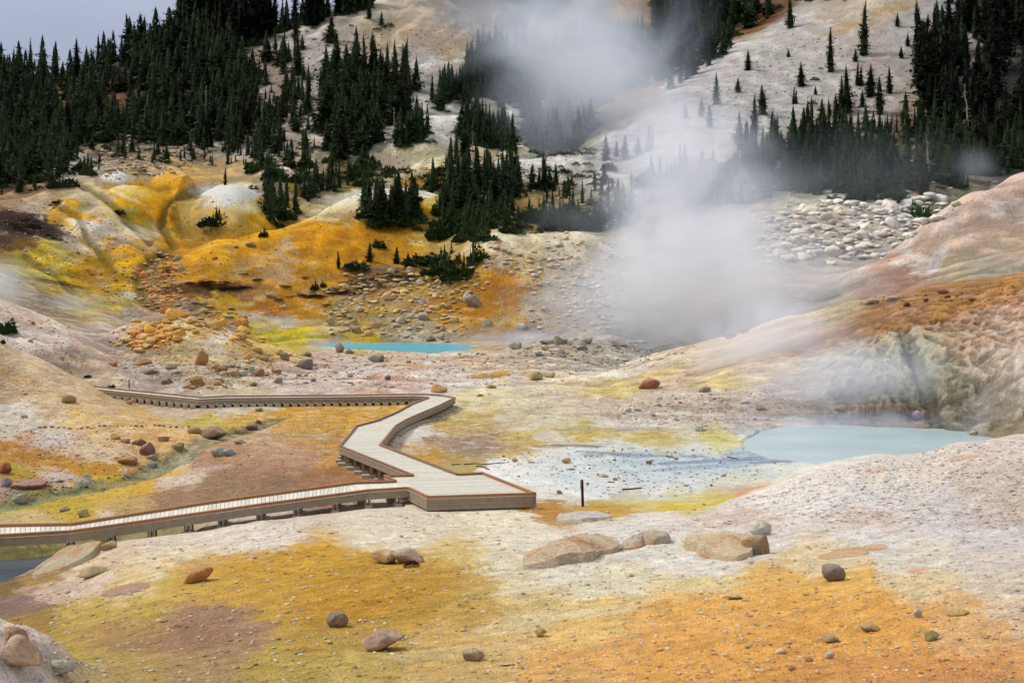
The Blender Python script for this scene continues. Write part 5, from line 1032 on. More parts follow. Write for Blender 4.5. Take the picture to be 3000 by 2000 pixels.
# merged rubble: many small stones of one kind as stuff
LOWR = []
for i in range(10):
    for sub in (1, 2):
        bm = rock_mesh(300 + i, sub, 1, 8, .4, 1.0); bm.verts.ensure_lookup_table()
        LOWR.append((sub, np.array([v.co for v in bm.verts], np.float32), np.array([[v.index for v in f.verts] for f in bm.faces], np.int32))); bm.free()
def inside(poly, x, y):
    c = False
    for i in range(len(poly)):
        (ax, ay), (bx, by) = poly[i], poly[(i + 1) % len(poly)]
        if (ay > y) != (by > y) and x < (bx - ax) * (y - ay) / (by - ay) + ax: c = not c
    return c
def scatter(poly, n, rr, dens=None):
    xs = [p[0] for p in poly]; ys = [p[1] for p in poly]; o = []; t = 0
    while len(o) < n and t < n * 30:
        t += 1; x, y = rr.uniform(min(xs), max(xs)), rr.uniform(min(ys), max(ys))
        if inside(poly, x, y) and (dens is None or rr.random() < dens(x, y)): o.append((x, y))
    return o
def mass(name, items, label, cat, material=M_RUB):
    """items: (world pos, sx, sy, sz, colour) -> one mesh"""
    V, Fc, Cc = [], [], []; k = 0
    for (p, sx_, sy_, sz_, col, big) in items:
        sub, v, f = R.choice([q_ for q_ in LOWR if q_[0] == (2 if big else 1)])
        a = R.uniform(0, 6.28); ca, sa = math.cos(a), math.sin(a)
        w = v * np.array([sx_, sy_, sz_], np.float32); w = np.stack([w[:, 0] * ca - w[:, 1] * sa, w[:, 0] * sa + w[:, 1] * ca, w[:, 2]], -1) + np.array([p[0], p[1], p[2] - sz_ * .3], np.float32)
        V.append(w); Fc.append(f + k); k += len(v); Cc.append(np.repeat(np.array([[*col, 1.0]], np.float32), len(v), 0))
    V = np.concatenate(V); Fc = np.concatenate(Fc); Cc = np.concatenate(Cc)
    me = bpy.data.meshes.new(name); me.vertices.add(len(V)); me.vertices.foreach_set('co', V.ravel()); me.loops.add(Fc.size); me.loops.foreach_set('vertex_index', Fc.ravel())
    me.polygons.add(len(Fc)); me.polygons.foreach_set('loop_start', np.arange(0, Fc.size, 3, dtype=np.int32)); me.polygons.foreach_set('loop_total', np.full(len(Fc), 3, np.int32))
    me.update(calc_edges=True)
    a = me.attributes.new('tint', 'FLOAT_COLOR', 'POINT'); a.data.foreach_set('color', Cc.ravel()); me.materials.append(material)
    o = bpy.data.objects.new(name, me); C.objects.link(o); return tag(o, label, cat, kind='stuff')
def pal(cols):
    c = lin(R.choice(cols)); c = (c * .88 + .12 * np.array([.42, .34, .25])) * 1.12; return tuple(np.clip(c * R.uniform(.75, 1.2), .01, .85))
ZONES = [   # polygon, count, size range (survey units), individuals among the largest, palette, name, label, group
 ([(1740, 560), (1760, 500), (1880, 462), (2010, 452), (2200, 462), (2170, 490), (2060, 560), (1990, 600), (1860, 600), (1760, 610)], 700, (5, 38), 34, [(228, 224, 214), (214, 210, 202), (220, 212, 192), (200, 202, 204)], 'talus boulders', 'white boulder in the talus field below the right-hand forest'),
 ([(1112, 560), (1400, 552), (1430, 700), (1390, 775), (1200, 775), (1230, 700), (1210, 640), (1120, 620)], 420, (4, 20), 16, [(205, 186, 150), (196, 180, 160), (186, 176, 160), (206, 170, 120)], 'stones on the white fan', 'tan stone scattered on the white fan beside the steam'),
 ([(760, 640), (1100, 625), (1120, 660), (1060, 690), (1060, 780), (780, 775), (740, 730), (760, 690)], 620, (5, 22), 36, [(186, 166, 122), (170, 160, 142), (196, 168, 96), (158, 150, 132), (150, 120, 96), (206, 180, 120)], 'rocks above the turquoise pool', 'rock in the rubble bank above the turquoise pool'),
 ([(330, 600), (400, 580), (420, 620), (400, 680), (470, 700), (560, 720), (560, 750), (420, 740), (330, 700), (300, 650)], 300, (5, 22), 22, [(196, 122, 52), (186, 140, 86), (150, 132, 96), (206, 132, 60), (170, 150, 110)], 'rocks in the orange gully', 'orange-brown rock in the gully left of the golden hill'),
 ([(262, 790), (290, 752), (400, 738), (480, 745), (590, 770), (600, 795), (560, 800), (500, 770), (420, 770), (400, 800), (300, 806)], 190, (9, 34), 44, [(206, 142, 46), (206, 156, 66), (214, 166, 60), (186, 116, 52), (206, 172, 96)], 'rocks crowning the stony mound', 'orange or yellow rock crowning the stony mound'),
 ([(420, 870), (500, 840), (620, 815), (660, 825), (640, 862), (560, 880), (470, 897), (410, 895)], 150, (6, 22), 22, [(170, 160, 132), (150, 152, 138), (186, 140, 80), (190, 162, 86), (160, 116, 80)], 'stones piled behind the far boardwalk', 'rounded stone in the pile behind the far boardwalk'),
 ([(250, 800), (620, 800), (640, 890), (260, 885)], 330, (3, 10), 0, [(160, 140, 128), (180, 150, 110), (140, 132, 130), (196, 176, 150)], 'gravel', ''),
 ([(660, 810), (1060, 812), (1540, 800), (1540, 830), (1200, 880), (660, 890)], 520, (3, 13), 8, [(132, 132, 130), (150, 140, 124), (166, 146, 110), (110, 112, 118)], 'grey stones near the pool', 'grey stone on the pale ground in front of the turquoise pool'),
 ([(1190, 790), (1240, 778), (1430, 780), (1540, 775), (1600, 790), (1530, 812), (1400, 815), (1200, 812)], 190, (5, 16), 10, [(136, 138, 122), (150, 150, 132), (118, 120, 112), (160, 154, 130)], 'stones along the low grey ridge', 'grey-green stone along the low ridge by the steam'),
 ([(220, 340), (300, 320), (480, 330), (470, 372), (380, 400), (260, 410), (225, 380)], 420, (4, 18), 16, [(176, 158, 136), (150, 132, 110), (190, 172, 146), (130, 112, 90)], 'boulders in the left ravine', 'tan boulder in the stony ravine below the left forest'),
 ([(1080, 1060), (1240, 1040), (1450, 1030), (1700, 1035), (1860, 1060), (1700, 1110), (1500, 1140), (1260, 1125)], 300, (2, 8), 10, [(120, 96, 72), (150, 122, 80), (96, 80, 66), (186, 146, 84), (140, 136, 130)], 'stones on the white flat', 'small brown stone lying on the white mud flat'),
 ([(1850, 80), (2100, 130), (2050, 300), (1900, 300), (1640, 330), (1420, 350), (1560, 230)], 260, (2, 8), 8, [(196, 150, 110), (180, 120, 90), (190, 180, 170), (150, 130, 120)], 'stones on the white slope', 'small reddish stone on the steep white slope at right'),
 ([(0, 710), (150, 745), (190, 790), (150, 850), (0, 780)], 60, (3, 13), 8, [(176, 110, 72), (168, 130, 100), (150, 104, 80)], 'stones on the pale left hill', 'reddish stone on the pale hill at the left edge'),
 ([(1960, 704), (2050, 684), (2180, 664), (2340, 636), (2352, 700), (2200, 706), (2080, 712)], 80, (2, 8), 6, [(112, 66, 32), (132, 80, 40), (150, 100, 60)], 'dark stones on the orange ridge', 'dark rust stone on the orange ridge at right'),
 ([(1480, 905), (1800, 905), (1850, 960), (1700, 990), (1500, 980), (1380, 960)], 200, (3, 12), 8, [(176, 170, 164), (150, 138, 128), (190, 170, 150), (128, 118, 112)], 'stones on the pinkish flat', 'grey stone on the pinkish flat left of the milky pool'),
 ([(1200, 440), (1450, 430), (1440, 540), (1200, 545), (1110, 500)], 200, (4, 14), 8, [(206, 176, 120), (190, 170, 140), (210, 190, 150)], 'stones under the central trees', 'tan stone among the dark shrubs in the middle'),
 ([(0, 985), (460, 1000), (330, 1080), (180, 1105), (0, 1120)], 260, (2, 9), 8, [(176, 140, 100), (150, 110, 80), (196, 170, 140), (206, 200, 190)], 'stones on the left bench', 'small stone on the ochre bench left of the creek'),
 ([(0, 1100), (200, 1100), (330, 1070), (420, 1060), (330, 1095), (180, 1130), (0, 1170)], 170, (2, 9), 0, [(110, 112, 104), (90, 96, 90), (136, 138, 130), (150, 140, 90)], 'gravel', ''),
 ([(0, 440), (220, 470), (440, 640), (300, 720), (0, 660)], 420, (2, 10), 8, [(176, 150, 100), (150, 124, 80), (200, 190, 170), (130, 96, 60)], 'stones on the yellow banks', 'small stone on the yellow banks at far left'),
 ([(380, 450), (700, 440), (1000, 440), (1040, 560), (760, 610), (420, 640)], 190, (2, 7), 0, [(150, 110, 60), (130, 96, 60), (196, 180, 150)], 'gravel', ''),
 ([(600, 90), (1080, 60), (1100, 240), (900, 300), (560, 360), (480, 330)], 520, (2, 9), 6, [(170, 140, 122), (190, 170, 150), (150, 118, 100), (206, 190, 170)], 'stones on the white mountain side', 'stone on the white mountainside at upper left'),
 ([(850, 300), (1100, 280), (1400, 380), (1400, 410), (1120, 380), (1000, 400), (860, 380)], 160, (2, 8), 6, [(190, 150, 112), (200, 190, 170), (150, 130, 110)], 'stones on the white hummocks', 'small stone on the white hummocks in the middle'),
 ([(1700, 380), (2100, 300), (2200, 220), (2100, 100), (2220, 200), (2200, 460), (1750, 460)], 240, (3, 12), 6, [(196, 176, 150), (190, 140, 96), (206, 200, 190)], 'stones among the right-hand trees', 'pale stone among the trees at right'),
 ([(240, 230), (340, 220), (330, 270), (250, 260)], 60, (4, 14), 6, [(150, 92, 48), (176, 120, 70)], 'orange boulders in the dark forest', 'orange boulder in a gap in the dark left forest'),
]
rest = []
fines = []
for poly, n, (s0, s1), ni, cols, grp, lab in ZONES:
    rr = random.Random(len(rest) + n)
    for x, y in scatter(poly, int(n * 2.6), rr):
        x += rr.gauss(0, 18); y += rr.gauss(0, 7); g = hit(x, y); r_ = (1.2 + 3.8 * rr.random() ** 2) * g.y / F / 2; col = np.clip(np.array(pal(cols)) * rr.uniform(.5, 1.15), .01, .85)
        fines.append((g, r_ * rr.uniform(.8, 1.5), r_, r_ * rr.uniform(.7, 1.4), tuple(col), False))
    if n > 100: n = int(n * 1.3)
    pts_ = [(x + rr.gauss(0, 14), y + rr.gauss(0, 6), s0 * .6 + (s1 - s0 * .6) * rr.random() ** 3.4) for x, y in scatter(poly, n, rr)]
    pts_.sort(key=lambda t: -t[2])
    for i, (x, y, s_) in enumerate(pts_):
        g = hit(x, y); col = pal(cols); k = g.y / F
        if i < int(ni * .5):
            o = place_rock(x - s_ / 2, x + s_ / 2, y - s_ * rr.uniform(.45, .75), y, (0, 0, 0), lab, grp, sink=.25); o.color = (*col, 1)
        else:
            r_ = s_ * k / 2; rest.append((g, r_ * rr.uniform(.8, 1.3), r_ * rr.uniform(.7, 1.1), r_ * rr.uniform(.7, 1.2), col, s_ > 8))
mass('rubble', rest + fines, 'countless smaller stones strewn over slopes, banks and flats', 'rubble')
# line of stones at the foot of the left slope
for k in range(26):
    x = 92 + k * 13.6 + R.uniform(-4, 4); y = 981 + 4 * math.sin(x / 60) + R.uniform(-1, 1) + (4 if 150 < x < 330 else 0)
    s_ = R.uniform(5, 10)
    o = place_rock(x - s_ / 2, x + s_ / 2, y - s_ * .6, y, (150, 110, 80) if k % 3 else (160, 150, 130), 'small edging stone in the row along the foot of the left slope', 'row of edging stones'); 
# foreground pebbles
rr = random.Random(5); peb = []
def ground_tint(x, y):
    g = hit(x, y); i = min(int(np.searchsorted(gd, g.y)), NR - 1); j = min(int(np.searchsorted(gx, x)), len(gx) - 1); return g, COL[i, j]
peb_zones = [([(60, 1568), (20, 1400), (250, 1260), (600, 1200), (940, 1175), (1500, 1175), (1700, 1145), (1900, 1075), (2352, 1005), (2352, 1568)], 15000), ([(1640, 1165), (1900, 1080), (2200, 1020), (2352, 1005), (2352, 1210), (1900, 1200)], 5000), ([(400, 1100), (470, 1040), (600, 1000), (770, 1010), (770, 1080), (800, 1110), (480, 1150), (160, 1195), (0, 1200), (0, 1170), (250, 1120)], 3600), ([(0, 830), (200, 885), (450, 990), (330, 1080), (0, 1150)], 2600), ([(1060, 910), (1600, 820), (1860, 820), (1860, 960), (1500, 1010), (1230, 1020), (1060, 980)], 3200), ([(440, 930), (950, 930), (820, 970), (760, 1010), (540, 1000)], 1500), ([(890, 1000), (950, 985), (1200, 1015), (1080, 1045), (930, 1035)], 700), ([(0, 700), (180, 780), (230, 890), (90, 820), (0, 785)], 700)]
for poly, n_ in peb_zones:
    for x, y in scatter(poly, n_, rr):
        g, c = ground_tint(x, y); s_ = (1.8 + (9 if n_ >= 5000 else 4.5) * rr.random() ** 7) * max(.7, .7 + .5 * (y - 1000) / 568); r_ = s_ * g.y / F / 2 * 1.15
        t = rr.random()
        col = c * rr.uniform(.55, .85) if t < .35 else c * .5 + np.array([.72, .66, .56]) * rr.uniform(.35, .62)
        peb.append((g, r_ * rr.uniform(.8, 1.4), r_ * rr.uniform(.7, 1.2), r_ * rr.uniform(.6, 1.1), tuple(np.clip(col, .02, .9)), s_ > 6))
mass('gravel', peb, 'fine pale pebbles and grit over the near slope', 'gravel')
# ---------------------------------------------------------------- conifers and shrubs
def leaf_material(name, dark, light, attr=False):
    m, nt, ns, ln = mat(name)
    o = N(ns, 'OutputMaterial'); b = N(ns, 'BsdfPrincipled'); ln.new(b.outputs[0], o.inputs[0]); b.inputs['Roughness'].default_value = .7; b.inputs['Specular IOR Level'].default_value = .15
    g = N(ns, 'NewGeometry'); n = N(ns, 'TexNoise'); n.inputs['Scale'].default_value = .9; n.inputs['Detail'].default_value = 4; ln.new(g.outputs['Position'], n.inputs[0])
    a = N(ns, 'Attribute', attribute_name='shade'); oi = N(ns, 'ObjectInfo')
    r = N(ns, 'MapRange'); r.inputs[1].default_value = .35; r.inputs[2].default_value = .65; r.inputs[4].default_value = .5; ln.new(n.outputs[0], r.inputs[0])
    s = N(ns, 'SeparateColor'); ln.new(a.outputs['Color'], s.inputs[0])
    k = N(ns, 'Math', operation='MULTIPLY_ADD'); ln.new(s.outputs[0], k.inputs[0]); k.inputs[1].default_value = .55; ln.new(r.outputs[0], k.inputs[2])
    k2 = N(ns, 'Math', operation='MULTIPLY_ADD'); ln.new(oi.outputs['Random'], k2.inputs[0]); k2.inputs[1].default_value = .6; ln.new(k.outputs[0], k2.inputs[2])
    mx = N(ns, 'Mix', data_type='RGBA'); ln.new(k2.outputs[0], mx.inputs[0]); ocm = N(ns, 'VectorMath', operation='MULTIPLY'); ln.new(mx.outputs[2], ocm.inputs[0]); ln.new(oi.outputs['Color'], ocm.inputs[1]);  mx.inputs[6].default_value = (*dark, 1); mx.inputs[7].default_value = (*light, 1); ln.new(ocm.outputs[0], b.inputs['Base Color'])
    return m
M_FIR = leaf_material('conifer_needles', (.003, .008, .004), (.026, .046, .013))
M_SHRUB = leaf_material('shrub_needles', (.007, .018, .006), (.036, .066, .016))
M_BARK = simple_mat('conifer_bark', (82, 62, 50), .9, .25, 8)

def fir_arrays(seed, levels=26, br=7, width=.17, slim=.9, lean=0.0, gap=.0, bare=.03, twin=False):
    """unit conifer, height 1: drooping whorls of ragged sprays -> vertices, faces, shade"""
    rr = random.Random(seed); V, Fa, S = [], [], []
    def spray(o, d, L, wd, sh):
        side = Vector((-d.y, d.x, 0)); n = 4
        prev = None; pts = []
        for i in range(n + 1):
            t = i / n; pts.append(o + d * L * t + Vector((0, 0, -.22 * L * t * t + .10 * L * t ** 3 * rr.uniform(0, 2))))
        for i in range(n):
            a, b = pts[i], pts[i + 1]; t = (i + .5) / n
            ww = wd * (1.25 * math.sin(min(1, t + .18) * math.pi) + .25) * rr.uniform(.6, 1.35)
            for sg in (-1, 1):
                if rr.random() < .08 + gap: continue
                tip = a.lerp(b, rr.uniform(.5, 1.2)) + side * sg * ww + Vector((0, 0, -ww * rr.uniform(.15, .7)))
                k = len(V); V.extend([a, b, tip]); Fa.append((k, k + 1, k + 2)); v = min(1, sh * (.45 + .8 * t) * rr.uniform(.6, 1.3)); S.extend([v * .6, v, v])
    for tr in range(2 if twin else 1):
        ox = tr * width * .8; hs = 1 if tr == 0 else rr.uniform(.7, .92)
        for l in range(levels):
            t = l / (levels - 1); h = (bare + (1 - bare) * t ** .92) * hs
            prof = (1 - t) ** slim * (1 - .25 * max(0, 1 - t * 6)) * rr.uniform(.6, 1.3)
            Rr = width * (prof + .035)
            nb_ = max(3, int(br * (1 - .45 * t)))
            a0 = rr.uniform(0, 6.28)
            for k in range(nb_):
                if rr.random() < gap: continue
                a = a0 + k / nb_ * 6.283 + rr.uniform(-.35, .35); d = Vector((math.cos(a), math.sin(a), rr.uniform(-.25, .25) + .35 * t)).normalized()
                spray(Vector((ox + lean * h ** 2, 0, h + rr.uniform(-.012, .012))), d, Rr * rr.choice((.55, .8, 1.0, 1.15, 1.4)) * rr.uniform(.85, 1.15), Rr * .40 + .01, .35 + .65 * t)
        k = len(V); tx = ox + lean * hs ** 2
        V.extend([Vector((tx - .006, 0, hs * .97)), Vector((tx + .006, 0, hs * .97)), Vector((tx, 0, hs * 1.03))]); Fa.append((k, k + 1, k + 2)); S.extend([1, 1, 1])
    # dense inner foliage
    for tr in range(2 if twin else 1):
        ox = tr * width * .8; hs = 1 if tr == 0 else .8; m_ = 9; prev = None
        for i in range(11):
            t = i / 10; h = (bare + (1 - bare) * t) * hs; ring = []
            for q_ in range(m_):
                a = q_ / m_ * 6.283; r_ = width * ((1 - t) ** slim * .5 * rr.uniform(.5, 1.3)) + .002
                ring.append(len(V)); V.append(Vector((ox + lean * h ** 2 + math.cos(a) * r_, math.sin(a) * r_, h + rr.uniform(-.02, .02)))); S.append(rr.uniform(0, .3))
            if prev:
                for q_ in range(m_):
                    if rr.random() > .12 + gap * 2: Fa.append((prev[q_], prev[(q_ + 1) % m_], ring[q_])); Fa.append((prev[(q_ + 1) % m_], ring[(q_ + 1) % m_], ring[q_]))
            prev = ring
    return np.array(V, np.float32), np.array(Fa, np.int32), np.array(S, np.float32)
def shrub_arrays(seed, n=420, tips=0):
    rr = random.Random(seed); V, Fa, S = [], [], []
    for _ in range(n):
        a = rr.uniform(0, 6.283); r_ = math.sqrt(rr.random()); x_, y_ = math.cos(a) * r_, math.sin(a) * r_
        top = math.sqrt(max(0.02, 1 - r_ * r_)) * (.62 + .9 * mno.noise(Vector((x_ * 2.5 + seed, y_ * 2.5, 0)))); z_ = top * rr.uniform(.25, 1)
        d = Vector((x_ * .8 + rr.gauss(0, .35), y_ * .8 + rr.gauss(0, .35), rr.uniform(.2, 1))).normalized(); L = rr.uniform(.16, .34); e = d.cross(Vector((rr.gauss(0, 1), rr.gauss(0, 1), rr.gauss(0, .4)))).normalized() * L * .36
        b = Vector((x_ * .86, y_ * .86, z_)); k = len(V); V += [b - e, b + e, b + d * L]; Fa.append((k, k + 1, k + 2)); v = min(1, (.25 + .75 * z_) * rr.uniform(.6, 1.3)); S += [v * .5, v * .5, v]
    V = np.array(V, np.float32); Fa = np.array(Fa, np.int32); S = np.array(S, np.float32)
    for i in range(tips):
        v, f, s = fir_arrays(seed * 10 + i, 12, 5, .24, .9, 0, .05, 0); h = rr.uniform(.9, 1.7)
        v = v * np.array([h * .8, h * .8, h], np.float32) + np.array([rr.uniform(-.6, .6), rr.uniform(-.6, .6), .1], np.float32)
        Fa = np.concatenate([Fa, f + len(V)]); V = np.concatenate([V, v]); S = np.concatenate([S, s])
    return V, Fa, S
def tri_mesh(name, V, Fa, S, material):
    me = bpy.data.meshes.new(name); me.vertices.add(len(V)); me.vertices.foreach_set('co', np.ascontiguousarray(V, np.float32).ravel()); me.loops.add(Fa.size); me.loops.foreach_set('vertex_index', Fa.astype(np.int32).ravel())
    me.polygons.add(len(Fa)); me.polygons.foreach_set('loop_start', np.arange(0, Fa.size, 3, dtype=np.int32)); me.polygons.foreach_set('loop_total', np.full(len(Fa), 3, np.int32)); me.update(calc_edges=True)
    c = np.ones((len(V), 4), np.float32); c[:, 0] = S; c[:, 1] = S; c[:, 2] = S
    a = me.attributes.new('shade', 'FLOAT_COLOR', 'POINT'); a.data.foreach_set('color', c.ravel()); me.materials.append(material); return me
FIRS = [*[fir_arrays(*a) for a in ()], fir_arrays(1, 30, 8, .19, .85), fir_arrays(2, 28, 8, .25, .8), fir_arrays(3, 34, 7, .14, .75, .04), fir_arrays(4, 28, 8, .22, .9, -.03, .05), fir_arrays(5, 26, 8, .26, .7, 0, .08, .06), fir_arrays(6, 30, 7, .17, .8, .05, .06, .02, True), fir_arrays(7, 32, 7, .19, .65, -.02, .1, .05), fir_arrays(8, 24, 9, .30, .85, .02, .04)]
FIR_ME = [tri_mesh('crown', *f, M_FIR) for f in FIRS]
def trunk_mesh(lean):
    bm = bmesh.new(); rings = []
    for i in range(6):
        t = i / 5; r_ = .016 * (1 - t) + .003; cx_ = lean * (t * .95) ** 2
        rings.append([bm.verts.new((cx_ + math.cos(a * 1.0472) * r_, math.sin(a * 1.0472) * r_, -.04 + t * .98)) for a in range(6)])
    for a, b in zip(rings[:-1], rings[1:]):
        for k in range(6): bm.faces.new((a[k], a[(k + 1) % 6], b[(k + 1) % 6], b[k]))
    bm.faces.new(list(reversed(rings[0]))); bm.faces.new(rings[-1])
    me = bpy.data.meshes.new('trunk'); bm.to_mesh(me); bm.free(); me.materials.append(M_BARK); return me
TRUNKS = [trunk_mesh(l) for l in (0, 0, .04, -.03, 0, .05, -.02, .02)]
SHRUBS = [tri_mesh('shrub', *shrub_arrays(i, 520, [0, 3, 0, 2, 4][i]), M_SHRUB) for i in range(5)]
TREES, SHR = [], []
def tree(x, yt, yb, label, group=None, k=None, wide=1.0):
    g = hit(x, yb); TREES.append([(yb - yt), g, (yb - yt) * g.y / F, label, group, R.randrange(8) if k is None else k, wide])
def shrub(x, y, w, h, label, group=None, k=None):
    g = hit(x, y); SHR.append([w, g, w * g.y / F / 2, h * g.y / F, label, group, R.randrange(5) if k is None else k])
def forest(poly, n, h0, h1, label, group, seed, wide=1.0, dens=None, p=1.5, kinds=None):
    rr = random.Random(seed); pts_ = scatter(poly, int(n * {1: 2.6, 2: 2.6, 3: 1.8, 4: 3.6, 5: 1.5, 6: 1.7, 7: 1.4, 8: 1.9, 9: 2.4, 10: 1.8, 12: 1.8, 13: 1.4, 14: 2.0, 15: 2, 16: 1.9, 17: 1.5, 18: 1.6, 19: 1.9, 21: 1.5, 22: 2.4}.get(seed, 1.4)), rr, dens)
    for x, y in pts_:
        h = h0 + (h1 - h0) * rr.random() ** p
        tree(x, y - h, y, label, group, rr.choice(kinds) if kinds else rr.randrange(8), wide * rr.uniform(.7, 1.35))
# solitary conifers surveyed on the right-hand white slope
for x, yt, yb, k, lab in [
 (1908, 63, 167, 2, 'tall thin leaning conifer alone high on the right-hand white slope'),
 (1983, 2, 128, 2, 'very tall thin conifer right of the leaning solitary one'),
 (1965, 113, 143, 7, 'small bushy conifer at the foot of the very tall thin one'),
 (1816, -8, 66, 0, 'conifer standing on the crest edge at the top of the white slope'),
 (1718, 115, 162, 1, 'small pointed conifer high on the left part of the white slope'),
 (1811, 112, 132, 7, 'tiny squat conifer alone mid-height on the white slope'),
 (1841, 142, 198, 1, 'solitary pyramid conifer in the middle of the white slope'),
 (1646, 167, 240, 0, 'slim conifer veiled by steam at the left of the white slope'),
 (1695, 177, 212, 7, 'short conifer with a spreading foot right of the steam-veiled slim one'),
 (1752, 195, 263, 4, 'conifer with a wide skirt low on the white slope in thin steam'),
 (1733, 217, 310, 2, 'ragged thin conifer left of the wide-skirted one'),
 (1823, 200, 240, 5, 'pair-topped small conifer low on the white slope'),
 (1873, 197, 218, 7, 'tiny conifer right of the pair-topped one'),
 (2061, 32, 63, 1, 'tiny neat conifer high and far right on the white slope'),
 (2153, 0, 72, 6, 'tall ragged conifer touching the top of the frame at right'),
 (2085, 78, 108, 1, 'small conifer above the cluster on the upper right slope'),
 (2070, 106, 134, 7, 'bushy small conifer left below its twin on the upper right slope'),
 (2123, 70, 160, 4, 'tall dark conifer with drooping foot on the upper right slope'),
 (2000, 147, 222, 1, 'full pointed conifer right of the two thin spires'),
 (1970, 143, 197, 5, 'double-stemmed conifer between the thin spires and the full one'),
 (1946, 150, 260, 0, 'right-hand spire of the two tall ones on the lower slope'),
 (1933, 173, 248, 0, 'left-hand spire of the two tall ones on the lower slope'),
 (2043, 153, 216, 3, 'conifer right of the full pointed one on bare ground'),
 (1981, 207, 246, 1, 'small conifer below the full pointed one by an orange rock'),
 (2020, 177, 265, 6, 'shaggy crooked conifer leaning right on the lower slope'),
 (1888, 227, 307, 1, 'broad conifer at the left of the lower slope group'),
 (1855, 235, 310, 6, 'ragged conifer at the left end of the lower slope group'),
 (1905, 227, 268, 3, 'small conifer between the broad one and the two spires'),
 (1921, 217, 264, 4, 'bushy conifer at the foot of the left-hand spire'),
 (1771, 253, 342, 5, 'double-topped conifer at the bottom of the white slope in haze'),
 (1795, 300, 368, 7, 'dense round-shouldered conifer right of the double-topped one'),
 (1611, 227, 268, 1, 'faint small conifer in steam low on the white slope'),
 (1630, 243, 293, 4, 'faint spreading conifer in steam below the other faint one'),
 (1575, 240, 274, 1, 'faintest small conifer at the steam edge of the white slope'),
 (1393, 309, 368, 1, 'pointed conifer at the foot of the white slope, left of four'),
 (1416, 325, 360, 7, 'low conifer second of four at the foot of the white slope'),
 (1436, 309, 366, 4, 'conifer third of four at the foot of the white slope'),
 (1466, 314, 354, 7, 'rounded conifer fourth of four at the foot of the white slope'),
 (1488, 288, 348, 5, 'larger twin-topped conifer right of the four at the slope foot'),
 (760, 33, 100, 7, 'pale grey-green conifer alone near the top of the white mountain side'),
 (686, 78, 175, 0, 'tall narrow conifer on the upper left mountain side'),
 (680, 28, 96, 0, 'narrow conifer at the crest of the white mountain side'),
 (848, 0, 44, 0, 'small conifer at the top centre-left of the frame'),
 (876, 28, 60, 1, 'tiny conifer high on the white mountain side'),
 (1252, 353, 440, 6, 'dark broad-topped pine standing above the central shrubs'),
 (1278, 375, 425, 6, 'thin ragged pine beside the dark broad-topped one'),
 (517, 382, 425, 2, 'single thin spire on top of the white and gold dome'),
 (778, 576, 618, 6, 'young pine at the left end of the low shrubs on the ochre slope'),
 (849, 556, 602, 7, 'young pine on the ochre slope above the long low shrub'),
 (911, 566, 606, 7, 'young green pine left of the dark shrub bank'),
 (936, 580, 620, 7, 'young green pine touching the dark shrub bank')]:
    tree(x, yt, yb, lab, None, k)
forest([(-30, 160), (120, 175), (240, 165), (330, 110), (420, 70), (470, 70), (560, 130), (590, 230), (560, 330), (470, 345), (330, 330), (200, 330), (140, 400), (-30, 440)], 330, 42, 100, 'dark conifer in the dense forest covering the left mountain', 'conifers of the left forest', 1,
       dens=lambda x, y: 0 if (abs(x - 132 - (y - 230) * .35) < 14 and 190 < y < 290) or (240 < x < 345 and 215 < y < 262) else 1)
forest([(-30, 150), (100, 168), (240, 160), (330, 105), (400, 62)], 46, 40, 80, 'conifer on the skyline of the left ridge', 'conifers on the left skyline', 2)
forest([(400, 66), (470, 50), (620, 80), (560, 110), (430, 90)], 40, 70, 150, 'very tall dark conifer on the skyline left of the white mountain side', 'tall skyline conifers', 3, p=1.1)
forest([(560, 100), (700, 62), (850, 22), (840, 8), (700, 40), (560, 70)], 30, 50, 110, 'hazy conifer on the skyline above the white mountain side', 'hazy skyline conifers', 4)
forest([(560, 130), (700, 110), (700, 330), (640, 360), (520, 350), (470, 350), (560, 260)], 62, 20, 88, 'conifer scattered on the mottled slope right of the left forest', 'conifers of the mottled slope', 5, p=1.7)
forest([(640, 210), (760, 230), (860, 380), (700, 400), (560, 390), (560, 340)], 44, 24, 80, 'conifer in the broken band below the white mountain side', 'conifers of the broken band', 6)
forest([(735, 190), (790, 150), (930, 180), (970, 190), (960, 215), (920, 290), (870, 330), (800, 380), (760, 370), (740, 260)], 70, 60, 118, 'tall conifer in the dense central clump left of the gullies', 'conifers of the central clump', 7, p=1.0)
forest([(990, 235), (1060, 200), (1110, 120), (1160, 140), (1220, 250), (1180, 250), (1060, 240), (1000, 260)], 60, 40, 90, 'conifer on the green rib left of the upper steam', 'conifers of the green rib', 8, p=1.1)
forest([(1180, 120), (1500, 110), (1500, 200), (1400, 220), (1370, 290), (1330, 350), (1230, 360), (1190, 260), (1150, 200)], 100, 40, 90, 'conifer in the valley forest half hidden by steam', 'conifers of the steamy valley forest', 9, p=1.0)
forest([(1500, -10), (1640, -10), (1690, 40), (1680, 110), (1600, 180), (1530, 215), (1490, 150)], 60, 50, 110, 'conifer on the ridge left of the white slope edge', 'conifers along the slope edge', 10, p=1.0)
forest([(1640, 110), (1700, 80), (1800, 30), (1700, 0), (1640, 20)], 26, 40, 90, 'conifer at the crest of the white slope', 'conifers on the slope crest', 11)
forest([(1820, 0), (1980, 2), (1990, -30), (1820, -20)], 26, 30, 70, 'conifer in the dark row at the top right of the frame', 'conifers of the top row', 12)
forest([(2110, 130), (2200, 60), (2352, 30), (2400, 200), (2400, 360), (2220, 350), (2120, 300)], 70, 70, 150, 'large dark conifer in the dense right-hand forest', 'large conifers at the right edge', 13, p=1.1)
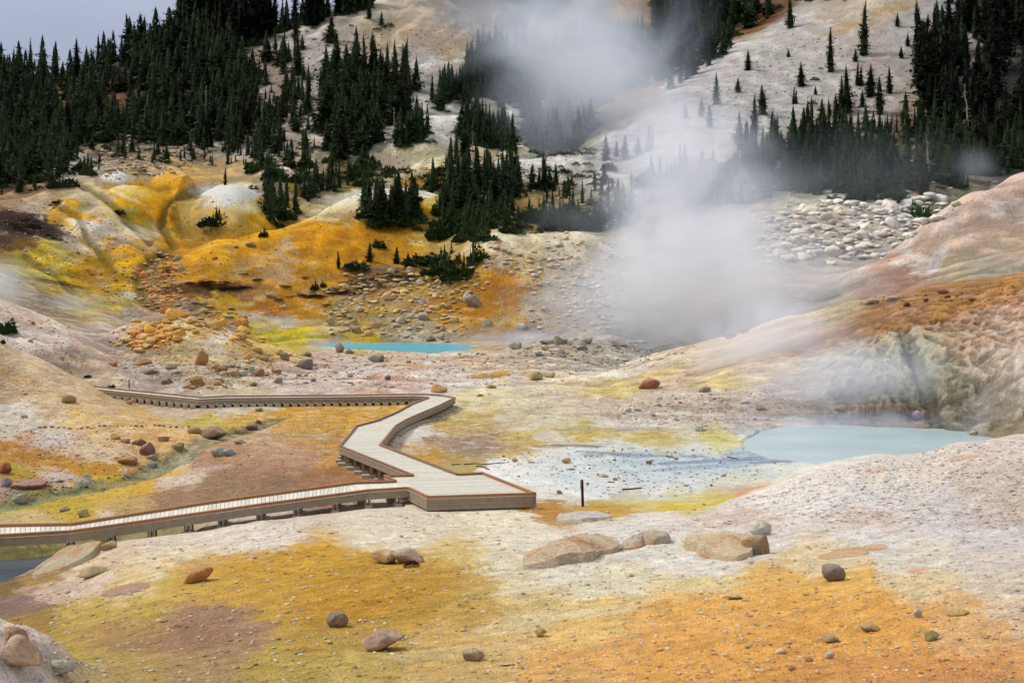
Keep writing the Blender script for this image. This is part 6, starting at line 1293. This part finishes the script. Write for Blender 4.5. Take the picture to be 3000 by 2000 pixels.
forest([(1690, 330), (1800, 340), (1900, 300), (2050, 300), (2150, 300), (2352, 340), (2352, 395), (2230, 430), (2100, 450), (1900, 450), (1720, 430)], 130, 40, 100, 'conifer in the dense wood at the foot of the right-hand slope', 'conifers at the foot of the right slope', 14, p=1.2)
forest([(2180, 10), (2352, 0), (2352, 60), (2200, 70)], 14, 50, 110, 'conifer at the top right corner of the frame', 'conifers at the top right corner', 15)
forest([(985, 440), (1040, 370), (1110, 380), (1200, 420), (1170, 500), (1090, 530), (1020, 500)], 46, 44, 110, 'conifer in the dark stand right of the golden hill', 'conifers of the stand beside the golden hill', 16, p=1.2)
forest([(824, 470), (860, 520), (940, 520), (965, 470), (930, 490), (880, 485)], 26, 40, 100, 'conifer in the clump on the crown of the golden hill', 'conifers crowning the golden hill', 17, p=1.0)
forest([(900, 330), (960, 300), (1000, 300), (940, 345), (915, 345)], 14, 50, 95, 'conifer on the shoulder between the white hummocks', 'conifers between the white hummocks', 18, p=1.0)
forest([(1050, 300), (1130, 290), (1210, 330), (1180, 350), (1120, 345), (1060, 330)], 34, 40, 86, 'conifer behind the white hummock in the middle', 'conifers behind the hummock', 19, p=1.0)
forest([(610, 430), (650, 470), (690, 500), (640, 520), (610, 510)], 12, 40, 96, 'conifer in the clump right of the white dome', 'conifers beside the white dome', 20, p=1.0)
forest([(690, 430), (780, 400), (830, 410), (760, 450), (700, 468)], 18, 26, 66, 'conifer in the dark clump above the golden hill', 'conifers above the golden hill', 21)
forest([(1000, 470), (1180, 430), (1460, 410), (1470, 530), (1200, 540), (1020, 540)], 60, 22, 60, 'small conifer among the shrubs below the white mound', 'small conifers among the shrubs', 22)
forest([(1490, 400), (1700, 400), (1720, 470), (1500, 470)], 26, 40, 80, 'dim conifer behind the main steam plume', 'dim conifers behind the steam', 23)
forest([(60, 380), (160, 330), (240, 330), (150, 400), (60, 420)], 14, 36, 70, 'conifer at the lower edge of the left forest', 'conifers at the lower left forest edge', 24)
# dead snags
SNAG = []
for i in range(3):
    bm = bmesh.new(); rr = random.Random(700 + i)
    def limb(p, d, L, r_, n=5):
        rings = []
        for k in range(n + 1):
            t = k / n; q_ = p + d * L * t + Vector((rr.gauss(0, .01), rr.gauss(0, .01), -.04 * L * t * t)); rad = r_ * (1 - t) + .0015
            rings.append([bm.verts.new(q_ + Vector((math.cos(a * 1.257) * rad, math.sin(a * 1.257) * rad, 0)) if abs(d.z) > .6 else q_ + Vector((0, math.cos(a * 1.257) * rad, math.sin(a * 1.257) * rad))) for a in range(5)])
        for a, b in zip(rings[:-1], rings[1:]):
            for k in range(5): bm.faces.new((a[k], a[(k + 1) % 5], b[(k + 1) % 5], b[k]))
        bm.faces.new(rings[-1])
    limb(Vector((0, 0, -.03)), Vector((rr.gauss(0, .04), 0, 1)).normalized(), 1.0, .02, 8)
    for k in range(26):
        a = rr.uniform(0, 6.28); h = rr.uniform(.25, .95); limb(Vector((0, 0, h)), Vector((math.cos(a), math.sin(a), rr.uniform(-.2, .35))).normalized(), rr.uniform(.05, .16) * (1.15 - h), .005, 3)
    me = bpy.data.meshes.new('dead_tree'); bm.to_mesh(me); bm.free(); SNAG.append(me)
M_SNAG = simple_mat('bleached_wood', (150, 136, 122), .9, .2, 6)
for me in SNAG: me.materials.append(M_SNAG)
for x, yt, yb, lab in [(1248, 290, 440, 'bare dead trunk with stub branches above the central shrubs'), (2136, 300, 412, 'reddish bare trunk in front of the right-hand wood'), (712, 300, 372, 'thin dead tree in the broken band'), (905, 240, 330, 'dead grey tree beside the central clump'),
        (1060, 330, 440, 'pale dead spike rising out of the dark stand'), (470, 190, 300, 'grey snag at the edge of the left forest'), (2050, 260, 350, 'dead leaning spike among the right-hand trees'), (1850, 280, 350, 'small bare snag on the lower right slope'), (590, 210, 270, 'small dead tree on the mottled slope'), (1085, 300, 350, 'short dead trunk between the hummocks'),
        (2225, 180, 330, 'tall dead trunk in the large right-hand conifers'), (1325, 200, 300, 'pale snag in the steamy valley forest')]:
    g = hit(x, yb); h = (yb - yt) * g.y / F; o = bpy.data.objects.new('dead_tree', R.choice(SNAG)); C.objects.link(o); o.location = g; o.scale = (h, h, h); o.rotation_euler = (R.uniform(-.06, .06), R.uniform(-.1, .1), R.uniform(0, 6)); tag(o, lab, 'dead tree')
# shrubs
forest([(150, 340), (330, 345), (470, 350), (560, 350), (620, 400), (520, 400), (330, 380), (180, 400)], 34, 16, 52, 'small conifer straggling below the edge of the left forest', 'stragglers below the left forest', 25)
forest([(-20, 380), (160, 380), (120, 440), (-20, 450)], 22, 26, 64, 'conifer at the dark foot of the far left wood', 'conifers at the far left foot', 26)
for x, y, w, h, k, lab in [
 (1016, 634, 110, 50, 3, 'broad dark shrub left of the dense green bank'), (960, 612, 84, 34, 0, 'low dark shrub between the young pines and the green bank'), (1100, 604, 74, 40, 3, 'dark shrub on the rim above the ochre bank'),
 (856, 506, 92, 38, 3, 'shrub skirt under the left side of the hilltop clump'), (936, 508, 92, 42, 4, 'shrub skirt under the right side of the hilltop clump'),
 (490, 522, 92, 34, 1, 'dark spiky shrub on the face of the white and gold dome'), (268, 492, 44, 14, 0, 'small dark shrub on the left pale bank'), (604, 546, 30, 20, 1, 'small spiky shrub below the dome clump'),
 (644, 506, 92, 36, 1, 'dark shrub at the foot of the dome-side conifers'), (814, 620, 88, 26, 0, 'long low green shrub on the ochre slope'), (868, 572, 42, 26, 2, 'roundish shrub above the long low one'),
 (895, 526, 130, 44, 3, 'spreading shrub mass under the golden hill clump'), (12, 768, 46, 42, 2, 'round dark green bush at the left edge of the pale hill'), (5, 790, 16, 14, 2, 'small tuft under the left edge bush'),
 (255, 892, 20, 10, 2, 'little tuft at the crest of the left slope by the boardwalk'), (200, 868, 22, 9, 0, 'flat green tuft on the crest of the left slope'), (133, 470, 40, 12, 0, 'flat dark shrub on the far left bank'), (1058, 645, 104, 64, 4, 'dense dark green shrub bank above the ochre bank'),
 (1010, 606, 110, 34, 3, 'dark shrub bank behind the dense one'), (1110, 556, 70, 34, 3, 'dark shrub at the top of the white fan'), (722, 668, 26, 22, 1, 'little spiky shrub by the dark crust'), (742, 660, 20, 14, 1, 'second little spiky shrub by the dark crust'), (1052, 640, 60, 30, 2, 'dark shrub left of the ochre bank'),
 (2118, 512, 58, 56, 2, 'grey-green shrub at the edge of the talus field'), (1400, 392, 50, 26, 2, 'shrub at the foot of the white slope')]:
    shrub(x, y, w, h, lab, None, k)
def bushes(poly, n, w0, w1, label, group, seed):
    rr = random.Random(seed)
    for x, y in scatter(poly, n, rr):
        w = w0 + (w1 - w0) * rr.random() ** 1.5; shrub(x, y, w, w * rr.uniform(.35, .7), label, group, rr.randrange(5))
bushes([(960, 520), (1060, 480), (1200, 500), (1380, 470), (1420, 530), (1200, 545), (1120, 560), (1000, 560)], 100, 24, 84, 'dark low shrub in the belt behind the white fan', 'shrubs behind the white fan', 1)
bushes([(560, 380), (700, 350), (1000, 400), (1120, 420), (1200, 460), (980, 440), (860, 430), (700, 430), (600, 420)], 84, 20, 64, 'low shrub in the green band across the middle slopes', 'shrubs of the middle band', 2)
bushes([(-10, 360), (120, 350), (220, 380), (160, 440), (-10, 440)], 30, 20, 60, 'dark shrub under the left forest', 'shrubs under the left forest', 3)
bushes([(140, 330), (330, 330), (400, 370), (330, 400), (180, 410)], 22, 14, 36, 'small shrub among the ravine boulders', 'shrubs in the left ravine', 4)
bushes([(600, 60), (900, 30), (960, 200), (720, 300), (600, 300), (560, 200)], 46, 8, 30, 'small shrub dotted on the white mountain side', 'shrubs on the white mountain side', 5)
bushes([(1100, 380), (1400, 380), (1420, 430), (1150, 450)], 30, 14, 44, 'low shrub around the central white mound', 'shrubs around the central mound', 6)
bushes([(1720, 400), (2352, 370), (2260, 440), (2050, 470), (1750, 480)], 50, 30, 90, 'grey-green bush in front of the right-hand wood', 'bushes below the right-hand wood', 7)
bushes([(1850, 150), (2100, 200), (2080, 300), (1850, 300)], 20, 8, 26, 'tiny bush on the white slope at right', 'bushes on the white slope', 8)
bushes([(1480, 400), (1720, 380), (1720, 480), (1480, 480)], 26, 30, 80, 'dim bush behind the main steam plume', 'dim bushes behind the steam', 9)
bushes([(1200, 330), (1360, 320), (1380, 360), (1230, 365)], 16, 20, 50, 'low bush at the lower edge of the valley forest', 'bushes below the valley forest', 10)
rr = random.Random(99)
for px_, g_, h_, lab_, grp_, k_, w_ in list(TREES):
    for _ in range(2):
        if grp_ and rr.random() < (.45 if 'left' not in grp_ else .2):
            gx2, gy2 = g_.x + rr.uniform(-.35, .35) * h_, g_.y - rr.uniform(0, .25) * h_; w2 = h_ * rr.uniform(.10, .2)
            SHR.append([px_ * .1, Vector((gx2, gy2, ground_z(gx2, gy2))), w2, w2 * rr.uniform(.9, 1.6), 'low growth at the feet of the conifers', 'low growth under the conifers', rr.randrange(5)])
TREES.sort(key=lambda t: (t[4] is not None, -t[0])); SHR.sort(key=lambda t: (t[5] is not None, -t[0]))
def place(mesh, name, loc, scale, rot, parent=None):
    o = bpy.data.objects.new(name, mesh); C.objects.link(o); o.location = loc; o.scale = scale; o.rotation_euler = rot
    if parent: o.parent = parent
    return o
DARKG = ('left', 'skyline', 'right edge', 'top row', 'top right')
NT = 284
for i, (px, g, h, lab, grp, k, wd) in enumerate(TREES[:NT]):
    t = tag(empty('conifer', (g.x, g.y, g.z - .01 * h)), lab, 'tree', grp); t.scale = (h * wd, h * wd, h * 1.02); t.rotation_euler = (R.uniform(-.03, .03), R.uniform(-.04, .04), R.uniform(0, 6.28) if abs((0, 0, .04, -.03, 0, .05, -.02, .02)[k]) < .01 else R.uniform(-.5, .5))
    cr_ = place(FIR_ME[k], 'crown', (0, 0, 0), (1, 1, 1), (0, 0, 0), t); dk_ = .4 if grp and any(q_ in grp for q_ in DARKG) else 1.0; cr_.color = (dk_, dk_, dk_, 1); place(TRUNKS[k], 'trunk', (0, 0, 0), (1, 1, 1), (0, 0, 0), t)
def merge(name, items, label, cat, material, lib):
    V, Fa, S, k = [], [], [], 0
    for g, sx_, sz_, kk, dk_ in items:
        v, f, s = lib[kk]; a = R.uniform(0, 6.28); ca, sa = math.cos(a), math.sin(a)
        w = np.stack([(v[:, 0] * ca - v[:, 1] * sa) * sx_ + g[0], (v[:, 0] * sa + v[:, 1] * ca) * sx_ + g[1], v[:, 2] * sz_ + g[2] - .01 * sz_], -1)
        V.append(w); Fa.append(f + k); S.append(s * R.uniform(.5, 1.6) * dk_); k += len(v)
    o = bpy.data.objects.new(name, tri_mesh(name, np.concatenate(V), np.concatenate(Fa), np.clip(np.concatenate(S), 0, 1), material)); C.objects.link(o); return tag(o, label, cat, kind='stuff')
LOWF = [fir_arrays(50 + i, 15, 6, [.2, .25, .17, .28][i], .8, 0, .04) for i in range(4)]
merge('distant_forest', [(g, h * wd, h, k % 4, .25 if grp and any(q_ in grp for q_ in DARKG) else 1.0) for px, g, h, lab, grp, k, wd in TREES[NT:]], 'the rest of the dark conifer forest on the surrounding slopes', 'forest', M_FIR, LOWF)
NS = 150
for px, g, w, h, lab, grp, k in SHR[:NS]:
    o = place(SHRUBS[k], 'shrub', (g.x, g.y + w * .4, g.z - h * .06), (w, w * .8, h * .9), (0, 0, R.uniform(0, 6.28))); tag(o, lab, 'shrub', grp)
LOWS = [shrub_arrays(20 + i, 140) for i in range(3)]
merge('undergrowth', [(g, w, h * .9, k % 3, 1.0) for px, g, w, h, lab, grp, k in SHR[NS:]], 'scattered small shrubs on the far slopes', 'undergrowth', M_SHRUB, LOWS)
# dark brown moss crusts on the ochre bank
MO = [np.array(c) for c in ()]
V, Fa, S, k = [], [], [], 0
rr = random.Random(3)
spots = []
for (x, y, rx, ry, n) in [(475, 654, 50, 7, 26), (540, 664, 50, 6, 24), (660, 660, 20, 3, 5), (640, 690, 4, 2, 2), (720, 680, 60, 7, 26), (790, 672, 50, 8, 22), (840, 655, 60, 14, 22), (900, 640, 70, 14, 24), (960, 640, 60, 16, 26), (1030, 650, 50, 14, 20), (700, 640, 10, 2, 4), (385, 622, 10, 20, 10), (120, 548, 16, 6, 6), (60, 520, 70, 18, 30), (1000, 610, 60, 10, 14), (590, 645, 8, 2, 3), (560, 632, 6, 2, 2)]:
    for _ in range(n):
        spots.append((x + rr.gauss(0, .45) * rx, y + rr.gauss(0, .45) * ry, rr.uniform(5, 18)))
lib = [clump_mesh(420, i) for i in range(4)]
for x, y, w in spots:
    g = hit(x, y); s_ = w * g.y / F / 2; vs, fs = rr.choice(lib); v = np.array([tuple(q_) for q_ in vs], np.float32) * np.array([s_ * 1.4, s_ * 1.6, s_ * .45], np.float32) + np.array(g, np.float32)
    V.append(v); Fa.append(np.array(fs, np.int32) + k); k += len(v)
V = np.concatenate(V); Fa = np.concatenate(Fa)
o = bpy.data.objects.new('moss', tri_mesh('moss', V, Fa, np.ones(len(V), np.float32), M_MOSS)); C.objects.link(o); tag(o, 'dark brown mats of dead heather and moss on the yellow banks', 'moss', kind='stuff')
# driftwood sticks on the flat
M_STICK = simple_mat('weathered_stick', (84, 58, 48), .85, .2, 10)
def stick(pts, r_, lab):
    bm = bmesh.new(); P_ = [hit(x, y) for x, y in pts]; rings = []
    for i, p in enumerate(P_):
        d = ((P_[min(i + 1, len(P_) - 1)] - P_[max(i - 1, 0)])).normalized(); a = d.cross(Vector((0, 0, 1))).normalized(); b = a.cross(d); q_ = r_ * (1 - .5 * i / len(P_))
        rings.append([bm.verts.new(p + Vector((0, 0, r_ * .7)) + a * math.cos(t * 1.2566) * q_ + b * math.sin(t * 1.2566) * q_) for t in range(5)])
    for a, b in zip(rings[:-1], rings[1:]):
        for k in range(5): bm.faces.new((a[k], a[(k + 1) % 5], b[(k + 1) % 5], b[k]))
    bm.faces.new(rings[0]); bm.faces.new(list(reversed(rings[-1]))); bmesh.ops.recalc_face_normals(bm, faces=bm.faces)
    tag(from_bm('driftwood_stick', bm, M_STICK), lab, 'stick')
stick([(1066, 1068), (1090, 1066), (1120, 1067), (1150, 1064), (1160, 1063)], .03, 'long curved twig by the cream rock on the white flat')
stick([(1094, 1071), (1104, 1073), (1116, 1076), (1124, 1080)], .04, 'short crooked reddish stick below the long twig')
stick([(1038, 1069), (1050, 1068), (1058, 1068)], .03, 'short stick at the left end of the white flat')
stick([(1429, 1126), (1450, 1124), (1474, 1121)], .04, 'straight grey-brown stick near the front of the flat')
stick([(1396, 1108), (1410, 1108)], .03, 'small twig near the ochre stone right of the post')
stick([(1214, 1063), (1228, 1063)], .03, 'small black stick beside the brown rock on the flat')
stick([(1530, 1049), (1542, 1051), (1554, 1054)], .035, 'crooked stick by the dark stone at the flat end')
stick([(1670, 1050), (1682, 1052), (1694, 1055)], .03, 'thin twig at the shore of the milky pool')
stick([(1150, 1531), (1166, 1529), (1182, 1527)], .014, 'small twig on the gravel at the bottom centre')
stick([(1656, 1094), (1668, 1090), (1662, 1096)], .02, 'forked twig on the tan mud right of the blue shallows')
stick([(951, 611), (962, 618), (980, 622), (990, 624)], .12, 'bleached branch lying by the dark shrub bank')
# ---------------------------------------------------------------- steam: scattering volumes with a slight added glow
def steam_mat(name, dens, nscale, lo, hi, seed=0.0, col=(.70, .78, .91), pw=1.25, warp=.5):
    m, nt, ns, ln = mat(name)
    o = N(ns, 'OutputMaterial'); v = N(ns, 'VolumeScatter'); v.inputs['Color'].default_value = (*col, 1); v.inputs['Anisotropy'].default_value = .0; ln.new(v.outputs[0], o.inputs['Volume'])
    t = N(ns, 'TexCoord'); g = N(ns, 'NewGeometry')
    ad = N(ns, 'VectorMath', operation='ADD'); ad.inputs[1].default_value = (seed * 13.1, seed * 7.7, seed * 3.3); ln.new(g.outputs['Position'], ad.inputs[0])
    n = N(ns, 'TexNoise'); n.inputs['Scale'].default_value = nscale; n.inputs['Detail'].default_value = 4; n.inputs['Roughness'].default_value = .55; n.inputs['Distortion'].default_value = 1.1; ln.new(ad.outputs[0], n.inputs[0])
    # soft ellipsoid, its edge eaten by the noise
    ln_ = N(ns, 'VectorMath', operation='LENGTH'); ln.new(t.outputs['Object'], ln_.inputs[0])
    nn = N(ns, 'Math', operation='MULTIPLY_ADD'); ln.new(n.outputs[0], nn.inputs[0]); nn.inputs[1].default_value = -warp * 2; ad2 = N(ns, 'Math', operation='ADD'); ln.new(ln_.outputs['Value'], ad2.inputs[0]); ad2.inputs[1].default_value = warp; ln.new(ad2.outputs[0], nn.inputs[2])
    r = N(ns, 'MapRange', interpolation_type='SMOOTHSTEP'); r.inputs[1].default_value = hi; r.inputs[2].default_value = lo; ln.new(nn.outputs[0], r.inputs[0])
    b = N(ns, 'MapRange', interpolation_type='SMOOTHSTEP'); b.inputs[1].default_value = 1.0; b.inputs[2].default_value = .25; ln.new(ln_.outputs['Value'], b.inputs[0])
    p = N(ns, 'Math', operation='POWER'); ln.new(r.outputs[0], p.inputs[0]); p.inputs[1].default_value = pw
    q = N(ns, 'Math', operation='MULTIPLY'); ln.new(p.outputs[0], q.inputs[0]); ln.new(b.outputs[0], q.inputs[1])
    k = N(ns, 'Math', operation='MULTIPLY'); ln.new(q.outputs[0], k.inputs[0]); k.inputs[1].default_value = dens; ln.new(k.outputs[0], v.inputs['Density'])
    e = N(ns, 'Emission'); e.inputs['Color'].default_value = (.36, .52, .95, 1); es = N(ns, 'Math', operation='MULTIPLY'); ln.new(k.outputs[0], es.inputs[0]); es.inputs[1].default_value = .06; ln.new(es.outputs[0], e.inputs['Strength'])   # faint glow added in place of light scattered many times inside
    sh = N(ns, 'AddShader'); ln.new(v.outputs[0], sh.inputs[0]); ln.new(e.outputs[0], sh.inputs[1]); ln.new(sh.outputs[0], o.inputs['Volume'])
    return m
def billow(parent, x, y, d, rx, ry, dep, dens, nscale=.09, lo=.1, hi=.95, roll=0, seed=0, warp=.55, name='billow', pw=1.25):
    p = at(x, y, d); s_ = d / F
    me = bpy.data.meshes.new(name); bm = bmesh.new(); bmesh.ops.create_icosphere(bm, subdivisions=3, radius=1.03); bm.to_mesh(me); bm.free()
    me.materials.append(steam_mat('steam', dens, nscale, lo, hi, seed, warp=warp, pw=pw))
    o = bpy.data.objects.new(name, me); C.objects.link(o); o.location = p; o.scale = (rx * s_, dep, ry * s_); o.rotation_euler = (0, math.radians(roll), 0)
    if parent:
        o.parent = parent; o.matrix_parent_inverse = Matrix.Translation(-Vector(parent.location))
    return o
def plume(name, x, y, d, label): return tag(empty(name, at(x, y, d)), label, 'steam', kind='stuff')
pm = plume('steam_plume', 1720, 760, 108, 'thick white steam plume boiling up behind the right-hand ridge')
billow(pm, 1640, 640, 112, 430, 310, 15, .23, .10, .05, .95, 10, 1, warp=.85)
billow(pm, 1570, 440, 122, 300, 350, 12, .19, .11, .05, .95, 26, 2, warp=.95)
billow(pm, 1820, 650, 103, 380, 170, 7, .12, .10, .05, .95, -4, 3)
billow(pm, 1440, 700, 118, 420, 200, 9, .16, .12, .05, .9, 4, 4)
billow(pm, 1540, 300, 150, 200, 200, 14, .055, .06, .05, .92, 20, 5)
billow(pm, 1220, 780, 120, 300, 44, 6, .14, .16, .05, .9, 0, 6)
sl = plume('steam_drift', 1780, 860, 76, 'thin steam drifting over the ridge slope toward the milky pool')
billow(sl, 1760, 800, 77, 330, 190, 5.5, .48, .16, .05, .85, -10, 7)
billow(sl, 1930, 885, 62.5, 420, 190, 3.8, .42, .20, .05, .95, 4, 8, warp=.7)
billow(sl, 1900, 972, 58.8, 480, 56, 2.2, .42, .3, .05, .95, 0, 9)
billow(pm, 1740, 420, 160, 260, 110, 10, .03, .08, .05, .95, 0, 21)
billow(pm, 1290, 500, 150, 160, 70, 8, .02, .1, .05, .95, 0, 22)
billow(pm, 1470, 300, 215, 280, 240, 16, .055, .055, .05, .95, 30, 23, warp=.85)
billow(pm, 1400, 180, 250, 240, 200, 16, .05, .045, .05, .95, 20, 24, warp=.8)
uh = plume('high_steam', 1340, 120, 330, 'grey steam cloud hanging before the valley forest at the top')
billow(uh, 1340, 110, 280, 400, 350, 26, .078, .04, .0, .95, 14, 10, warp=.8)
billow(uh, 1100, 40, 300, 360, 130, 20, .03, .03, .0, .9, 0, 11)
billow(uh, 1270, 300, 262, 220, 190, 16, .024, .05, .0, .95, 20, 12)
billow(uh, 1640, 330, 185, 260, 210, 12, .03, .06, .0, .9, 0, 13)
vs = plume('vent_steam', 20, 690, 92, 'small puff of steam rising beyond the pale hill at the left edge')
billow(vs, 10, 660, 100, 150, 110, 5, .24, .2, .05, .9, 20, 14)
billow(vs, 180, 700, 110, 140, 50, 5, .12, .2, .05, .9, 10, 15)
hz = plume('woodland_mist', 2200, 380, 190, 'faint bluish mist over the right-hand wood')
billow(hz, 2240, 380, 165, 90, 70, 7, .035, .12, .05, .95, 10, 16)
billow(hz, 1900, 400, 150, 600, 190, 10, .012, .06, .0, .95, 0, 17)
# ---------------------------------------------------------------- camera, light, world
cam = bpy.data.cameras.new("camera"); co = bpy.data.objects.new("camera", cam); C.objects.link(co)
co.location = (0, 0, 0); co.rotation_euler = (math.radians(90), 0, 0)
cam.sensor_width = 36.0; cam.lens = 36.0 * F / 2352.0
cam.shift_y = -(784.0 - YH) / 2352.0
cam.clip_start = 0.1; cam.clip_end = 5000
bpy.context.scene.camera = co
sc = bpy.context.scene
sc.view_settings.view_transform = 'Standard'; sc.view_settings.look = 'None'; sc.view_settings.exposure = 0
w = bpy.data.worlds.new("World"); sc.world = w; w.use_nodes = True
nt = w.node_tree; nt.nodes.clear()
SUN_EL, SUN_ROT = math.radians(50), math.radians(285)
o = nt.nodes.new('ShaderNodeOutputWorld'); b = nt.nodes.new('ShaderNodeBackground'); b.inputs[1].default_value = 0.1
sky = nt.nodes.new('ShaderNodeTexSky'); sky.sky_type = 'NISHITA'; sky.sun_disc = False
sky.sun_elevation = SUN_EL; sky.sun_rotation = SUN_ROT
tc = nt.nodes.new('ShaderNodeTexCoord'); mp = nt.nodes.new('ShaderNodeMapping'); mp.inputs['Scale'].default_value = (1.5, 1.5, 5)
nz = nt.nodes.new('ShaderNodeTexNoise'); nz.inputs['Scale'].default_value = 1.6; nz.inputs['Detail'].default_value = 5
rp = nt.nodes.new('ShaderNodeValToRGB')
rp.color_ramp.elements[0].position = 0.3; rp.color_ramp.elements[0].color = (0.86, 0.86, 0.86, 1)
rp.color_ramp.elements[1].position = 0.7; rp.color_ramp.elements[1].color = (1.12, 1.12, 1.12, 1)
mx = nt.nodes.new('ShaderNodeMix'); mx.data_type = 'RGBA'; mx.inputs[0].default_value = 0.8
nt.links.new(tc.outputs['Generated'], mp.inputs[0]); nt.links.new(mp.outputs[0], nz.inputs[0]); nt.links.new(nz.outputs[0], rp.inputs[0])
nt.links.new(sky.outputs[0], mx.inputs[6]); 
sp = nt.nodes.new('ShaderNodeSeparateXYZ'); nt.links.new(tc.outputs['Generated'], sp.inputs[0])
zr = nt.nodes.new('ShaderNodeValToRGB'); zr.color_ramp.elements[0].position = 0.02; zr.color_ramp.elements[0].color = (0.60, 0.65, 0.82, 1)
zr.color_ramp.elements[1].position = 0.75; zr.color_ramp.elements[1].color = (1.2, 1.19, 1.18, 1)
e = zr.color_ramp.elements.new(0.18); e.color = (0.50, 0.54, 0.71, 1)
nt.links.new(sp.outputs[2], zr.inputs[0])
ml = nt.nodes.new('ShaderNodeVectorMath'); ml.operation = 'MULTIPLY'; nt.links.new(zr.outputs[0], ml.inputs[0]); nt.links.new(rp.outputs[0], ml.inputs[1])
sl = nt.nodes.new('ShaderNodeVectorMath'); sl.operation = 'SCALE'; sl.inputs['Scale'].default_value = 8.5; nt.links.new(ml.outputs[0], sl.inputs[0])
nt.links.new(sl.outputs[0], mx.inputs[7]); nt.links.new(mx.outputs[2], b.inputs[0]); nt.links.new(b.outputs[0], o.inputs[0])
sun = bpy.data.lights.new("sun", 'SUN'); so = bpy.data.objects.new("sun", sun); C.objects.link(so)
sun.energy = 2.9; sun.angle = math.radians(12); sun.color = (1.0, 0.94, 0.85)
_sd = Vector((math.sin(SUN_ROT) * math.cos(SUN_EL), math.cos(SUN_ROT) * math.cos(SUN_EL), math.sin(SUN_EL)))
so.rotation_euler = _sd.to_track_quat('Z', 'Y').to_euler()
so.location = (0, 0, 60)
sc.cycles.use_denoising = True
sc.cycles.denoiser = 'OPENIMAGEDENOISE'; sc.cycles.denoising_input_passes = 'RGB_ALBEDO_NORMAL'; sc.cycles.denoising_prefilter = 'ACCURATE'
sc.cycles.max_bounces = 6; sc.cycles.diffuse_bounces = 3; sc.cycles.volume_bounces = 2; sc.cycles.transparent_max_bounces = 8
sc.cycles.use_adaptive_sampling = True; sc.cycles.adaptive_threshold = 0.02
